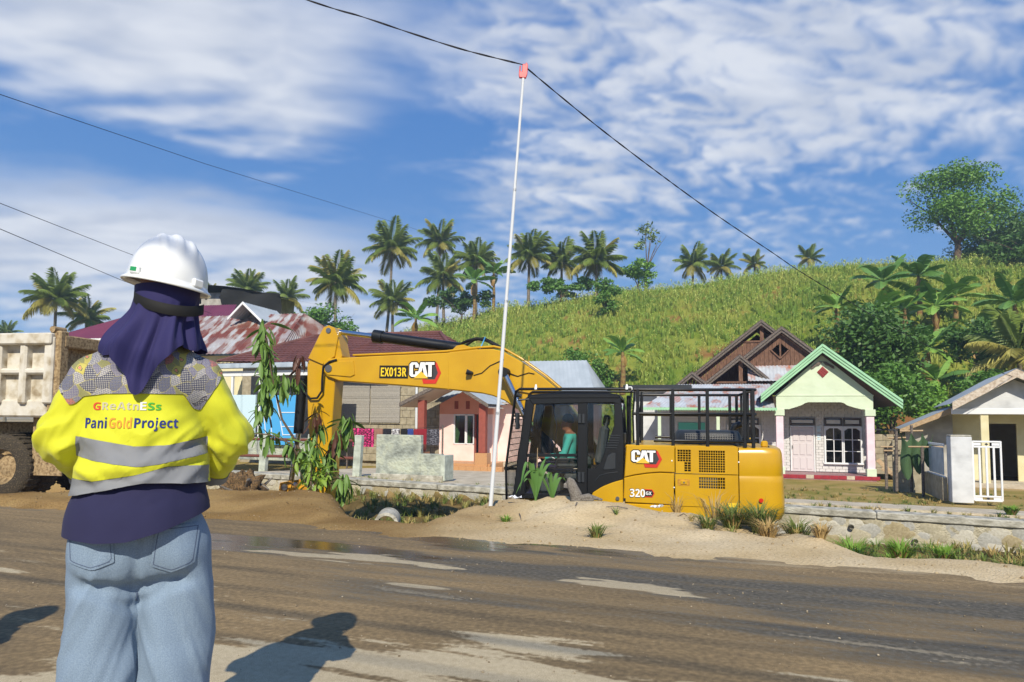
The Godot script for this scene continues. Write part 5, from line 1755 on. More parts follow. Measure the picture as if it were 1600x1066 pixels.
func build_roadside() -> void:
	var base := Vector3(-2.902, -0.51, -20.3)
	var turn := deg_to_rad(-20.0)
	var w := thing("stained_wall", "stained pale green garden wall with a lower block at its right", "wall", base, turn)
	boxpart(w, "panel", M.stained_wall, Vector3(-0.41, 0.56, -0.12), Vector3(1.46, 1.25, 0.16), 0.012)
	boxpart(w, "low_panel", M.stained_wall, Vector3(0.66, 0.3, -0.1), Vector3(0.66, 0.72, 0.18), 0.012)
	boxpart(w, "end_block", M.pale_post, Vector3(1.03, 0.27, -0.3), Vector3(0.14, 0.72, 0.6), 0.012)
	boxpart(w, "footing", M.cap_concrete, Vector3(-0.1, -0.03, -0.08), Vector3(2.3, 0.18, 0.26), 0.015)
	var f := thing("pipe_fence", "fence of pale concrete posts with two rusty pipes behind the sapling", "fence", base, turn)
	for x in [-1.75, -3.4, -5.15, -6.9, -8.6, -10.3]:
		var st := ST()
		bar(st, Vector3(x - 0.06, -0.1, -0.1), Vector3(x, 1.15, -0.1), 0.24, 0.16, 0.012, Vector3(0, 0, 1))
		put(st, "post", M.pale_post, f)
	for y in [0.42, 0.94]:
		tubepart(f, "rail", M.rusty_pipe, [Vector3(-10.4, y, -0.1), Vector3(-1.75, y + 0.05, -0.1)], 0.045, 8)
	# culvert ring
	var c := thing("concrete_culvert", "open end of a grey concrete culvert ring half buried in sand", "culvert", Vector3(-1.49, -0.21, -8.6), 0.1)
	var s := ST()
	lathe(s, [Vector2(0.145, 0.0), Vector2(0.145, 0.5), Vector2(0.108, 0.5), Vector2(0.108, 0.0), Vector2(0.145, 0.0)], 28, Transform3D(Basis(Vector3(1, 0, 0), PI / 2) * Basis(), Vector3(0, 0.11, -0.3)), false)
	put(s, "ring", M.cap_concrete, c)
	# mango sapling
	var m := thing("mango_sapling", "mango sapling with drooping leaves and brown wilted tips before the excavator arm", "sapling", Vector3(-3.44, -0.5, -12.3))
	var o := Vector3(3.44, 0.5, 12.3)
	var stems := [
		[[-3.44, -0.5, -12.3], [-3.51, 0.19, -12.3], [-3.75, 0.74, -12.3], [-3.97, 1.12, -12.2], [-4.16, 1.84, -12.2], [-4.33, 2.7, -12.2]],
		[[-3.48, -0.1, -12.28], [-3.35, 0.63, -12.2], [-3.37, 1.22, -12.2]],
		[[-3.45, 0.0, -12.28], [-3.08, 0.7, -12.2], [-2.83, 1.12, -12.2]],
		[[-3.44, -0.2, -12.28], [-3.09, 0.21, -12.1], [-2.86, 0.1, -12.05]],
		[[-3.55, 0.3, -12.28], [-3.8, 0.72, -12.1], [-4.11, 0.86, -12.0], [-4.42, 0.88, -12.0]],
		[[-4.05, 1.4, -12.2], [-3.85, 1.72, -12.25], [-3.66, 2.12, -12.3]]]
	for i in stems.size():
		var pts := []
		for p in stems[i]:
			pts.append(Vector3(p[0], p[1], p[2]) + o)
		var rad := []
		for k in pts.size():
			rad.append(lerpf(0.035 if i == 0 else 0.02, 0.008, float(k) / (pts.size() - 1)))
		tubepart(m, "stem", M.tree_bark, pts, rad, 6)
	var ws := [[-4.33, 2.66, 12, 0, 0.3], [-4.3, 2.4, 10, 0, 0.26], [-4.28, 2.15, 14, 0, 0.27], [-4.26, 1.9, 15, 0, 0.28], [-4.25, 1.65, 15, 0, 0.28], [-4.3, 1.4, 11, 0, 0.26], [-4.4, 1.25, 8, 0, 0.24], [-3.95, 1.75, 12, 0, 0.27], [-3.78, 1.85, 10, 0, 0.25], [-3.68, 2.12, 8, 2, 0.24],
		[-3.37, 1.2, 8, 2, 0.2], [-3.36, 0.95, 10, 0, 0.28], [-3.4, 0.65, 12, 0, 0.3], [-3.45, 0.4, 12, 0, 0.28], [-2.85, 1.1, 14, 0, 0.29], [-3.0, 0.85, 12, 0, 0.28], [-3.02, 0.8, 7, 2, 0.26], [-3.15, 0.5, 12, 0, 0.28], [-3.2, 0.25, 10, 0, 0.26], [-2.86, 0.1, 13, 0, 0.27], [-2.95, 0.0, 9, 0, 0.26], [-3.8, 0.72, 8, 0, 0.26], [-4.1, 0.82, 7, 0, 0.25], [-4.35, 0.85, 5, 0, 0.22], [-3.6, 0.55, 9, 0, 0.26]]
	for i in ws.size():
		var p: Array = ws[i]
		whorl(m, Vector3(p[0], p[1], -12.2 + 0.12 * sin(i * 2.1)) + o, int(p[2] * 1.7), p[4] * 1.1, [M.mango_leaf, M.mango_young, M.mango_wilted][p[3]], 300 + i, 1.0 if p[3] == 2 else 0.7)
	var cr := thing("croton_bush", "small yellow green leafy bush at the foot of the sapling", "bush", Vector3(-3.3, ground_y(-3.3, -11.8) - 0.02, -11.8))
	var ri := RandomNumberGenerator.new()
	ri.seed = 91
	for k in 9:
		var p := Vector3(ri.randfn() * 0.14, 0.15 + 0.5 * ri.randf(), ri.randfn() * 0.1)
		tubepart(cr, "stem", M.tree_bark, [Vector3(0, 0, 0), p], [0.012, 0.005], 5)
		whorl(cr, p, 11, 0.19, M.mango_young, 380 + k, 0.2)
	# uprooted stump with soil
	var u := thing("uprooted_stump", "dark uprooted stump caked in soil beside the worker's elbow", "stump", Vector3(-4.0, -0.2, -10.6))
	var nn := FastNoiseLite.new()
	nn.seed = 15
	nn.frequency = 2.2
	nn.fractal_octaves = 5
	var su := ST()
	surf(su, 34, 22, func(a: float, v: float) -> Vector3:
		var e := (v - 0.5) * PI
		var d := Vector3(cos(a * TAU) * cos(e), sin(e), sin(a * TAU) * cos(e))
		return Vector3(0, 0.22, 0) + d * Vector3(0.31, 0.3, 0.26) * (1.0 + 0.75 * nn.get_noise_3d(d.x, d.y, d.z)))
	put(su, "root_ball", mottled("root_soil", [[0.0, C(40, 34, 26)], [0.45, C(84, 66, 44)], [0.7, C(134, 108, 72)], [1.0, C(120, 64, 38)]], 0.3, 0.97, true, M.grit, 1.2, 61, 0.03), u)
	for k in 7:
		var a := k * 0.95
		tubepart(u, "root", M.bark_wood, [Vector3(0.1 * cos(a), 0.25, 0.1 * sin(a)), Vector3(0.28 * cos(a), 0.35 + 0.1 * sin(k * 2.0), 0.25 * sin(a)), Vector3(0.4 * cos(a + 0.2), 0.28 + 0.16 * sin(k * 1.3), 0.36 * sin(a))], [0.04, 0.028, 0.01], 6)
	# broad bladed plant in front of the cab
	var cp := thing("maize_plant", "young maize plant with broad blades before the cab door", "plant", Vector3(0.36, ground_y(0.36, -8.9) - 0.01, -8.9))
	var blades := [[-0.25, 0.42, 0.1, 0.30], [-0.12, 0.5, -0.05, 0.1], [-0.02, 0.42, 0.05, 0.02], [0.08, 0.52, 0.0, 0.0], [0.18, 0.5, 0.06, 0.05], [-0.2, 0.25, 0.1, 0.02], [0.32, 0.27, 0.05, 0.02], [0.24, 0.33, -0.04, 0.0], [-0.3, 0.3, 0.05, 0.22], [0.1, 0.36, 0.1, 0.06], [0.05, 0.3, -0.1, 0.1]]
	for i in blades.size():
		var b: Array = blades[i]
		var root := Vector3(-0.05 if i < 6 else 0.16, 0, 0)
		var tip := Vector3(b[0], b[1] - b[3], b[2])
		var sb := ST()
		surf(sb, 2, 9, func(a: float, v: float) -> Vector3:
			var p := root.lerp(tip, v) + Vector3(0, (0.12 + b[3]) * sin(v * PI), 0)
			var wd := 0.021 * pow(sin(PI * clampf(v * 0.9 + 0.1, 0.0, 1.0)), 0.8)
			return p + Vector3((a - 0.5) * 2.0 * wd, absf(a - 0.5) * 0.02, (a - 0.5) * 0.02))
		put(sb, "leaf", M.corn_leaf, cp)
	tubepart(cp, "stalk", M.corn_leaf, [Vector3(-0.05, -0.02, 0), Vector3(-0.04, 0.3, 0)], [0.018, 0.008], 6)
	tubepart(cp, "tassel", M.pale_wood, [Vector3(-0.04, 0.2, 0), Vector3(-0.03, 0.66, 0.01)], [0.008, 0.004], 5)
	# grey driftwood stump on the heap
	var ws2 := thing("driftwood_stump", "weathered grey stump standing on the sand heap before the cab", "stump", Vector3(0.82, ground_y(0.82, -8.75) - 0.01, -8.75))
	var sw := ST()
	tube(sw, [Vector3(0, -0.05, 0), Vector3(-0.02, 0.1, 0), Vector3(-0.09, 0.26, 0.0), Vector3(-0.11, 0.3, 0.0)], [0.085, 0.075, 0.055, 0.02], 9)
	put(sw, "trunk", M.bark_wood, ws2)
	for e in [[0.05, 0.05, 0.3, 0.07], [0.1, 0.02, 0.2, 0.11]]:
		tubepart(ws2, "root", M.bark_wood, [Vector3(0.0, 0.04, 0.02), Vector3(e[0] + 0.08, e[1] + 0.03, 0.05), Vector3(e[2], e[3] * 0.6, 0.06)], [0.05, 0.04, 0.012], 7)
	# the lifting pole
	var p := thing("lifting_pole", "tall silver telescopic pole with red hook holding up the cable", "pole", Vector3(-0.27, -0.12, -9.0))
	var a0 := Vector3(0, -0.05, 0)
	var a1 := Vector3(0.38, 5.62, 0.3)
	for k in 4:
		var u0 := k / 4.0
		tubepart(p, "section", M.pole_white, [a0.lerp(a1, u0), a0.lerp(a1, u0 + 0.25)], 0.027 - 0.003 * k, 10)
		if k > 0:
			tubepart(p, "collar", M.pole_white, [a0.lerp(a1, u0 - 0.006), a0.lerp(a1, u0 + 0.006)], 0.03 - 0.003 * k, 10)
	var hk := ST()
	var hx := Transform3D(Basis(Vector3(0, 0, 1), -0.06), Vector3(0.38, 5.62, 0.3))
	prism(hk, V2([-0.05, 0.0, 0.035, 0.0, 0.05, 0.05, 0.05, 0.17, 0.035, 0.2, 0.02, 0.2, 0.012, 0.17, 0.0, 0.19, -0.02, 0.17, -0.02, 0.08, -0.04, 0.08, -0.04, 0.16, -0.055, 0.15, -0.06, 0.04]), -0.02, 0.02, 0.006, hx)
	put(hk, "hook", M.red_plastic, p)
	# litter in the ditch and on the verge
	var bits := [["blue and white plastic wrapper beside the culvert ring", -1.9, -10.4, 0, 0.2], ["white plastic scrap under the cab corner", 0.05, -9.3, 1, 0.18], ["crumpled pale bag lying on the sand heap", 1.75, -8.55, 1, 0.16], ["blue wrapper in the dark ditch near the pole foot", -0.8, -9.1, 0, 0.14], ["white scrap of bag on the right hand verge", 4.7, -6.0, 1, 0.2]]
	for i in bits.size():
		var b: Array = bits[i]
		var st := ST()
		var nl := FastNoiseLite.new()
		nl.seed = 200 + i
		nl.frequency = 1.6
		var at := Vector3(b[1], ground_y(b[1], b[2]) + 0.02, b[2])
		surf(st, 6, 4, func(x: float, z: float) -> Vector3:
			return at + Vector3((x - 0.5) * b[4], 0.03 + 0.09 * absf(nl.get_noise_2d(x * 2.0, z * 2.0)), (z - 0.5) * b[4] * 0.7), false)
		top(st, "plastic_scrap", M.litter_blue if b[3] == 0 else M.litter_white, b[0], "litter", "litter")

# ---------------------------------------------------------------- wires
func build_wires() -> void:
	var st := ST()
	var pts := [Vector3(-11.5, 8.6, -7.2), Vector3(-6.0, 7.2, -7.8), Vector3(-2.65, 6.3, -8.3), Vector3(-1.9, 6.13, -8.42), Vector3(-1.27, 5.97, -8.52), Vector3(-0.63, 5.82, -8.62), Vector3(0.1, 5.68, -8.7), Vector3(1.37, 5.31, -10.0), Vector3(3.28, 4.9, -12.0), Vector3(4.95, 4.5, -13.5), Vector3(6.7, 4.08, -15.0), Vector3(11.9, 3.34, -20.0), Vector3(17.0, 2.7, -23.7)]
	var curve := Curve3D.new()
	for i in pts.size():
		var d: Vector3 = (pts[mini(i + 1, pts.size() - 1)] - pts[maxi(i - 1, 0)]) / 6.0
		if i == 6:
			d = Vector3.ZERO
		curve.add_point(pts[i], -d if i > 0 else Vector3.ZERO, d if i < pts.size() - 1 else Vector3.ZERO)
	curve.bake_interval = 0.09
	var baked := curve.get_baked_points()
	for g in [0.0, PI]:
		var strand := []
		for i in baked.size():
			var a: float = i * 0.55 + g
			strand.append(baked[i] + Vector3(0, cos(a), sin(a)) * 0.006)
		tube(st, strand, 0.006, 5, true)
	top(st, "service_cable", M.wire_black, "thick twisted black cable lifted by the pole's red hook", "cable")
	var far := [
		["thin wire crossing the sky from the left edge towards the ridge palms", [Vector3(-11.6, 8.0, -13.0), Vector3(-11.29, 8.17, -15.0), Vector3(-11.23, 10.32, -25.0), Vector3(-7.48, 14.92, -50.0), Vector3(-4.5, 19.0, -73.0)], 0.009],
		["upper of the two wires meeting the white helmet from the left", [Vector3(-17.39, 8.31, -22.0), Vector3(-17.83, 8.48, -24.0), Vector3(-19.17, 9.21, -34.0), Vector3(-20.78, 10.22, -48.0), Vector3(-21.5, 10.4, -50.0)], 0.013],
		["lower of the two wires meeting the white helmet from the left", [Vector3(-15.77, 6.91, -20.0), Vector3(-16.3, 7.04, -22.0), Vector3(-18.54, 7.56, -33.0), Vector3(-19.84, 7.92, -46.0)], 0.013]]
	for f in far:
		var s := ST()
		tube(s, f[1], f[2], 5)
		top(s, "overhead_wire", M.wire_black, f[0], "wire", "overhead wires")
	# the line along the road behind the camera, whose shadows cross the asphalt
	var sides := [13.05, 12.65, 13.55, 12.2]
	for i in 4:
		var s := ST()
		var line := []
		for k in 13:
			var u := k / 12.0
			var q := from_st(lerpf(-24.0, 32.0, u), sides[i])
			line.append(q + Vector3(-0.3, 7.0 - 1.6 * sin(u * PI) * 0.4 + 0.2 * i, 8.5 + 0.25 * i))
		tube(s, line, 0.017 if i == 0 else 0.010, 6)
		top(s, "roadside_wire", M.wire_black, ["thickest wire of the roadside line behind the camera", "wire of the roadside line nearest the ditch", "wire of the roadside line second from the ditch", "wire of the roadside line farthest from the camera"][i], "wire", "roadside line wires")
	for e in [-24.0, 32.0]:
		var q := from_st(e, 13.0)
		var o := thing("utility_pole", "concrete utility pole at the right end of the roadside line" if e < 0.0 else "concrete utility pole at the left end of the roadside line", "pole", Vector3(q.x - 0.3, -0.1, q.z + 8.9), 0.0, "utility poles")
		tubepart(o, "shaft", M.cap_concrete, [Vector3.ZERO, Vector3(0, 8.2, 0)], [0.17, 0.1], 12)
		boxpart(o, "cross_arm", M.grey_wood, Vector3(0, 7.35, 0), Vector3(0.12, 0.12, 1.8), 0.01)

# ---------------------------------------------------------------- weeds and grass near the road
func build_weeds() -> void:
	var r := RandomNumberGenerator.new()
	r.seed = 555
	var list := [["single round grass tuft on the sand before the excavator's body", 0.85, -7.05, 0.2, 70, 0.006, 0],
		["big dense grass clump in front of the counterweight", 2.66, -7.6, 0.4, 220, 0.006, 0],
		["grass clump right of the counterweight clump on the verge", 2.95, -7.35, 0.3, 110, 0.007, 0],
		["bushy grass clump left of the big dense clump", 2.42, -7.75, 0.36, 150, 0.006, 0],
		["bushy grass clump behind the big dense clump", 2.75, -8.0, 0.42, 150, 0.006, 0],
		["trailing straw coloured grass below the big dense clump", 2.6, -7.2, 0.26, 150, 0.006, 1],
		["small grey green tuft at the right foot of the sand heap", 2.1, -7.6, 0.24, 90, 0.006, 0],
		["dry seeding grass clump before the rear engine doors", 2.35, -8.2, 0.46, 60, 0.005, 1],
		["thin dry grass clump on the right shoulder of the sand heap", 1.95, -8.35, 0.3, 40, 0.005, 1],
		["lush green grass clump below the stone wall, nearest the excavator", 3.4, -7.1, 0.34, 150, 0.007, 2],
		["lush green grass clump below the stone wall, middle of the patch", 3.75, -7.0, 0.24, 120, 0.007, 2],
		["lush green grass clump at the right end of the green patch", 4.05, -7.1, 0.22, 110, 0.007, 2],
		["leafy green grass clump in front of the lush patch", 3.6, -6.6, 0.26, 130, 0.007, 2],
		["leafy green grass clump at the near edge of the lush patch", 3.95, -6.5, 0.24, 130, 0.007, 2],
		["green grass clump behind the lush patch close to the wall", 3.9, -7.6, 0.4, 120, 0.008, 2],
		["green and straw grass clump left of the lush patch below the counterweight", 3.15, -7.5, 0.36, 120, 0.008, 0],
		["arching grass clump between weep pipe and right edge", 4.6, -7.2, 0.4, 120, 0.007, 0],
		["coarse grass clump at the extreme right of the verge", 5.15, -6.9, 0.4, 120, 0.008, 0],
		["upright grass clump against the wall by the weep pipe", 4.95, -7.5, 0.38, 130, 0.007, 0],
		["tall grass clump at the right edge before the wall", 4.75, -6.75, 0.36, 120, 0.007, 0],
		["dry brown grass heap between the green patch and the right clumps", 4.25, -6.6, 0.2, 90, 0.006, 1],
		["dry brown grass heap left of the lush patch on the verge", 3.0, -6.9, 0.2, 100, 0.006, 1],
		["small grass tuft at the foot of the silver pole", -0.05, -8.1, 0.14, 50, 0.005, 2],
		["bright low weed on the wall cap by the gate", 10.9, -15.5, 0.3, 110, 0.02, 2]]
	for i in list.size():
		var p: Array = list[i]
		var y := ground_y(p[1], p[2]) - 0.02 if p[2] > -12.0 else -0.86
		var o := thing("grass_tuft", p[0], "grass tuft", Vector3(p[1], y, p[2]), 0.0, "grass tufts on the verge")
		var tone := [C(98, 112, 52), C(168, 142, 92), C(104, 140, 48)][p[6]] as Color
		var key := "tuft_tone%d" % p[6]
		if not M.has(key):
			var mt := plain(key, tone, 0.75)
			mt.backlight_enabled = true
			mt.backlight = tone.darkened(0.4)
		inst(tuft_mesh(p[4], p[3], p[5], 1.0, 700 + i), "blades", M[key], o, Transform3D(Basis.from_scale(Vector3(1.25, 1.0, 1.0)), Vector3.ZERO))
		if p[6] != 1:
			if not M.has("tuft_tone1"):
				plain("tuft_tone1", C(168, 142, 92), 0.8)
			inst(tuft_mesh(int(p[4] * 0.35), p[3] * 0.8, p[5], 1.2, 760 + i), "dry_blades", M["tuft_tone1"], o)
	# low weeds in the ditch, on its banks, on the cap and in the yard
	var xfs := []
	var cols := []
	var tuft := tuft_mesh(16, 0.2, 0.008, 1.0, 5)
	for k in 9000:
		var s := -6.0 + r.randf() * 24.0
		var t := -9.0 + r.randf() * 19.0
		var p := from_st(s, t)
		if p.x < -2.0 - 0.1 * t and t > 2.0 and p.x + 0.236 * -p.z < 0.35:
			continue
		var n := patchy.get_noise_2d(p.x * 2.0, p.z * 2.0)
		var y := ground_y(p.x, p.z)
		var chance := 0.0
		if t > 0.5 and t < 10.3:
			chance = 0.9 if y < -0.35 and n > -0.1 else (0.08 if y > -0.1 else 0.3)
			if p.x > 2.6 and y > -0.6 and t < 9.2:
				chance = 0.8
			if p.x > 2.8 and t > 9.2 and t < 9.8:
				chance = 0.35
		elif t < -0.3 and t > -1.05:
			chance = 0.55
		elif t < -2.5 and s < 9.0:
			chance = 0.45 if n > 0.0 else 0.12
		if r.randf() > chance:
			continue
		var sc := (0.6 + 0.9 * r.randf()) * (1.2 if y < -0.5 else 0.6) * (0.55 if t < 0.0 else 1.0)
		xfs.append(Transform3D(Basis(Vector3.UP, r.randf() * TAU).scaled(Vector3.ONE * sc), Vector3(p.x, y - 0.01 + (0.0 if t > 0.0 else 0.0), p.z)))
		cols.append(C(98, 116, 50).lerp(C(172, 148, 92), clampf(r.randf() * 1.3 - 0.25 + n, 0.0, 1.0)).srgb_to_linear())
	stuff(tuft, "ditch_weeds", M.grass, xfs, cols, self)
	# grit and pebbles on sand and road
	var peb := ST()
	surf(peb, 6, 4, func(u: float, v: float) -> Vector3:
		var e := (v - 0.5) * PI
		return Vector3(cos(u * TAU) * cos(e), 0.6 * sin(e), sin(u * TAU) * cos(e) * 0.8) * (1.0 + 0.2 * sin(u * 9.0)))
	peb.generate_normals()
	xfs = []
	cols = []
	for k in 5000:
		var s := -1.0 + r.randf() * 15.0
		var t := 8.0 + pow(r.randf(), 1.2) * 7.0
		var p := from_st(s, t)
		if p.z > -2.4:
			continue
		var y := ground_y(p.x, p.z) if t < 11.1 else 0.0
		if y < -0.2:
			continue
		var sc := 0.0025 + 0.006 * pow(r.randf(), 4.0)
		xfs.append(Transform3D(Basis(Vector3.UP, r.randf() * TAU).scaled(Vector3.ONE * sc), Vector3(p.x, maxf(y, 0.0 if t > 10.9 else -1.0) + sc * 0.2, p.z)))
		cols.append(C(110, 96, 74).lerp(C(176, 162, 138), r.randf()).srgb_to_linear())
	var pebble := peb.commit()
	stuff(pebble, "gravel", M.grass_stone, xfs, cols, self)
	# crumbs and clods lying on the heaps of sand
	xfs = []
	cols = []
	for k in 2600:
		var p := from_st(1.0 + r.randf() * 14.0, 7.6 + r.randf() * 3.3)
		var y := ground_y(p.x, p.z)
		if y < -0.3:
			continue
		var sc := 0.004 + 0.014 * pow(r.randf(), 5.0)
		xfs.append(Transform3D(Basis(Vector3(r.randfn(), r.randfn(), r.randfn()).normalized(), r.randf() * TAU).scaled(Vector3.ONE * sc), Vector3(p.x, y + sc * 0.25, p.z)))
		cols.append(ground_color(p.x, p.z).lerp(C(118, 98, 66).srgb_to_linear(), 0.3 + 0.5 * r.randf()))
	stuff(pebble, "sand_clods", M.grass_stone, xfs, cols, self)
	# dry twigs and roots on the heap
	for k in 4:
		var a := r.randf() * TAU
		var q := Vector3([0.1, 0.75, 1.35, 1.9][k], 0, -8.2 + (r.randf() - 0.5) * 0.7)
		var l := 0.1 + 0.16 * r.randf()
		var e := q + Vector3(cos(a), 0, sin(a)) * l
		var st := ST()
		tube(st, [Vector3(q.x, ground_y(q.x, q.z) + 0.004, q.z), Vector3((q.x + e.x) * 0.5, ground_y((q.x + e.x) * 0.5, (q.z + e.z) * 0.5) + 0.03, (q.z + e.z) * 0.5), Vector3(e.x, ground_y(e.x, e.z) + 0.01, e.z)], [0.007, 0.006, 0.003], 5)
		top(st, "dry_twig", M.grey_wood, ["dry twig on the sand heap nearest the silver pole", "dry twig on the sand heap below the cab door", "dry twig on the sand heap below the model number", "dry twig at the right end of the sand heap"][k], "twig", "twigs on the sand heap")

# ---------------------------------------------------------------- tipper at the left
func build_truck() -> void:
	var h := thing("tipper_truck", "muddy cream tipper truck body at the left edge behind the worker", "truck", Vector3(-7.2, -0.2, -11.0), deg_to_rad(-10.0))
	# body: side and tail walls with pressed ribs
	var bed := boxpart(h, "bed", M.truck_bed, Vector3(-2.1, 2.0, -1.15), Vector3(4.1, 1.2, 2.2))
	for z in [0.0]:
		boxpart(bed, "top_rail", M.truck_bed, Vector3(-2.1, 2.55, 0.02), Vector3(4.3, 0.18, 0.2), 0.02)
		boxpart(bed, "mid_rail", M.truck_bed, Vector3(-2.1, 2.04, 0.0), Vector3(4.2, 0.1, 0.14), 0.03)
		var st := ST()
		prism(st, V2([0.1, 1.62, 0.1, 1.5, -0.1, 1.32, -0.22, 1.32, -0.12, 1.62]), -4.2, 0.06, 0.01, Transform3D(Basis(Vector3.UP, PI / 2) * Basis.FLIP_Z, Vector3.ZERO))
		for k in 10:
			var x := -0.02 - k * 0.46
			boxpart(bed, "rib", M.truck_bed, Vector3(x, 2.06, 0.0), Vector3(0.13 if k else 0.17, 1.06, 0.16), 0.025)
	# tail wall
	boxpart(bed, "tail_frame", M.muddy_steel, Vector3(0.05, 2.0, -0.06), Vector3(0.2, 1.36, 0.18), 0.02)
	boxpart(bed, "tail_frame", M.muddy_steel, Vector3(0.05, 2.0, -2.2), Vector3(0.2, 1.36, 0.18), 0.02)
	boxpart(bed, "tail_rail", M.muddy_steel, Vector3(0.06, 2.52, -1.15), Vector3(0.2, 0.2, 2.2), 0.02)
	boxpart(bed, "tail_rail", M.muddy_steel, Vector3(0.06, 1.5, -1.15), Vector3(0.18, 0.2, 2.2), 0.02)
	boxpart(bed, "tail_panel", M.muddy_steel, Vector3(-0.02, 2.0, -1.15), Vector3(0.1, 0.95, 2.1), 0.02)
	for z in [-0.06, -2.2]:
		tubepart(bed, "hinge", M.muddy_steel, [Vector3(0.02, 2.7, z + 0.12), Vector3(0.02, 2.7, z - 0.12)], 0.05, 10)
	boxpart(bed, "skirt", M.truck_bed, Vector3(-2.1, 1.46, -0.05), Vector3(4.1, 0.28, 0.12), 0.03)
	boxpart(bed, "load_heap", M.muddy_steel, Vector3(-2.1, 2.6, -1.15), Vector3(3.9, 0.1, 2.0), 0.04)
	boxpart(h, "chassis", M.muddy_steel, Vector3(-2.4, 1.08, -1.1), Vector3(5.0, 0.3, 0.9), 0.02)
	polypart(h, "fender_plate", M.muddy_steel, V2([-0.5, 1.34, -0.02, 1.34, -0.06, 1.0, -0.3, 0.86, -0.48, 0.86]), -0.3, -0.2, 0.012)
	boxpart(h, "tail_lamp", M.white_gutter, Vector3(-0.1, 1.2, -0.15), Vector3(0.13, 0.2, 0.1), 0.015)
	var flap := polypart(h, "mud_flap", M.muddy_steel, rect(-0.47, 0.4, 0.08, 0.86), -0.22, -0.19, 0.006)
	flap.set_meta("label", "mud caked flat flap behind the wheel")
	for x in [-0.95, -2.15]:
		for z in [-0.25, -0.6, -1.75, -2.1]:
			var wst := ST()
			var xf := Transform3D(Basis(Vector3(1, 0, 0), PI / 2), Vector3(x, 0.53, z))
			lathe(wst, [Vector2(0.28, -0.14), Vector2(0.46, -0.15), Vector2(0.52, -0.11), Vector2(0.53, 0.0), Vector2(0.52, 0.11), Vector2(0.46, 0.15), Vector2(0.28, 0.14)], 36, xf)
			for k in 30:
				var a := TAU * k / 30.0
				bx(wst, Vector3(x + cos(a) * 0.53, 0.53 + sin(a) * 0.53, z), Vector3(0.02, 0.05, 0.24), 0.004, Basis(Vector3(0, 0, 1), a))
			var wh := put(wst, "wheel", M.muddy_tyre, h)
			var rim := ST()
			lathe(rim, [Vector2(0.0, 0.02), Vector2(0.12, 0.05), Vector2(0.2, -0.02), Vector2(0.29, 0.1), Vector2(0.29, -0.1), Vector2(0.0, -0.08)], 24, xf)
			put(rim, "rim", M.muddy_steel, wh)
	# driver's cab, beyond the frame
	var cab := ST()
	prism(cab, V2([-6.3, 0.75, -4.5, 0.75, -4.5, 2.7, -5.9, 2.7, -6.3, 1.8]), -2.3, 0.1, 0.05)
	put(cab, "driver_cab", M.truck_bed, h)

# ---------------------------------------------------------------- excavator: x forward, z to its right (away from the road), y from its tracks up
func logo(parent: Node, x0: float, y0: float, w: float, h: float, z: float) -> void:
	# white letters over a grey and red hexagon with a yellow triangle; seen from the machine's left, so x runs down to the right
	var f := Transform3D(Basis(Vector3.UP, PI), Vector3(x0, y0, z))
	var plate := polypart(parent, "logo_plate", M.logo_grey, [Vector2(0.40 * w, 0.28 * h), Vector2(0.40 * w, 0.98 * h), Vector2(0.86 * w, 0.98 * h), Vector2(0.95 * w, 0.5 * h), Vector2(0.86 * w, 0.22 * h), Vector2(0.46 * w, 0.22 * h)], 0.0, 0.004, 0.0, f)
	polypart(plate, "logo_edge", M.logo_red, [Vector2(0.40 * w, 0.24 * h), Vector2(0.44 * w, 0.02 * h), Vector2(0.84 * w, 0.02 * h), Vector2(1.0 * w, 0.5 * h), Vector2(0.86 * w, 0.98 * h), Vector2(0.79 * w, 0.98 * h), Vector2(0.90 * w, 0.5 * h), Vector2(0.80 * w, 0.2 * h), Vector2(0.52 * w, 0.2 * h), Vector2(0.5 * w, 0.24 * h)], 0.0, 0.006, 0.0, f)
	var strokes := [[0.37, 0.64, 0.37, 0.84, 0.29, 1.0, 0.08, 1.0, 0.0, 0.86, 0.0, 0.14, 0.08, 0.0, 0.29, 0.0, 0.37, 0.16, 0.37, 0.38, 0.235, 0.38, 0.235, 0.2, 0.2, 0.15, 0.17, 0.15, 0.14, 0.2, 0.14, 0.8, 0.17, 0.85, 0.2, 0.85, 0.235, 0.8, 0.235, 0.64],
		[0.31, 0.0, 0.44, 1.0, 0.61, 1.0, 0.74, 0.0, 0.6, 0.0, 0.525, 0.66, 0.45, 0.0], [0.635, 1.0, 1.0, 1.0, 1.0, 0.82, 0.895, 0.82, 0.895, 0.0, 0.755, 0.0, 0.755, 0.82, 0.635, 0.82]]
	for k in 3:
		var wide := []
		var slim := []
		for q in V2(strokes[k]):
			slim.append(Vector2(q.x * 0.79 * w, (0.33 + q.y * 0.66) * h))
		for q in Geometry2D.offset_polygon(PackedVector2Array(slim), 0.012 * h / 0.265 + 0.002)[0]:
			wide.append(q)
		polypart(plate, "logo_outline", M.black_matte, wide, 0.002 + 0.001 * k, 0.0065 + 0.0004 * k, 0.0, f)
		polypart(plate, "logo_letter", M.logo_white, slim, 0.004, 0.0095 + 0.0004 * k, 0.0, f)
	polypart(plate, "logo_triangle", M.logo_yellow, [Vector2(0.14 * w, 0.26 * h), Vector2(0.6 * w, 0.26 * h), Vector2(0.38 * w, 0.58 * h)], 0.012, 0.018, 0.0, f)

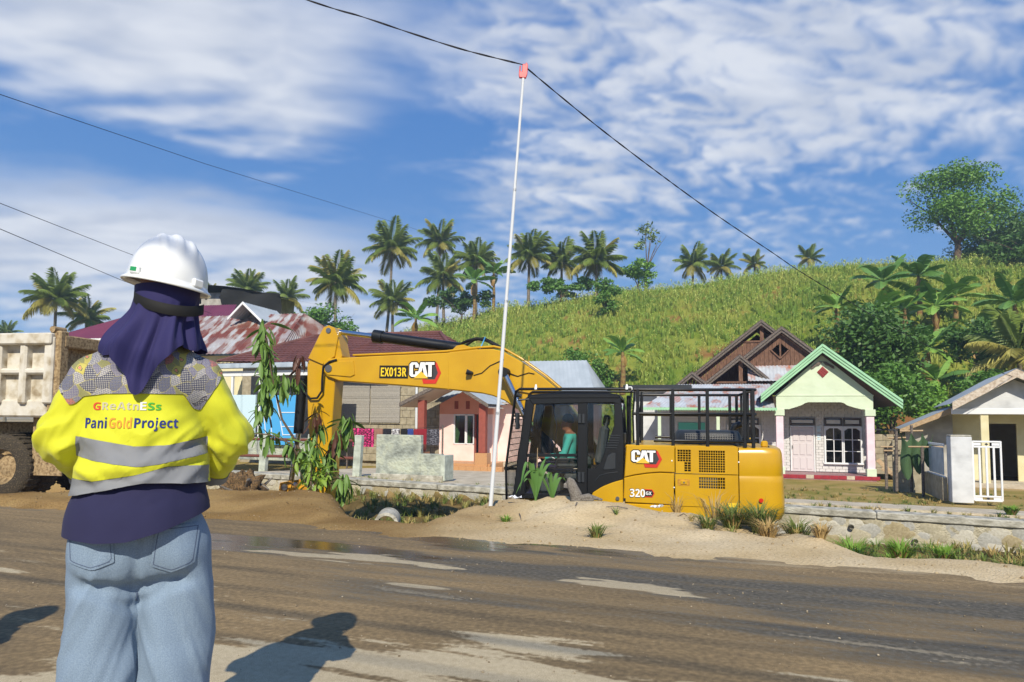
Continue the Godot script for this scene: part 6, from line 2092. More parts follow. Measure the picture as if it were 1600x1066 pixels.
func grille(parent: Node, x0: float, y0: float, x1: float, y1: float, z: float, step := 0.034) -> void:
	var s := ST()
	var xa := minf(x0, x1)
	var xb := maxf(x0, x1)
	var ya := minf(y0, y1)
	var yb := maxf(y0, y1)
	var nx := int((xb - xa) / step)
	var ny := int((yb - ya) / step)
	for i in nx + 1:
		var x := lerpf(xa, xb, float(i) / nx)
		bx(s, Vector3(x, (ya + yb) * 0.5, z + 0.012), Vector3(0.008, yb - ya, 0.008))
	for j in ny + 1:
		var y := lerpf(ya, yb, float(j) / ny)
		bx(s, Vector3((xa + xb) * 0.5, y, z + 0.0105), Vector3(xb - xa, 0.008, 0.008))
	put(s, "vent_grille", M.yellow_paint, parent)

func build_excavator() -> void:
	var e := thing("excavator", "yellow crawler excavator with black cab, guard rails and raised boom", "excavator", Vector3(2.2598, -1.45, -12.1685), deg_to_rad(168.0))
	var Y: Material = M.yellow_paint
	var K: Material = M.black_paint
	# crawler tracks
	for g in [-1.0, 1.0]:
		var st := ST()
		var poly := []
		for k in 12:
			var a := PI / 2 + PI * k / 11.0
			poly.append(Vector2(-1.55 + cos(a) * 0.42, 0.43 + sin(a) * 0.42))
		for k in 12:
			var a := -PI / 2 + PI * k / 11.0
			poly.append(Vector2(1.6 + cos(a) * 0.42, 0.43 + sin(a) * 0.42))
		prism(st, poly, g * 1.15 - 0.28, g * 1.15 + 0.28, 0.02)
		for k in 22:
			for y in [0.86, 0.0]:
				bx(st, Vector3(-1.6 + k * 0.155, y + 0.005, g * 1.15), Vector3(0.13, 0.03, 0.6), 0.006)
		put(st, "track", M.muddy_tyre, e)
	boxpart(e, "undercarriage", M.dirty_yellow, Vector3(0, 0.6, 0), Vector3(2.0, 0.5, 1.8), 0.05)
	var ring := ST()
	lathe(ring, [Vector2(0, 0.8), Vector2(0.75, 0.8), Vector2(0.75, 1.2), Vector2(0, 1.2)], 28)
	put(ring, "swing_ring", M.black_matte, e)
	# deck
	var deck := ST()
	prism(deck, V2([2.0, 1.365, 1.97, 1.26, 1.9, 1.215, 1.1, 1.185, -1.9, 1.14, -2.0, 1.33, 0.25, 1.335, 0.9, 1.35]), -1.345, 1.3, 0.02)
	put(deck, "deck", Y, e)
	# engine housing: core and doors with real gaps
	boxpart(e, "engine", M.seat_grey, Vector3(-0.6, 1.75, 0.1), Vector3(1.5, 0.7, 2.0), 0.05)
	for x in [0.2, -1.42]:
		boxpart(e, "bulkhead", Y, Vector3(x, 1.77, 0.0), Vector3(0.03, 0.84, 2.56))
	boxpart(e, "housing_roof", Y, Vector3(-0.6, 2.2, 0.0), Vector3(1.66, 0.06, 2.62), 0.02)
	polypart(e, "right_door", Y, rect(-1.43, 1.35, 0.22, 2.2), 1.29, 1.34, 0.012)
	var mid := [0.249, 1.728, 0.1, 1.765, -0.1, 1.8, -0.291, 1.818]
	polypart(e, "engine_door", Y, V2([0.245, 1.734, 0.1, 1.771, -0.1, 1.806, -0.291, 1.824, -0.512, 1.82, -0.512, 2.225, -0.35, 2.228, 0.215, 2.222]), -1.355, -1.29, 0.012)
	polypart(e, "engine_door", Y, V2([0.25, 1.722, 0.1, 1.759, -0.1, 1.794, -0.291, 1.812, -0.506, 1.808, -0.49, 1.335, 0.258, 1.352]), -1.355, -1.29, 0.012)
	var d2 := holed(e, "engine_door", Y, -1.432, 1.814, -0.524, 2.22, [[-0.75, 1.99, -0.55, 2.17], [-0.75, 1.84, -0.65, 1.99], [-1.245, 1.834, -0.865, 2.163]], -1.355, -1.31)
	var d3 := holed(e, "engine_door", Y, -1.432, 1.325, -0.518, 1.802, [[-1.242, 1.593, -0.863, 1.763]], -1.355, -1.31)
	grille(d2, -0.55, 1.99, -0.75, 2.17, -1.357)
	grille(d2, -0.65, 1.84, -0.75, 1.985, -1.357)
	grille(d2, -0.865, 1.834, -1.245, 2.163, -1.357)
	grille(d3, -0.863, 1.593, -1.242, 1.763, -1.357)
	polypart(d3, "latch_recess", M.dirty_yellow, rect(-0.727, 1.63, -0.552, 1.728), -1.359, -1.352)
	polypart(d3, "latch", M.yellow_paint, rect(-0.69, 1.65, -0.6, 1.705), -1.37, -1.356, 0.004)
	tubepart(d3, "latch_lock", M.steel, [Vector3(-0.645, 1.678, -1.365), Vector3(-0.645, 1.678, -1.375)], 0.013, 10)
	polypart(d3, "warning_label", M.decal_yellow, rect(-1.4, 1.326, -1.283, 1.391), -1.358, -1.354)
	logo(e, 0.135, 1.885, 0.46, 0.265, -1.357)
	var f := Transform3D(Basis(Vector3.UP, PI), Vector3(0.16, 1.44, -1.357))
	var mp := polypart(e, "model_plate", M.logo_red, V2([0.22, 0.0, 0.335, 0.0, 0.37, 0.06, 0.335, 0.122, 0.22, 0.122]), 0.0, 0.004, 0.0, f)
	polypart(mp, "model_field", M.black_matte, V2([0.22, 0.014, 0.328, 0.014, 0.355, 0.06, 0.328, 0.108, 0.22, 0.108]), 0.0, 0.006, 0.0, f)
	lettering("320", "model_number_outline", M.black_matte, mp, f * Transform3D(Basis(), Vector3(0, 0, 0.003)), -0.006, -0.006, 0.242, 0.134, 0.004, 900)
	lettering("320", "model_number", M.logo_white, mp, f * Transform3D(Basis(), Vector3(0, 0, 0.007)), 0.0, 0.0, 0.228, 0.122, 0.004, 900)
	lettering("GX", "model_letters", M.logo_white, mp, f * Transform3D(Basis(), Vector3(0, 0, 0.007)), 0.24, 0.035, 0.085, 0.052, 0.004, 900)
	# counterweight: rounded plan, shelf at mid height, rolled top edge
	var plan := [Vector2(-1.446, -1.352), Vector2(-1.8, -1.352), Vector2(-1.93, -1.345), Vector2(-2.02, -1.3), Vector2(-2.075, -1.2), Vector2(-2.12, -0.98), Vector2(-2.17, -0.62), Vector2(-2.2, -0.3), Vector2(-2.21, 0.0), Vector2(-2.2, 0.3), Vector2(-2.17, 0.62), Vector2(-2.12, 0.98), Vector2(-2.075, 1.2), Vector2(-2.02, 1.3), Vector2(-1.93, 1.345), Vector2(-1.8, 1.352), Vector2(-1.446, 1.352)]
	var levels := [[1.12, 0.1], [1.16, 0.03], [1.24, -0.015], [1.4, -0.02], [1.7, -0.008], [1.785, -0.004], [1.8, 0.008], [1.815, 0.0], [2.0, 0.004], [2.12, 0.012], [2.18, 0.035], [2.208, 0.08], [2.215, 0.2]]
	var cw := ST()
	surf(cw, plan.size() - 1, levels.size() - 1, func(u: float, v: float) -> Vector3:
		var p: Vector2 = plan[int(round(u * (plan.size() - 1)))]
		var l: Array = levels[int(round(v * (levels.size() - 1)))]
		var c := Vector2(-1.446, 0)
		var o: Vector2 = p - c
		var k := maxf(0.0, -o.x / 0.76)
		var q := Vector2(p.x + l[1] * k, p.y - signf(p.y) * l[1] * (0.5 if absf(p.y) > 1.0 else 0.2))
		return Vector3(q.x, l[0], q.y))
	var top_poly := []
	for p in plan:
		top_poly.append(Vector2(p.x + 0.22 * maxf(0.0, (-1.446 - p.x) / 0.76), p.y * 0.92))
	prism(cw, top_poly, -2.217, -2.2, 0.0, Transform3D(Basis(Vector3(1, 0, 0), PI / 2), Vector3.ZERO))
	var cwp := put(cw, "counterweight", Y, e)
	tubepart(cwp, "reflector", M.reflector_red, [Vector3(-1.747, 1.446, -1.37), Vector3(-1.747, 1.446, -1.39)], 0.032, 16)
	boxpart(cwp, "lifting_eye", Y, Vector3(-1.86, 2.26, -0.95), Vector3(0.1, 0.1, 0.08), 0.02)
	boxpart(cwp, "lifting_eye", Y, Vector3(-1.86, 2.26, 0.95), Vector3(0.1, 0.1, 0.08), 0.02)
	for i in 3:
		tubepart(cwp, "bolt", M.logo_white, [Vector3(-0.47 - [0, 0.03, 0.97][i], [2.0, 1.6, 2.0][i], -1.355), Vector3(-0.47 - [0, 0.03, 0.97][i], [2.0, 1.6, 2.0][i], -1.362)], 0.011, 8)
	# hood with its mesh and the exhaust
	var hd := ST()
	surf(hd, 24, 12, func(u: float, v: float) -> Vector3:
		var a := u * TAU
		var s := Vector2(signf(cos(a)) * pow(absf(cos(a)), 0.45), signf(sin(a)) * pow(absf(sin(a)), 0.45))
		var k := pow(sin(v * PI * 0.5), 0.5) if v > 0.0 else 0.0
		return Vector3(-1.06 + s.x * 0.56 * (1.0 - 0.18 * v) * (1.0 if v < 0.999 else 0.0) , 2.2 + 0.25 * k, s.y * 0.75 * (1.0 - 0.15 * v) * (1.0 if v < 0.999 else 0.0)))
	var hood := put(hd, "hood", M.hood_black, e)
	var hg := ST()
	for i in 21:
		bx(hg, Vector3(-1.45 + i * 0.038, 2.35, -0.752), Vector3(0.008, 0.11, 0.012))
	for j in 4:
		bx(hg, Vector3(-1.07, 2.3 + j * 0.034, -0.754), Vector3(0.78, 0.008, 0.012))
	put(hg, "mesh", M.steel, hood)
	tubepart(e, "exhaust", K, [Vector3(-1.5, 2.2, 0.1), Vector3(-1.5, 2.45, 0.1), Vector3(-1.53, 2.52, 0.1), Vector3(-1.63, 2.56, 0.1)], 0.055, 12)
	# guard rails round the deck
	var rails := ST()
	var near := -1.3
	var far := 1.05
	for y in [3.08, 2.71, 2.3]:
		var x0 := 0.1 if y > 2.5 else -0.2
		tube(rails, [Vector3(x0, y, near), Vector3(-1.66, y, near), Vector3(-1.7, y, near + 0.05), Vector3(-1.7, y, far), Vector3(-1.66, y, far), Vector3(x0, y, far)], 0.024, 7)
	put(rails, "guard_rail", K, e)
	for x in [0.04, -0.49, -1.0, -1.54, -1.66]:
		for z in [near, far]:
			var st := ST()
			bx(st, Vector3(x, 2.65, z), Vector3(0.05, 0.88, 0.05), 0.006)
			put(st, "rail_post", K, e)
	for z in [-0.8, -0.3, 0.2, 0.65]:
		var st := ST()
		bx(st, Vector3(-1.7, 2.68, z), Vector3(0.04, 0.8, 0.04), 0.006)
		put(st, "rail_post", K, e)
	# mirrors, lamps and pipework between cab and deck
	var bits := ST()
	for k in 4:
		tube(bits, [Vector3(0.16 - 0.05 * k, 2.25, -1.2 + 0.1 * k), Vector3(0.17 - 0.05 * k, 2.7, -1.22 + 0.1 * k), Vector3(0.14 - 0.05 * k, 3.06, -1.2 + 0.1 * k)], 0.016, 6)
	bx(bits, Vector3(0.19, 2.6, -0.95), Vector3(0.06, 0.8, 0.35), 0.02)
	put(bits, "pipework", K, e)
	boxpart(e, "lamp", M.logo_white, Vector3(0.16, 3.1, -1.25), Vector3(0.08, 0.06, 0.08), 0.015)
	build_cab(e)
	build_boom(e)

func build_cab(e: Node) -> void:
	var K: Material = M.black_paint
	var cab := Node3D.new()
	cab.name = "cab"
	e.add_child(cab, true)
	var zl := -1.40
	var zr := -0.34
	# side frames: pillars, rails and panels round real openings
	for z in [[zl, zl + 0.07, 0], [zr - 0.05, zr, 1]]:
		var s := ST()
		var a: float = z[0]
		var b: float = z[1]
		prism(s, V2([1.76, 2.957, 1.99, 1.4, 1.79, 1.41, 1.76, 2.06, 1.66, 2.845]), a, b, 0.008)
		prism(s, V2([1.76, 2.957, 1.66, 2.845, 0.956, 2.867, 0.40, 2.877, 0.28, 2.82, 0.30, 2.962]), a, b, 0.008)
		prism(s, V2([0.956, 2.865, 0.81, 2.872, 0.808, 1.40, 0.968, 1.40]), a, b, 0.008)
		prism(s, V2([1.762, 2.062, 1.755, 2.015, 0.969, 2.034, 0.956, 2.079]), a, b, 0.006)
		prism(s, V2([1.99, 1.40, 1.80, 1.445, 0.968, 1.45, 0.808, 1.45, 0.80, 1.37, 1.99, 1.365]), a, b, 0.006)
		prism(s, V2([0.40, 2.875, 0.393, 2.735, 0.398, 2.511, 0.601, 1.96, 0.692, 1.856, 0.808, 1.854, 0.808, 1.42, 0.865, 1.37, 0.743, 1.475, 0.54, 1.60, 0.262, 1.706, 0.25, 2.29, 0.268, 2.654, 0.28, 2.84]), a, b, 0.008)
		put(s, "side_frame", K, cab)
		var zm := (a + b) * 0.5
		if z[2] == 0:
			polypart(cab, "door_window", M.cab_glass, V2([1.665, 2.84, 0.956, 2.862, 0.956, 2.08, 1.762, 2.06]), zm - 0.003, zm + 0.003)
			polypart(cab, "door_lower_window", M.cab_glass, V2([1.753, 2.016, 0.969, 2.034, 0.968, 1.45, 1.79, 1.446]), zm - 0.003, zm + 0.003)
		else:
			polypart(cab, "right_window", M.cab_glass, V2([1.665, 2.84, 0.956, 2.862, 0.956, 2.08, 1.762, 2.06]), zm - 0.003, zm + 0.003)
		polypart(cab, "rear_side_window", M.cab_glass, V2([0.81, 2.868, 0.417, 2.87, 0.393, 2.735, 0.398, 2.511, 0.601, 1.96, 0.692, 1.858, 0.808, 1.856]), zm - 0.003, zm + 0.003)
	# yellow sweep behind the door
	polypart(e, "side_panel", M.yellow_paint, V2([0.262, 1.70, 0.42, 1.655, 0.6, 1.575, 0.72, 1.49, 0.755, 1.42, 0.75, 1.345, 0.262, 1.335]), -1.41, -1.3, 0.014)
	tubepart(e, "tie_ring", M.steel, [Vector3(0.345, 1.415, -1.405), Vector3(0.345, 1.415, -1.43)], 0.03, 10)
	# hinges, vents, fuel flap, handle groove
	for h in [[0.958, 2.7, 0.838, 2.55], [0.958, 1.8, 0.845, 1.64]]:
		for k in 2:
			var x: float = lerpf(h[0], h[2], 0.25 + 0.5 * k)
			boxpart(cab, "hinge", M.hood_black, Vector3(x, (h[1] + h[3]) * 0.5, zl - 0.012), Vector3(0.05, h[1] - h[3], 0.03), 0.008)
	for k in 6:
		boxpart(cab, "vent_slot", M.hood_black, Vector3(0.385 + 0.012 * k, 2.37 - 0.038 * k, zl - 0.004), Vector3(0.17 + 0.004 * k, 0.016, 0.012), 0.004)
	polypart(cab, "access_flap", M.hood_black, V2([0.37, 2.1, 0.43, 2.11, 0.5, 2.06, 0.565, 1.86, 0.54, 1.84, 0.37, 1.86]), zl - 0.012, zl, 0.008)
	tubepart(cab, "trim", M.hood_black, [Vector3(0.345, 1.815, zl - 0.002), Vector3(0.5, 1.79, zl - 0.002), Vector3(0.62, 1.75, zl - 0.002), Vector3(0.69, 1.66, zl - 0.002)], 0.008, 6)
	tubepart(cab, "grab_handle", M.steel, [Vector3(1.31, 2.0, zl - 0.03), Vector3(1.36, 2.02, zl - 0.04), Vector3(1.41, 2.0, zl - 0.03)], 0.012, 6)
	# roof, floor, front and rear
	var rf := ST()
	prism(rf, V2([1.80, 2.93, 1.72, 3.0, 1.3, 3.03, 0.5, 3.03, 0.32, 3.0, 0.28, 2.93]), zl - 0.01, zr + 0.01, 0.025)
	put(rf, "roof", K, cab)
	boxpart(cab, "floor", M.black_matte, Vector3(1.1, 1.39, -0.87), Vector3(1.75, 0.05, 1.04))
	boxpart(cab, "rear_panel", K, Vector3(0.29, 1.95, -0.87), Vector3(0.06, 0.9, 1.04), 0.01)
	polypart(cab, "rear_window", M.cab_glass, rect(-1.3, 2.4, -0.42, 2.88), -0.003, 0.003, 0.0, Transform3D(Basis(Vector3.UP, -PI / 2), Vector3(0.3, 0, 0)))
	var fr := ST()
	for z in [zl + 0.04, zr - 0.03]:
		bar(fr, Vector3(1.96, 1.4, z), Vector3(1.76, 2.95, z), 0.06, 0.06, 0.01)
	bar(fr, Vector3(1.84, 2.3, zl), Vector3(1.84, 2.3, zr), 0.04, 0.04, 0.006)
	put(fr, "front_frame", K, cab)
	var wnd := ST()
	wnd.set_smooth_group(-1)
	quad(wnd, Vector3(1.95, 1.45, zl + 0.05), Vector3(1.76, 2.9, zl + 0.05), Vector3(1.76, 2.9, zr - 0.05), Vector3(1.95, 1.45, zr - 0.05))
	put(wnd, "windscreen", M.cab_glass, cab)
	# seat, console, levers, wipers
	var seat := ST()
	bx(seat, Vector3(0.95, 1.7, -0.87), Vector3(0.52, 0.12, 0.5), 0.05)
	bx(seat, Vector3(0.62, 2.2, -0.87), Vector3(0.14, 0.62, 0.48), 0.06, Basis(Vector3(0, 0, 1), 0.15))
	bx(seat, Vector3(0.55, 2.6, -0.87), Vector3(0.1, 0.18, 0.26), 0.04, Basis(Vector3(0, 0, 1), 0.15))
	bx(seat, Vector3(0.92, 1.53, -0.87), Vector3(0.4, 0.24, 0.36), 0.03)
	put(seat, "seat", M.seat_grey, cab)
	for z in [-1.18, -0.56]:
		boxpart(cab, "console", M.seat_grey, Vector3(1.08, 1.92, z), Vector3(0.5, 0.16, 0.14), 0.04)
		tubepart(cab, "lever", M.black_matte, [Vector3(1.28, 1.98, z), Vector3(1.33, 2.16, z)], [0.018, 0.03], 8)
	boxpart(cab, "display", M.black_matte, Vector3(1.68, 2.2, -0.5), Vector3(0.04, 0.2, 0.26), 0.015)
	boxpart(cab, "foot_console", M.seat_grey, Vector3(1.45, 1.56, -0.87), Vector3(0.35, 0.28, 0.5), 0.05)
	var cover := ST()
	surf(cover, 8, 10, func(u: float, v: float) -> Vector3:
		return Vector3(0.53 + 0.1 * v + 0.02 * sin(u * 12.0 + v * 7.0), 2.66 - v * 0.75, -0.62 - 0.5 * u + 0.015 * sin(v * 17.0)))
	put(cover, "seat_cover", M.clear_sheet, cab)
	tubepart(cab, "wiper", M.black_matte, [Vector3(1.36, 2.86, zl + 0.1), Vector3(1.3, 2.5, zl + 0.1), Vector3(1.34, 2.08, zl + 0.1)], 0.014, 6)
	# guard before the windscreen and over the roof
	var gd := ST()
	for z in [zl - 0.02, zr + 0.06]:
		tube(gd, [Vector3(0.13, 3.09, z), Vector3(1.88, 3.085, z), Vector3(1.94, 3.05, z), Vector3(2.09, 1.85, z), Vector3(2.07, 1.2, z)], 0.022, 7)
	for y in [3.05, 2.66, 1.83, 1.22]:
		var x: float = 1.94 + (3.05 - y) * 0.125 if y > 1.8 else 2.07
		tube(gd, [Vector3(x, y, zl - 0.02), Vector3(x, y, zr + 0.06)], 0.018, 6)
	tube(gd, [Vector3(1.9, 2.91, zl - 0.02), Vector3(1.72, 2.93, zl + 0.02)], 0.016, 6)
	put(gd, "cab_guard", K, e)
	var bars := ST()
	for k in 12:
		var z := lerpf(zl + 0.04, zr, k / 11.0)
		tube(bars, [Vector3(2.0, 2.62, z), Vector3(2.085, 1.84, z), Vector3(2.07, 1.22, z)], 0.006, 4)
	for k in 9:
		var y := 2.6 - k * 0.1
		var x: float = 1.94 + (3.05 - y) * 0.125 if y > 1.8 else 2.07
		tube(bars, [Vector3(x, y, zl - 0.02), Vector3(x, y, zr + 0.06)], 0.006, 4)
	put(bars, "guard_mesh", K, e)
	var mir := ST()
	tube(mir, [Vector3(1.93, 2.6, zl - 0.03), Vector3(1.95, 2.75, zl - 0.08)], 0.01, 5)
	bx(mir, Vector3(1.9, 2.58, zl - 0.08), Vector3(0.05, 0.26, 0.14), 0.02)
	put(mir, "mirror", M.hood_black, e)
	for x in [1.62, 0.2]:
		tubepart(e, "beacon", M.logo_white, [Vector3(x, 3.08, zl - 0.02), Vector3(x, 3.16, zl - 0.02)], [0.03, 0.012], 8)
	tubepart(e, "lamp", M.hood_black, [Vector3(1.85, 2.97, zl - 0.03), Vector3(1.93, 3.0, zl - 0.05)], [0.03, 0.045], 10)
	build_operator(e)

func build_operator(e: Node3D) -> void:
	# a person seated in the cab, facing forward (the machine's +x)
	var o := thing("person", "person in teal sleeves seated at the controls inside the cab", "person")
	o.transform = e.transform * Transform3D(Basis(Vector3.UP, -PI / 2), Vector3(1.24, 1.32, -0.87))
	var bones := [
		[Vector3(0, 0.55, 0.06), Vector3(0, 0.95, 0.1), 0.13, 0.15, 1.25, 0.04], [Vector3(-0.12, 1.0, 0.1), Vector3(0.12, 1.0, 0.1), 0.075, 0.075, 1.0, 0.05],
		[Vector3(0, 1.02, 0.09), Vector3(0, 1.14, 0.06), 0.055, 0.052, 1.0, 0.03], [Vector3(0, 1.2, 0.05), Vector3(0, 1.29, 0.06), 0.075, 0.09, 1.0, 0.03], [Vector3(0, 1.15, 0.0), Vector3(0, 1.2, 0.01), 0.05, 0.06, 1.0, 0.03], [Vector3(0, 1.21, -0.07), Vector3(0, 1.18, -0.085), 0.012, 0.018, 1.0, 0.015]]
	for g in [-1.0, 1.0]:
		bones.append_array([
			[Vector3(g * 0.18, 0.98, 0.1), Vector3(g * 0.24, 0.72, 0.02), 0.058, 0.05, 1.0, 0.03], [Vector3(g * 0.24, 0.72, 0.02), Vector3(g * 0.27, 0.68, -0.26), 0.048, 0.036, 1.0, 0.02],
			[Vector3(g * 0.09, 0.52, 0.05), Vector3(g * 0.13, 0.52, -0.4), 0.09, 0.07, 1.0, 0.03], [Vector3(g * 0.13, 0.52, -0.4), Vector3(g * 0.13, 0.12, -0.5), 0.065, 0.05, 1.0, 0.03], [Vector3(g * 0.13, 0.08, -0.5), Vector3(g * 0.13, 0.05, -0.68), 0.045, 0.035, 1.0, 0.02],
			[Vector3(g * 0.27, 0.68, -0.26), Vector3(g * 0.28, 0.69, -0.35), 0.032, 0.03, 1.0, 0.02], [Vector3(g * 0.085, 1.22, 0.05), Vector3(g * 0.09, 1.24, 0.055), 0.015, 0.018, 1.0, 0.01]])
		for k in 4:
			var a: float = (k - 1.5) * 0.018
			bones.append([Vector3(g * 0.28 + a, 0.69, -0.34), Vector3(g * 0.28 + a, 0.655, -0.40 + absf(a)), 0.011, 0.009, 1.0, 0.006])
		bones.append([Vector3(g * 0.26, 0.69, -0.3), Vector3(g * 0.235, 0.69, -0.36), 0.011, 0.009, 1.0, 0.006])
	var body := blob(bones, 0.014)
	var v: PackedVector3Array = body[0]
	var cloth := PackedFloat32Array()
	for p in v:
		cloth.append(minf(1.06 - p.y, p.z + 0.27 if p.y > 0.6 and absf(p.x) > 0.2 else 1.0))
	var parts := clip(v, body[1], cloth)
	inst(array_mesh(parts[0], parts[2]), "body", M.skin, o)
	var c2 := PackedFloat32Array()
	for p in parts[0]:
		c2.append(p.y - 0.6)
	var pp := clip(parts[0], parts[1], c2)
	inst(array_mesh(pp[0], pp[1]), "shirt", M.teal_cloth, o)
	inst(array_mesh(pp[0], pp[2]), "trousers", M.navy_shirt, o)
	var hair := ST()
	surf(hair, 16, 8, func(u: float, w: float) -> Vector3:
		var a := u * TAU
		var el := lerpf(PI / 2, -0.25 + 0.45 * maxf(0.0, -sin(a)), w)
		return Vector3(0, 1.265, 0.06) + Vector3(cos(a) * cos(el), sin(el), sin(a) * cos(el)) * Vector3(0.096, 0.125, 0.104))
	put(hair, "hair", M.hair, o)
	for g in [-1.0, 1.0]:
		var eye := ST()
		lathe(eye, [Vector2(0, -0.011), Vector2(0.009, -0.005), Vector2(0.011, 0), Vector2(0.009, 0.005), Vector2(0, 0.011)], 8, Transform3D(Basis(), Vector3(g * 0.03, 1.225, -0.027)))
		put(eye, "eye", M.logo_white, o)

func build_boom(e: Node) -> void:
	var Y: Material = M.yellow_paint
	var bm := ST()
	prism(bm, V2([5.86, 3.62, 5.78, 3.7, 5.62, 3.715, 4.6, 3.755, 3.49, 3.79, 2.9, 3.845, 2.62, 3.85, 2.44, 3.81, 2.14, 3.65, 1.70, 3.345, 1.44, 3.13, 0.9, 2.4, 0.5, 1.75, 0.55, 1.55, 0.8, 1.55, 1.25, 2.0, 1.72, 2.42, 2.085, 2.735, 2.38, 2.93, 2.6, 3.015, 2.8, 3.06, 3.3, 3.115, 4.23, 3.195, 5.2, 3.26, 5.53, 3.285, 5.78, 3.37, 5.88, 3.48]), -0.27, 0.27, 0.018)
	var boom := put(bm, "boom", Y, e)
	# weld seams, brackets, decals
	for x in [3.42, 1.95]:
		boxpart(boom, "weld_seam", Y, Vector3(x, 3.42, -0.272), Vector3(0.012, 0.6, 0.006), 0.002)
	polypart(boom, "pin_plate", Y, V2([5.83, 3.56, 5.72, 3.64, 5.25, 3.66, 5.22, 3.4, 5.3, 3.36, 5.76, 3.4, 5.84, 3.47]), -0.292, -0.26, 0.008)
	tubepart(boom, "boom_pin", M.steel, [Vector3(5.74, 3.52, -0.31), Vector3(5.74, 3.52, 0.31)], 0.07, 14)
	polypart(boom, "cylinder_bracket", Y, V2([3.5, 3.76, 3.32, 3.93, 3.2, 3.95, 2.98, 3.88, 2.8, 3.82]), -0.14, 0.14, 0.01)
	var fl := Transform3D(Basis(Vector3.UP, PI), Vector3(4.74, 3.335, -0.272))
	var tilt := Transform3D(Basis(Vector3(0, 0, 1), -0.012), Vector3.ZERO)
	var plate := polypart(boom, "number_plate", M.black_matte, rect(0, 0, 0.555, 0.235), 0.0, 0.004, 0.0, fl * tilt)
	lettering("EX013R", "plate_number", M.decal_yellow, plate, fl * tilt * Transform3D(Basis(), Vector3(0, 0, 0.004)), 0.03, 0.035, 0.495, 0.165, 0.004, 800)
	logo(boom, 4.155, 3.225, 0.6, 0.4, -0.272)
	tubepart(boom, "work_lamp", M.hood_black, [Vector3(2.98, 3.42, -0.27), Vector3(3.0, 3.42, -0.35), Vector3(3.06, 3.44, -0.37)], [0.03, 0.04, 0.05], 10)
	for g in [[Vector3(2.95, 3.38, -0.28), Vector3(2.8, 3.42, -0.28), Vector3(2.65, 3.55, -0.28), Vector3(2.4, 3.66, -0.28)], [Vector3(2.36, 3.44, -0.3), Vector3(2.15, 3.36, -0.28), Vector3(1.95, 3.42, -0.28), Vector3(1.85, 3.4, -0.28)]]:
		tubepart(boom, "cable", M.black_matte, g, 0.008, 5)
	# hydraulic lines along the top
	for k in 3:
		var z := -0.2 + 0.1 * k
		tubepart(boom, "pipe", Y if k != 1 else M.black_matte, [Vector3(5.3, 3.77, z), Vector3(4.6, 3.79, z), Vector3(3.49, 3.825, z), Vector3(2.9, 3.885, z), Vector3(2.6, 3.9, z), Vector3(2.42, 3.86, z), Vector3(2.1, 3.68, z), Vector3(1.66, 3.37, z), Vector3(1.4, 3.15, z)], 0.022, 6)
	tubepart(boom, "hose", M.black_matte, [Vector3(3.28, 3.95, -0.1), Vector3(3.12, 4.02, -0.1), Vector3(2.95, 4.06, -0.1), Vector3(2.75, 4.02, -0.1), Vector3(2.55, 3.9, -0.1)], 0.03, 7)
	tubepart(boom, "hose", M.black_matte, [Vector3(3.24, 3.92, 0.05), Vector3(3.05, 4.05, 0.05), Vector3(2.85, 4.08, 0.05), Vector3(2.62, 3.96, 0.05), Vector3(2.4, 3.83, 0.05)], 0.026, 7)
	tubepart(boom, "tie", M.blue_board, [Vector3(2.78, 4.08, -0.14), Vector3(2.83, 3.95, -0.15), Vector3(2.86, 3.86, -0.2)], 0.012, 5)
	# stick
	var sk := ST()
	prism(sk, V2([5.8, 4.33, 5.89, 4.29, 5.95, 4.18, 6.236, 3.626, 6.225, 3.2, 6.193, 2.569, 6.03, 1.25, 5.93, 0.75, 5.74, 0.75, 5.7, 1.258, 5.7, 2.412, 5.655, 3.338, 5.53, 3.762, 5.62, 4.15, 5.68, 4.28]), -0.19, 0.19, 0.016)
	var stick := put(sk, "stick", Y, e)
	for z in [-0.2, 0.2]:
		polypart(stick, "ear", Y, V2([5.8, 4.34, 5.9, 4.3, 5.97, 4.18, 6.2, 3.72, 5.9, 3.6, 5.66, 3.75, 5.6, 4.12, 5.68, 4.29]), z - 0.03, z + 0.03, 0.008)
	tubepart(stick, "pin", M.steel, [Vector3(5.79, 4.24, -0.25), Vector3(5.79, 4.24, 0.25)], 0.05, 12)
	tubepart(stick, "hose", M.black_matte, [Vector3(5.58, 3.68, -0.3), Vector3(5.72, 3.64, -0.31), Vector3(5.84, 3.55, -0.31), Vector3(5.86, 3.3, -0.3), Vector3(5.87, 3.1, -0.28), Vector3(5.97, 2.97, -0.26), Vector3(6.12, 2.96, -0.25), Vector3(6.28, 3.1, -0.22), Vector3(6.4, 3.3, -0.2)], 0.021, 7)
	# stick cylinder, bucket cylinder, boom cylinders
	tubepart(e, "cylinder_rod", M.chrome, [Vector3(5.79, 4.25, 0), Vector3(4.9, 4.135, 0)], 0.05, 14)
	tubepart(e, "cylinder", M.black_paint, [Vector3(4.97, 4.147, 0), Vector3(3.28, 3.9, 0)], 0.1, 16)
	tubepart(e, "cylinder_head", M.black_paint, [Vector3(4.98, 4.148, 0), Vector3(4.8, 4.122, 0)], 0.125, 16)
	tubepart(e, "cylinder", M.black_paint, [Vector3(6.42, 3.4, 0), Vector3(6.47, 2.3, 0)], 0.1, 14)
	tubepart(e, "cylinder_rod", M.chrome, [Vector3(6.47, 2.34, 0), Vector3(6.6, 1.36, 0)], 0.052, 12)
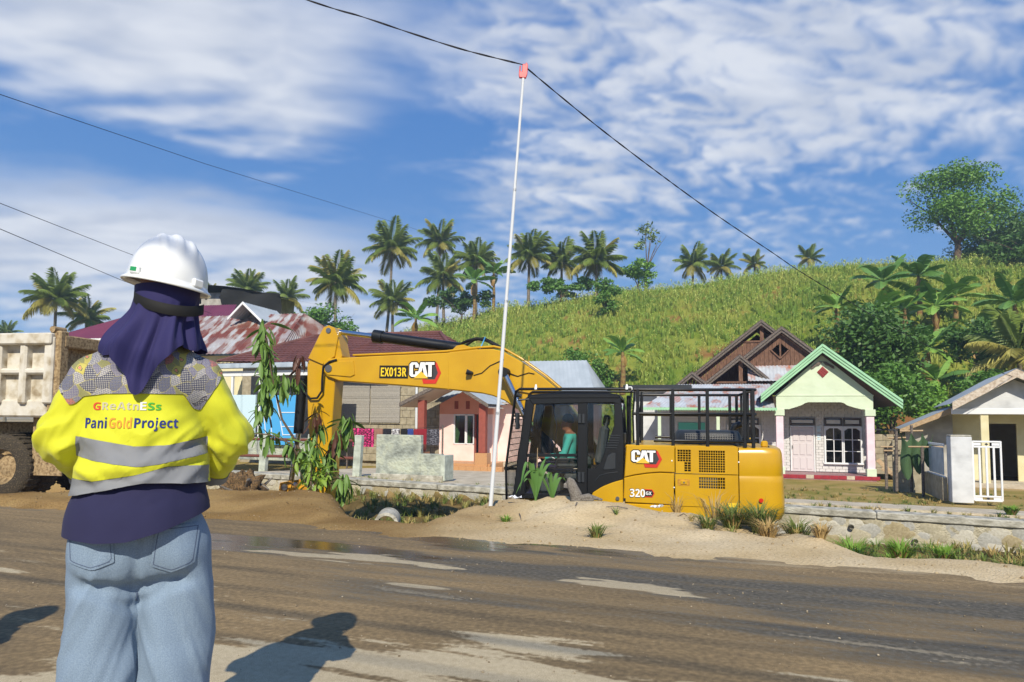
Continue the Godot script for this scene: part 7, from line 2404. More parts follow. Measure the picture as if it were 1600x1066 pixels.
	for z in [-0.46, 0.46]:
		tubepart(e, "cylinder_rod", M.chrome, [Vector3(2.36, 3.42, z), Vector3(1.8, 2.3, z)], 0.055, 14)
		tubepart(e, "cylinder", M.black_paint, [Vector3(1.85, 2.4, z), Vector3(1.35, 1.5, z)], 0.1, 14)
	tubepart(e, "boom_cylinder_pin", M.black_matte, [Vector3(2.36, 3.42, -0.54), Vector3(2.36, 3.42, 0.54)], 0.085, 14)
	# linkage and bucket
	for z in [-0.2, 0.2]:
		polypart(e, "link", M.dirty_yellow, V2([6.7, 1.38, 6.5, 1.42, 6.42, 1.3, 6.02, 1.1, 5.98, 0.98, 6.12, 0.96, 6.5, 1.12, 6.72, 1.2]), z - 0.04, z + 0.04, 0.01)
	tubepart(e, "link_pin", M.steel, [Vector3(6.58, 1.3, -0.28), Vector3(6.58, 1.3, 0.28)], 0.06, 12)
	var bk := ST()
	for z in [-0.55, 0.5]:
		prism(bk, V2([6.55, 1.1, 6.85, 0.75, 6.9, 0.35, 6.65, 0.0, 6.2, -0.1, 5.6, 0.3, 5.75, 0.75, 6.1, 1.0]), z, z + 0.05, 0.01)
	var shell := [Vector2(6.45, 1.12), Vector2(6.7, 1.0), Vector2(6.87, 0.72), Vector2(6.9, 0.35), Vector2(6.65, 0.0), Vector2(6.2, -0.1), Vector2(5.6, 0.28)]
	for i in shell.size() - 1:
		var a: Vector2 = shell[i]
		var b: Vector2 = shell[i + 1]
		bar(bk, Vector3(a.x, a.y, 0), Vector3(b.x, b.y, 0), 0.05, 1.1, 0.01, Vector3(0, 0, 1))
	put(bk, "bucket", M.bucket_steel, e)

# ---------------------------------------------------------------- bodies: capsules joined smoothly and meshed on a grid
# A bone is [a, b, radius at a, radius at b, flattening across z, softness of its joint].
func blob(bones: Array, cell: float) -> Array:
	var lo := Vector3(1e9, 1e9, 1e9)
	var hi := -lo
	for b in bones:
		var m: float = maxf(b[2], b[3]) + cell * 3.0 + b[5] * 0.3
		lo = lo.min((b[0] as Vector3).min(b[1]) - Vector3.ONE * m)
		hi = hi.max((b[0] as Vector3).max(b[1]) + Vector3.ONE * m)
	var nx := int((hi.x - lo.x) / cell) + 2
	var ny := int((hi.y - lo.y) / cell) + 2
	var nz := int((hi.z - lo.z) / cell) + 2
	var f := PackedFloat32Array()
	f.resize(nx * ny * nz)
	f.fill(1.0)
	for b in bones:
		var a: Vector3 = b[0]
		var c: Vector3 = b[1]
		var ra: float = b[2]
		var rb: float = b[3]
		var kz: float = b[4]
		var k: float = b[5]
		var m := maxf(ra, rb) + k + cell * 2.0
		var x0 := maxi(0, int((minf(a.x, c.x) - m - lo.x) / cell))
		var x1 := mini(nx - 1, int((maxf(a.x, c.x) + m - lo.x) / cell) + 1)
		var y0 := maxi(0, int((minf(a.y, c.y) - m - lo.y) / cell))
		var y1 := mini(ny - 1, int((maxf(a.y, c.y) + m - lo.y) / cell) + 1)
		var z0 := maxi(0, int((minf(a.z, c.z) - m - lo.z) / cell))
		var z1 := mini(nz - 1, int((maxf(a.z, c.z) + m - lo.z) / cell) + 1)
		var bax := c.x - a.x
		var bay := c.y - a.y
		var baz := (c.z - a.z) * kz
		var inv := 1.0 / maxf(1e-9, bax * bax + bay * bay + baz * baz)
		for iz in range(z0, z1 + 1):
			var pz := (lo.z + iz * cell - a.z) * kz
			for iy in range(y0, y1 + 1):
				var py := lo.y + iy * cell - a.y
				var at := (iz * ny + iy) * nx + x0
				for ix in range(x0, x1 + 1):
					var px := lo.x + ix * cell - a.x
					var h := clampf((px * bax + py * bay + pz * baz) * inv, 0.0, 1.0)
					var dx := px - bax * h
					var dy := py - bay * h
					var dz := pz - baz * h
					var d := sqrt(dx * dx + dy * dy + dz * dz) - ra - (rb - ra) * h
					var o := f[at]
					var w := k - absf(o - d)
					if w > 0.0:
						d = minf(o, d) - w * w / (4.0 * k)
					elif o < d:
						d = o
					f[at] = d
					at += 1
	var v := PackedVector3Array()
	var cellv := PackedInt32Array()
	cellv.resize(nx * ny * nz)
	cellv.fill(-1)
	var far := cell * 2.0
	var corner := [0, 1, nx, nx + 1, nx * ny, nx * ny + 1, nx * ny + nx, nx * ny + nx + 1]
	var edges := [[0, 1], [2, 3], [4, 5], [6, 7], [0, 2], [1, 3], [4, 6], [5, 7], [0, 4], [1, 5], [2, 6], [3, 7]]
	for iz in nz - 1:
		for iy in ny - 1:
			for ix in nx - 1:
				var at := (iz * ny + iy) * nx + ix
				if absf(f[at]) > far:
					continue
				var s := 0
				for q in 8:
					if f[at + corner[q]] < 0.0:
						s += 1
				if s == 0 or s == 8:
					continue
				var sum := Vector3.ZERO
				var n := 0
				for e in edges:
					var f0 := f[at + corner[e[0]]]
					var f1 := f[at + corner[e[1]]]
					if (f0 < 0.0) != (f1 < 0.0):
						var u := f0 / (f0 - f1)
						var p0 := Vector3(e[0] & 1, (e[0] >> 1) & 1, e[0] >> 2)
						var p1 := Vector3(e[1] & 1, (e[1] >> 1) & 1, e[1] >> 2)
						sum += p0.lerp(p1, u)
						n += 1
				cellv[at] = v.size()
				v.append(lo + (Vector3(ix, iy, iz) + sum / n) * cell)
	var idx := PackedInt32Array()
	var step := [1, nx, nx * ny]
	for iz in range(1, nz - 1):
		for iy in range(1, ny - 1):
			for ix in range(1, nx - 1):
				var at := (iz * ny + iy) * nx + ix
				var f0 := f[at]
				if absf(f0) > far:
					continue
				for ax in 3:
					var f1 := f[at + step[ax]]
					if (f0 < 0.0) == (f1 < 0.0):
						continue
					var p: int = step[(ax + 1) % 3]
					var q: int = step[(ax + 2) % 3]
					var a := cellv[at - p - q]
					var b := cellv[at - q]
					var c := cellv[at]
					var d := cellv[at - p]
					if a < 0 or b < 0 or c < 0 or d < 0:
						continue
					if f0 < 0.0:
						idx.append_array([a, c, b, a, d, c])
					else:
						idx.append_array([a, b, c, a, c, d])
	return [v, idx]

# Cut a mesh along f = 0: [points with the new ones, triangles where f > 0, triangles where f < 0].
func clip(v: PackedVector3Array, idx: PackedInt32Array, f: PackedFloat32Array) -> Array:
	var pos := PackedInt32Array()
	var neg := PackedInt32Array()
	var made := {}
	v = v.duplicate()
	var cut := func(i: int, j: int) -> int:
		var key := Vector2i(mini(i, j), maxi(i, j))
		if not made.has(key):
			made[key] = v.size()
			v.append(v[i].lerp(v[j], f[i] / (f[i] - f[j])))
		return made[key]
	for t in range(0, idx.size(), 3):
		var a := idx[t]
		var b := idx[t + 1]
		var c := idx[t + 2]
		var n := int(f[a] > 0.0) + int(f[b] > 0.0) + int(f[c] > 0.0)
		if n == 3:
			pos.append_array([a, b, c])
		elif n == 0:
			neg.append_array([a, b, c])
		else:
			# turn so that a stands alone on its side
			var lone := n == 1
			for k in 3:
				if (f[a] > 0.0) == lone:
					break
				var x := a
				a = b
				b = c
				c = x
			var ab: int = made.get(Vector2i(mini(a, b), maxi(a, b)), -1)
			if ab < 0:
				ab = v.size()
				made[Vector2i(mini(a, b), maxi(a, b))] = ab
				v.append(v[a].lerp(v[b], f[a] / (f[a] - f[b])))
			var ac: int = made.get(Vector2i(mini(a, c), maxi(a, c)), -1)
			if ac < 0:
				ac = v.size()
				made[Vector2i(mini(a, c), maxi(a, c))] = ac
				v.append(v[a].lerp(v[c], f[a] / (f[a] - f[c])))
			if lone:
				pos.append_array([a, ab, ac])
				neg.append_array([ab, b, c, ab, c, ac])
			else:
				neg.append_array([a, ab, ac])
				pos.append_array([ab, b, c, ab, c, ac])
	return [v, pos, neg]

func values(v: PackedVector3Array, g: Callable) -> PackedFloat32Array:
	var o := PackedFloat32Array()
	o.resize(v.size())
	for i in v.size():
		var k: float = g.call(v[i])
		o[i] = k if absf(k) > 1e-6 else 1e-6
	return o

func normals_of(v: PackedVector3Array, idx: PackedInt32Array) -> PackedVector3Array:
	var n := PackedVector3Array()
	n.resize(v.size())
	for i in range(0, idx.size(), 3):
		var k := (v[idx[i + 2]] - v[idx[i]]).cross(v[idx[i + 1]] - v[idx[i]])
		n[idx[i]] += k
		n[idx[i + 1]] += k
		n[idx[i + 2]] += k
	for i in n.size():
		n[i] = n[i].normalized()
	return n

# A cut-out piece drawn with the normals of the whole, raised by lift.
func piece(v: PackedVector3Array, n: PackedVector3Array, idx: PackedInt32Array, lift: float, called: String, m: Material, parent: Node, uv_scale := 0.0) -> MeshInstance3D:
	var map := {}
	var pv := PackedVector3Array()
	var pn := PackedVector3Array()
	var pi := PackedInt32Array()
	var uv := PackedVector2Array()
	for i in idx:
		if not map.has(i):
			map[i] = pv.size()
			pv.append(v[i] + n[i] * lift)
			pn.append(n[i])
			if uv_scale > 0.0:
				uv.append(Vector2(v[i].x, -v[i].y) * uv_scale)
		pi.append(map[i])
	return inst(raw_mesh(pv, pn, pi, PackedColorArray(), uv), called, m, parent)

func lin_curve(xs: Array, ys: Array, x: float) -> float:
	if x <= xs[0]:
		return ys[0]
	for i in range(1, xs.size()):
		if x <= xs[i]:
			return lerpf(ys[i - 1], ys[i], (x - xs[i - 1]) / (xs[i] - xs[i - 1]))
	return ys[-1]

# Patchwork of small printed motifs in navy, grey, yellow and red.
func batik() -> StandardMaterial3D:
	var n := 384
	var im := Image.create(n, n, false, Image.FORMAT_RGB8)
	var r := RandomNumberGenerator.new()
	r.seed = 17
	var seeds := []
	for i in 22:
		seeds.append([Vector2(r.randf(), r.randf()) * n, [0, 1, 2, 3, 5, 0, 1, 4, 2, 3, 0][i % 11], r.randf()])
	var navy := C(44, 46, 78)
	var grey := C(150, 150, 158)
	var pale := C(214, 210, 190)
	var yel := C(190, 178, 92)
	var red := C(172, 104, 96)
	for y in n:
		for x in n:
			var p := Vector2(x, y)
			var w := p + Vector2(sin(y * 0.05), cos(x * 0.05)) * 9.0
			var best := 1e9
			var second := 1e9
			var which := 0
			for i in seeds.size():
				var d: Vector2 = seeds[i][0] - w
				d.x -= roundf(d.x / n) * n
				d.y -= roundf(d.y / n) * n
				var l := d.length()
				if l < best:
					second = best
					best = l
					which = i
				elif l < second:
					second = l
			var c := grey
			match int(seeds[which][1]):
				0:
					var u := fposmod(x / 13.0, 1.0) - 0.5
					var v := fposmod(y / 13.0, 1.0) - 0.5
					var q := absf(u) + absf(v)
					c = navy if q < 0.2 else (pale if q < 0.34 else (navy if q > 0.44 and q < 0.5 else C(120, 116, 140)))
				1:
					var u := fposmod(x / 15.0, 1.0) - 0.5
					var v := fposmod(y / 15.0, 1.0) - 0.5
					var a := atan2(v, u)
					var q := sqrt(u * u + v * v)
					c = pale if q < 0.3 + 0.12 * cos(a * 6.0) and q > 0.1 else navy
				2:
					c = C(160, 156, 60) if absf(fposmod((x + y) / 11.0, 1.0) - 0.5) < 0.14 or absf(fposmod((x - y) / 11.0, 1.0) - 0.5) < 0.14 else (navy if fposmod((x + y) / 11.0 + 0.5, 1.0) < 0.45 else grey)
				3:
					var t := fposmod((x * 0.8 + y * 0.6 + 6.0 * sin((x * 0.6 - y * 0.8) * 0.22)) / 16.0, 1.0)
					c = pale if t < 0.36 else (navy if t < 0.52 else (C(150, 146, 160) if t < 0.85 else C(60, 58, 84)))
				4:
					var q: float = best / 26.0
					var a := atan2((seeds[which][0] - p).y, (seeds[which][0] - p).x)
					c = C(222, 120, 110) if q < 0.35 + 0.12 * cos(a * 5.0) else (navy if absf(q - 0.62 - 0.1 * cos(a * 4.0)) < 0.07 else yel)
				5:
					var u := fposmod(x / 24.0, 1.0) - 0.5
					var v := fposmod(y / 24.0, 1.0) - 0.5
					var cross := minf(absf(u - v), absf(u + v))
					c = (C(40, 34, 44) if cross < 0.07 and u * u + v * v < 0.16 else (pale if cross < 0.12 and u * u + v * v < 0.2 else (red if which % 2 else C(96, 98, 118))))
			if second - best < 2.2:
				c = yel if which % 3 else C(66, 60, 66)
			im.set_pixel(x, y, c)
	var m := plain("batik", Color.WHITE, 0.85)
	m.albedo_texture = ImageTexture.create_from_image(im)
	return m

func build_person() -> void:
	var o := thing("person", "person in white helmet, yellow hi-vis jacket and blue jeans seen from behind", "person", Vector3(-1.108, 0.0, -2.12), deg_to_rad(24.0))
	o.scale = Vector3(0.91, 1.0, 0.92)
	# the body itself, one surface; mostly under cloth
	var bones := [
		[Vector3(0, 0.8, 0), Vector3(0, 0.92, 0), 0.115, 0.12, 1.3, 0.05], [Vector3(0, 0.92, 0), Vector3(0.01, 1.2, 0), 0.12, 0.125, 1.3, 0.05], [Vector3(-0.09, 1.25, 0), Vector3(0.11, 1.255, 0), 0.06, 0.06, 1.0, 0.05],
		[Vector3(0.01, 1.27, 0), Vector3(0.05, 1.4, -0.01), 0.05, 0.048, 1.0, 0.03], [Vector3(0.055, 1.5, 0.01), Vector3(0.06, 1.57, 0.01), 0.078, 0.085, 0.95, 0.04], [Vector3(0.035, 1.43, -0.045), Vector3(0.05, 1.48, -0.03), 0.04, 0.06, 1.0, 0.03], [Vector3(0.015, 1.49, -0.09), Vector3(0.013, 1.465, -0.1), 0.01, 0.014, 1.0, 0.012]]
	for g in [-1.0, 1.0]:
		var el := Vector3(-0.222, 1.098, 0.0) if g < 0.0 else Vector3(0.26, 1.10, 0.0)
		var wr := Vector3(-0.17, 0.995, -0.15) if g < 0.0 else Vector3(0.22, 0.985, -0.14)
		bones.append_array([[Vector3(g * 0.13 + 0.01, 1.25, 0), el, 0.052, 0.042, 1.0, 0.03], [el, wr, 0.042, 0.03, 1.0, 0.02], [wr, wr + Vector3(-g * 0.05, 0.01, -0.06), 0.029, 0.03, 1.3, 0.02],
			[Vector3(g * 0.085, 0.8, 0.0), Vector3(g * 0.1 + 0.01, 0.45, 0.0), 0.07, 0.055, 1.0, 0.03], [Vector3(g * 0.1, 0.45, 0), Vector3(g * 0.11, 0.08, 0.02), 0.058, 0.04, 1.0, 0.03], [Vector3(g * 0.11, 0.05, 0.03), Vector3(g * 0.12, 0.04, -0.12), 0.04, 0.035, 1.0, 0.03]])
	var body := blob(bones, 0.014)
	var bv: PackedVector3Array = body[0]
	var bi: PackedInt32Array = body[1]
	for g in [-1.0, 1.0]:
		var wr := (Vector3(-0.17, 0.995, -0.15) if g < 0.0 else Vector3(0.22, 0.985, -0.14)) + Vector3(-g * 0.05, 0.01, -0.06)
		var hb := [[wr, wr + Vector3(-g * 0.035, 0.005, -0.035), 0.026, 0.026, 1.2, 0.01], [wr + Vector3(0, 0.02, 0.0), wr + Vector3(-g * 0.03, 0.05, -0.03), 0.011, 0.009, 1.0, 0.008]]
		for k in 4:
			var root := wr + Vector3(-g * 0.04, 0.027 - 0.018 * k, -0.04)
			var knuckle := root + Vector3(-g * 0.035, 0.0, -0.015)
			hb.append([root, knuckle, 0.0095, 0.009, 1.0, 0.006])
			hb.append([knuckle, knuckle + Vector3(-g * (0.022 - 0.004 * absf(k - 1.3)), -0.006, 0.022), 0.009, 0.008, 1.0, 0.005])
		var hand := blob(hb, 0.005)
		var off := bv.size()
		bv.append_array(hand[0])
		for i in hand[1]:
			bi.append(i + off)
	inst(array_mesh(bv, bi), "body", M.skin, o)
	for g in [-1.0, 1.0]:
		var eye := ST()
		lathe(eye, [Vector2(0, -0.012), Vector2(0.01, -0.005), Vector2(0.012, 0), Vector2(0.01, 0.005), Vector2(0, 0.012)], 8, Transform3D(Basis(), Vector3(0.045 + g * 0.03, 1.515, -0.066)))
		put(eye, "eye", M.logo_white, o)
		var shoe := blob([[Vector3(g * 0.115, 0.06, 0.05), Vector3(g * 0.125, 0.05, -0.15), 0.055, 0.05, 1.0, 0.04]], 0.014)
		inst(array_mesh(shoe[0], shoe[1]), "shoe", M.black_matte, o)
	# jeans
	var fold := FastNoiseLite.new()
	fold.seed = 21
	fold.frequency = 1.0
	fold.fractal_octaves = 3
	fold.fractal_type = FastNoiseLite.FRACTAL_RIDGED
	var soft := FastNoiseLite.new()
	soft.seed = 33
	soft.frequency = 1.0
	soft.fractal_octaves = 2
	var jb := [[Vector3(0, 0.93, 0), Vector3(0, 0.83, 0.0), 0.165, 0.178, 1.25, 0.05]]
	for g in [-1.0, 1.0]:
		jb.append_array([[Vector3(g * 0.084 + 0.008, 0.80, 0.03), Vector3(g * 0.086 + 0.01, 0.77, 0.03), 0.108, 0.11, 1.05, 0.04], [Vector3(g * 0.102 + 0.012, 0.77, 0.0), Vector3(g * 0.108 + 0.016, 0.45, 0.0), 0.108, 0.102, 0.98, 0.022], [Vector3(g * 0.108 + 0.016, 0.45, 0), Vector3(g * 0.116 + 0.01, 0.06, 0.01), 0.102, 0.118, 0.98, 0.02]])
	var jeans := blob(jb, 0.0095)
	var jv: PackedVector3Array = jeans[0]
	var ji: PackedInt32Array = jeans[1]
	var jn := normals_of(jv, ji)
	for i in jv.size():
		var p := jv[i]
		var sx := absf(p.x)
		var d := 0.02 * fold.get_noise_3d(p.x * 4.0 + p.y * 1.5 * signf(p.x), p.y * 1.3 + sx * 3.0, p.z * 2.0) * smoothstep(0.85, 0.6, p.y)
		d += 0.009 * soft.get_noise_3d(p.x * 6.0 + 2.5 * p.y * signf(p.x), p.y * 2.2, p.z * 3.0)
		# creases under the seat
		d -= 0.022 * exp(-pow((p.y - 0.665 - 0.25 * sx + 0.9 * sx * sx) / 0.017, 2.0)) * smoothstep(-0.02, 0.06, p.z) * smoothstep(0.2, 0.12, sx)
		d -= 0.014 * exp(-pow((p.y - 0.61 - 0.6 * sx) / 0.018, 2.0)) * smoothstep(0.2, 0.12, sx) * smoothstep(0.0, 0.06, p.z)
		# centre seam
		d -= 0.012 * exp(-pow((p.x - 0.008) / 0.012, 2.0)) * smoothstep(0.66, 0.7, p.y)
		jv[i] = p + jn[i] * d
	jn = normals_of(jv, ji)
	var cj := clip(jv, ji, values(jv, func(p: Vector3) -> float: return p.y - 0.07))
	jv = cj[0]
	ji = cj[1]
	jn = normals_of(jv, ji)
	var jo := piece(jv, jn, ji, 0.0, "jeans", M.denim, o)
	var seam := clip(jv, ji, values(jv, func(p: Vector3) -> float: return 0.0028 - absf(p.x - 0.008 - 0.006 * smoothstep(0.7, 0.4, p.y)) if p.z > 0.0 and p.y > 0.62 else -1.0))
	piece(seam[0], normals_of(seam[0], seam[1]), seam[1], 0.002, "seam", M.denim_seam, jo)
	for g in [-1.0, 1.0]:
		var shape := func(p: Vector3) -> float:
			var x: float = p.x * g - 0.115 - (p.y - 0.78) * 0.12
			return minf(minf(0.062 - absf(x), 0.845 - p.y), minf(p.y - 0.735 - absf(x) * 0.33 + (0.02 if g > 0.0 else 0.0) , p.z - 0.02))
		var ck := clip(jv, ji, values(jv, shape))
		var pn := normals_of(ck[0], ji)
		pn.resize(ck[0].size())
		var full := normals_of(ck[0], ck[1])
		var pocket := piece(ck[0], full, ck[1], 0.004, "back_pocket", M.denim, jo)
		var inner := func(p: Vector3) -> float: return shape.call(p) - 0.006
		var outer := func(p: Vector3) -> float: return 0.0085 - (shape.call(p) as float)
		var st1 := clip(ck[0], ck[1], values(ck[0], inner))
		var st2 := clip(st1[0], st1[1], values(st1[0], outer))
		piece(st2[0], normals_of(st2[0], st2[1]), st2[1], 0.0046, "stitching", M.denim_seam, pocket)
	# navy shirt below the jacket
	var sb := blob([[Vector3(0.01, 1.0, 0.01), Vector3(0.008, 0.86, 0.015), 0.165, 0.2, 1.2, 0.05], [Vector3(0.008, 0.86, 0.015), Vector3(0.006, 0.8, 0.018), 0.2, 0.208, 1.16, 0.05]], 0.0115)
	var sv: PackedVector3Array = sb[0]
	var sn := normals_of(sv, sb[1])
	for i in sv.size():
		sv[i] += sn[i] * (0.006 * soft.get_noise_3d(sv[i].x * 8.0, sv[i].y * 5.0, 3.0) - 0.004 * fold.get_noise_3d(sv[i].x * 4.0, sv[i].y * 12.0 - sv[i].x * 4.0, 1.0) * smoothstep(0.86, 0.95, sv[i].y))
	var cs := clip(sv, sb[1], values(sv, func(p: Vector3) -> float: return p.y - lin_curve([-0.22, -0.1, -0.02, 0.08, 0.22], [0.822, 0.812, 0.814, 0.838, 0.886], p.x)))
	piece(cs[0], normals_of(cs[0], cs[1]), cs[1], 0.0, "shirt", M.navy_shirt, o)
	# jacket
	var kb := [[Vector3(-0.09, 1.25, 0.005), Vector3(0.105, 1.255, 0.005), 0.1, 0.1, 1.0, 0.06], [Vector3(0.01, 1.2, 0.0), Vector3(0.012, 1.03, 0.01), 0.158, 0.17, 1.24, 0.06], [Vector3(0.012, 1.05, 0.01), Vector3(0.012, 0.93, 0.02), 0.178, 0.2, 1.15, 0.05], [Vector3(-0.04, 1.3, 0.0), Vector3(0.06, 1.3, 0.0), 0.075, 0.075, 1.0, 0.05],
		[Vector3(-0.145, 1.25, 0.0), Vector3(-0.218, 1.098, 0.0), 0.077, 0.066, 1.0, 0.028], [Vector3(-0.218, 1.098, 0.0), Vector3(-0.172, 0.99, -0.15), 0.066, 0.048, 1.0, 0.02],
		[Vector3(0.165, 1.255, 0.0), Vector3(0.265, 1.10, 0.0), 0.079, 0.067, 1.0, 0.028], [Vector3(0.265, 1.10, 0.0), Vector3(0.232, 0.985, -0.13), 0.067, 0.048, 1.0, 0.02]]
	var jk := blob(kb, 0.0085)
	var v: PackedVector3Array = jk[0]
	var idx: PackedInt32Array = jk[1]
	var n := normals_of(v, idx)
	for i in v.size():
		var p := v[i]
		var arm := smoothstep(0.155, 0.205, absf(p.x - 0.015))
		var d := arm * (0.016 * fold.get_noise_3d(p.x * 1.5, p.y * 4.0 + absf(p.x) * 6.0, p.z * 2.5) + 0.004 * soft.get_noise_3d(p.x * 6.0, p.y * 12.0, p.z * 6.0))
		var near_elbow := exp(-pow((p.y - 1.09) / 0.075, 2.0))
		d += arm * near_elbow * 0.017 * (0.5 - absf(sin((p.y + absf(p.x - 0.02) * 0.8 - p.z * 0.5) * 34.0 + 2.5 * soft.get_noise_3d(p.x * 6.0, p.y * 6.0, p.z * 6.0))))
		var back := (1.0 - arm) * smoothstep(1.27, 1.2, p.y)
		d += back * (0.016 * fold.get_noise_3d(p.x * 2.0, p.y * 7.0 - absf(p.x - 0.02) * 5.0, 0.4) * smoothstep(1.2, 1.1, p.y) + 0.005 * soft.get_noise_3d(p.x * 6.0, p.y * 9.0 - p.x * 4.0, p.z))
		# cloth blousing over the lower band
		d += (1.0 - arm) * 0.012 * exp(-pow((p.y - 1.02 - 0.12 * p.x) / 0.022, 2.0)) - (1.0 - arm) * 0.010 * exp(-pow((p.y - 0.992 - 0.2 * p.x) / 0.012, 2.0))
		d -= 0.012 * exp(-pow((p.y - 1.06 - 0.5 * (p.x - 0.12)) / 0.013, 2.0)) * smoothstep(0.02, 0.12, p.x) * (1.0 - arm)
		v[i] = p + n[i] * d
	var hem := clip(v, idx, values(v, func(p: Vector3) -> float: return 1.0 if absf(p.x - 0.015) > 0.165 and p.z < -0.06 and p.y > 0.94 else p.y - lin_curve([-0.2, 0.02, 0.22], [0.932, 0.974, 0.962], p.x)))
	v = hem[0]
	idx = hem[1]
	var yoke := func(p: Vector3) -> float: return p.y - lin_curve([-0.30, -0.255, -0.232, -0.2, -0.185, -0.16, -0.1, 0.12, 0.132, 0.15, 0.172, 0.2, 0.225, 0.25, 0.30], [1.60, 1.40, 1.235, 1.19, 1.192, 1.214, 1.222, 1.224, 1.21, 1.183, 1.178, 1.22, 1.26, 1.34, 1.60], p.x)
	var a := clip(v, idx, values(v, yoke))
	var na := normals_of(a[0], idx_join(a[1], a[2]))
	piece(a[0], na, a[1], 0.0035, "batik_yoke", batik(), o, 7.4)
	var on_torso := func(p: Vector3) -> float: return minf(p.x + 0.178, 0.199 - p.x)
	var band1 := func(p: Vector3) -> float:
		var t := lin_curve([-0.18, -0.01, 0.08, 0.2], [1.102, 1.074, 1.076, 1.1], p.x)
		var b := lin_curve([-0.18, -0.12, 0.0, 0.06, 0.2], [1.046, 1.034, 1.018, 1.024, 1.05], p.x)
		return minf(minf(t - p.y, p.y - b), on_torso.call(p))
	var b1 := clip(a[0], a[2], values(a[0], band1))
	var cuff := func(p: Vector3) -> float:
		var wr := Vector3(-0.172, 0.99, -0.15) if p.x < 0.0 else Vector3(0.232, 0.985, -0.13)
		var el := Vector3(-0.222, 1.098, 0.0) if p.x < 0.0 else Vector3(0.262, 1.10, 0.0)
		var u := (p - el).dot(wr - el) / (wr - el).length_squared()
		return u - 0.84 if absf(p.x - 0.02) > 0.13 and p.z < 0.02 else -1.0
	var band2 := func(p: Vector3) -> float:
		if p.x > 0.206 or p.x < -0.198 or (absf(p.x - 0.012) > 0.17 and p.z < -0.05):
			return -1.0
		return lin_curve([-0.2, -0.12, 0.0, 0.085, 0.22], [0.985, 0.978, 0.996, 1.017, 1.014], p.x) - p.y
	var b2 := clip(b1[0], b1[2], values(b1[0], band2))
	var b3 := clip(b2[0], b2[2], values(b2[0], cuff))
	var whole := normals_of(b3[0], idx_join(idx_join(b1[1], b2[1]), idx_join(b3[1], b3[2])))
	var all_n := normals_of(b3[0], idx_join(idx_join(b1[1], b2[1]), idx_join(b3[1], idx_join(b3[2], a[1]))))
	var jacket := piece(b3[0], all_n, b3[2], 0.0, "jacket", M.hi_vis, o)
	piece(b3[0], all_n, b1[1], 0.0015, "reflective_band", M.reflective_tape, jacket)
	piece(b3[0], all_n, b2[1], 0.0015, "reflective_band", M.reflective_tape, jacket)
	piece(b3[0], all_n, b3[1], 0.0015, "cuff_band", M.reflective_tape, jacket)
	# embroidery, laid on the back of the jacket
	var cell := 0.02
	var near := {}
	var jt: PackedVector3Array = b3[0]
	for i in range(0, b3[2].size(), 3):
		var p0 := jt[b3[2][i]]
		var p1 := jt[b3[2][i + 1]]
		var p2 := jt[b3[2][i + 2]]
		if p0.z < 0.03:
			continue
		var q0 := p0.min(p1).min(p2)
		var q1 := p0.max(p1).max(p2)
		for kx in range(int(floor(q0.x / cell)), int(floor(q1.x / cell)) + 1):
			for ky in range(int(floor(q0.y / cell)), int(floor(q1.y / cell)) + 1):
				var key := Vector2i(kx, ky)
				if not near.has(key):
					near[key] = []
				near[key].append(i)
	var surf_z := func(x: float, y: float) -> float:
		var best := -9.0
		for i in near.get(Vector2i(int(floor(x / cell)), int(floor(y / cell))), []):
			var p0 := jt[b3[2][i]]
			var p1 := jt[b3[2][i + 1]]
			var p2 := jt[b3[2][i + 2]]
			var d := (p1.x - p0.x) * (p2.y - p0.y) - (p2.x - p0.x) * (p1.y - p0.y)
			if absf(d) < 1e-10:
				continue
			var u := ((x - p0.x) * (p2.y - p0.y) - (p2.x - p0.x) * (y - p0.y)) / d
			var w := ((p1.x - p0.x) * (y - p0.y) - (x - p0.x) * (p1.y - p0.y)) / d
			if u > -0.02 and w > -0.02 and u + w < 1.02:
				best = maxf(best, p0.z + u * (p1.z - p0.z) + w * (p2.z - p0.z))
		return best if best > -1.0 else 0.13
	var words := [["G", M.thread_red, -0.1323, 1.175, 0.0213, 0.022], ["R", M.thread_silver, -0.1065, 1.176, 0.0190, 0.021], ["e", M.thread_silver, -0.0852, 1.176, 0.0179, 0.017], ["A", M.thread_silver, -0.0639, 1.176, 0.0235, 0.022], ["t", M.thread_silver, -0.0382, 1.176, 0.0134, 0.021], ["n", M.thread_silver, -0.0203, 1.176, 0.0168, 0.017], ["E", M.thread_white, -0.0001, 1.176, 0.0179, 0.023], ["S", M.thread_green, 0.0212, 1.176, 0.0190, 0.022], ["s", M.thread_green, 0.0436, 1.176, 0.0157, 0.017],
		["Pani", M.thread_blue, -0.153, 1.124, 0.063, 0.031], ["Gold", M.thread_gold, -0.083, 1.124, 0.063, 0.031], ["Project", M.thread_blue, -0.013, 1.117, 0.122, 0.038]]
	for w in words:
		var t := letters(w[0], 1.0, 0.05, "Droid Sans", 700)
		var bb := t.get_aabb()
		var arr := t.surface_get_arrays(0)
		var tv: PackedVector3Array = arr[Mesh.ARRAY_VERTEX]
		var tn: PackedVector3Array = arr[Mesh.ARRAY_NORMAL]
		for i in tv.size():
			var p := tv[i]
			var x: float = w[2] + (p.x - bb.position.x) / bb.size.x * w[4]
			var y: float = w[3] + (p.y - bb.position.y) / bb.size.y * w[5]
			tv[i] = Vector3(x, y, surf_z.call(x, y) + (0.0022 if p.z > bb.position.z + bb.size.z * 0.5 else -0.003))
		var ti: PackedInt32Array = arr[Mesh.ARRAY_INDEX] if arr[Mesh.ARRAY_INDEX] != null else PackedInt32Array(range(tv.size()))
		inst(raw_mesh(tv, tn, ti), "embroidery", w[1], jacket)
	# head cloth
	var hj := ST()
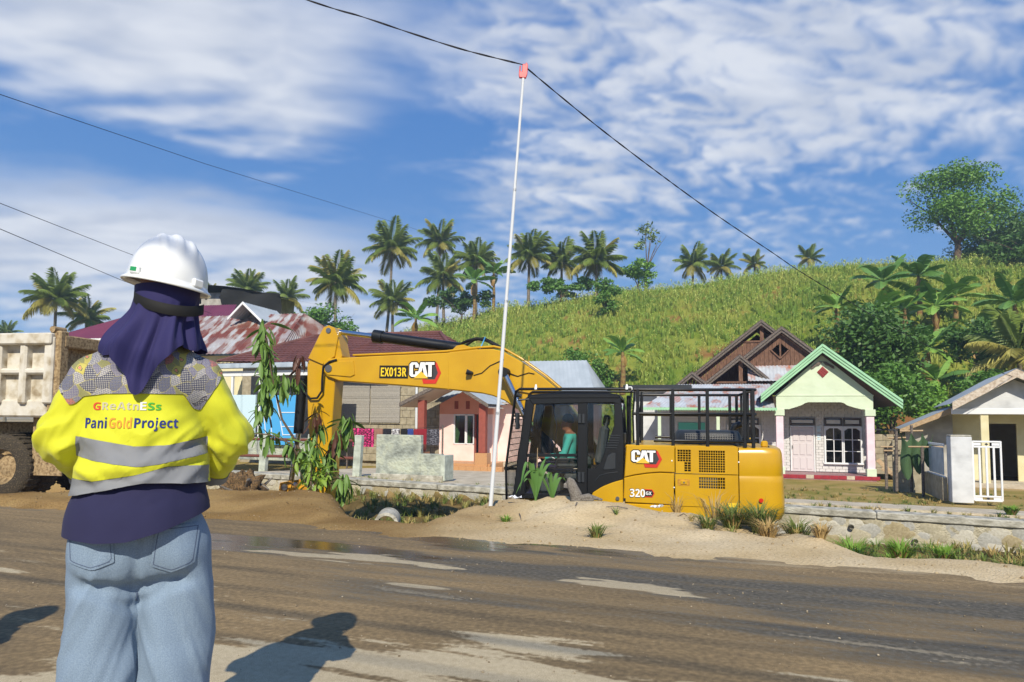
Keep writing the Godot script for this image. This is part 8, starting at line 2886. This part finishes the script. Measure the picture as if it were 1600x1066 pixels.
	surf(hj, 120, 40, func(u: float, w: float) -> Vector3:
		var ang := u * TAU
		var sx := cos(ang)
		var sz := sin(ang)
		var bk := maxf(0.0, sz)
		var fr := maxf(0.0, -sz)
		var y0 := 1.55 - 0.1 * fr
		var low := 1.362 - 0.022 * absf(sx) * float(sx < 0.0)
		var y1 := low - 0.098 * exp(-pow((sx + 0.12) / 0.36, 2.0)) * bk - 0.05 * exp(-pow((sx + 0.3) / 0.4, 2.0)) * bk + 0.008 * sin(ang * 9.0)
		var y := lerpf(y0, y1, w)
		var flare := smoothstep(0.3, 1.0, w)
		var cx := lerpf(0.058, 0.018, smoothstep(0.1, 0.9, w))
		var rx := lerpf(lerpf(0.1, 0.1, minf(w * 3.0, 1.0)), 0.152, flare)
		var rz := lerpf(0.118, 0.152, flare)
		var ripple := (0.011 * sin(ang * 11.0 + 2.0 * w + 1.2 * sin(ang * 3.0)) + 0.007 * sin(ang * 19.0 - 3.0 * w) + 0.006 * sin(ang * 6.0 + 1.0)) * smoothstep(0.12, 0.75, w)
		return Vector3(cx + sx * (rx + ripple), y, sz * (rz + ripple) + 0.012 * bk * flare))
	put(hj, "head_cloth", M.navy_cloth, o)
	# helmet, tipped to the right and turned left
	var hel := Node3D.new()
	hel.name = "helmet"
	o.add_child(hel, true)
	hel.transform = Transform3D(Basis(Vector3(0, 0, 1), -0.15) * Basis(Vector3(1, 0, 0), 0.06) * Basis(Vector3.UP, 0.25) * Basis.from_scale(Vector3(1.1, 1.09, 1.06)), Vector3(0.055, 1.562, 0.004))
	var dome := ST()
	surf(dome, 96, 36, func(u: float, w: float) -> Vector3:
		var az := u * TAU
		var el := lerpf(0.0, PI / 2, w)
		var ce := pow(cos(el), 0.86)
		var d := Vector3(cos(az) * ce * 0.113, sin(el) * 0.138, sin(az) * ce * 0.135)
		var lx := d.x
		var keep := smoothstep(0.35, 0.75, sin(el)) * smoothstep(0.13, 0.09, absf(d.z))
		var rid := 0.006 * exp(-pow(lx / 0.012, 4.0)) + 0.005 * exp(-pow((absf(lx) - 0.042) / 0.010, 4.0))
		return d + d.normalized() * rid * keep)
	put(dome, "shell", M.helmet_white, hel)
	var brim := ST()
	surf(brim, 72, 6, func(u: float, w: float) -> Vector3:
		var az := u * TAU
		var fr := pow(maxf(0.0, -sin(az)), 3.0)
		var q := [[0.0, 0.010], [0.003, 0.003], [0.012, -0.003], [0.014, -0.007], [0.012, -0.010], [0.0, -0.006], [-0.004, 0.0]][int(round(w * 6.0))] as Array
		var e: float = q[0] * (1.0 + 1.8 * fr)
		return Vector3(cos(az) * (0.113 + e), q[1] - 0.004 * fr, sin(az) * (0.135 + e)))
	put(brim, "brim", M.helmet_white, hel)
	for g in [-1.0, 1.0]:
		var az := 1.05 if g > 0.0 else 2.62
		var b := Basis(Vector3.UP, PI / 2 - az)
		var s := ST()
		bx(s, Vector3(cos(az) * 0.118, 0.013, sin(az) * 0.139), Vector3(0.036, 0.024, 0.014), 0.005, b)
		var slot := put(s, "accessory_slot", M.helmet_white, hel)
		if g < 0.0:
			var s2 := ST()
			bx(s2, Vector3(cos(az) * 0.1255, 0.014, sin(az) * 0.1465), Vector3(0.024, 0.011, 0.001), 0.0, b)
			put(s2, "green_label", M.green_mark, slot)
	var strap := ST()
	surf(strap, 24, 4, func(u: float, w: float) -> Vector3:
		var ang := lerpf(0.35, PI - 0.35, u)
		return Vector3(0.066 + cos(ang) * 0.112, 1.532 - 0.045 * sin(ang) - w * 0.032 - 0.12 * (cos(ang) * 0.112), sin(ang) * 0.128 + 0.004 * sin(w * PI)))
	put(strap, "headband", M.black_matte, hel)
	strap = null
	var hb := hel.get_node("headband") as Node3D
	hb.transform = hel.transform.affine_inverse()
	# a colleague left of the frame, whose shadow reaches into it
	var mate := o.duplicate() as Node3D
	mate.name = numbered("person")
	add_child(mate, true)
	mate.position = Vector3(-2.9, 0.0, -2.2)
	tag(mate, "second person outside the left edge whose shadow falls on the road", "person")

func idx_join(a: PackedInt32Array, b: PackedInt32Array) -> PackedInt32Array:
	var c := a.duplicate()
	c.append_array(b)
	return c
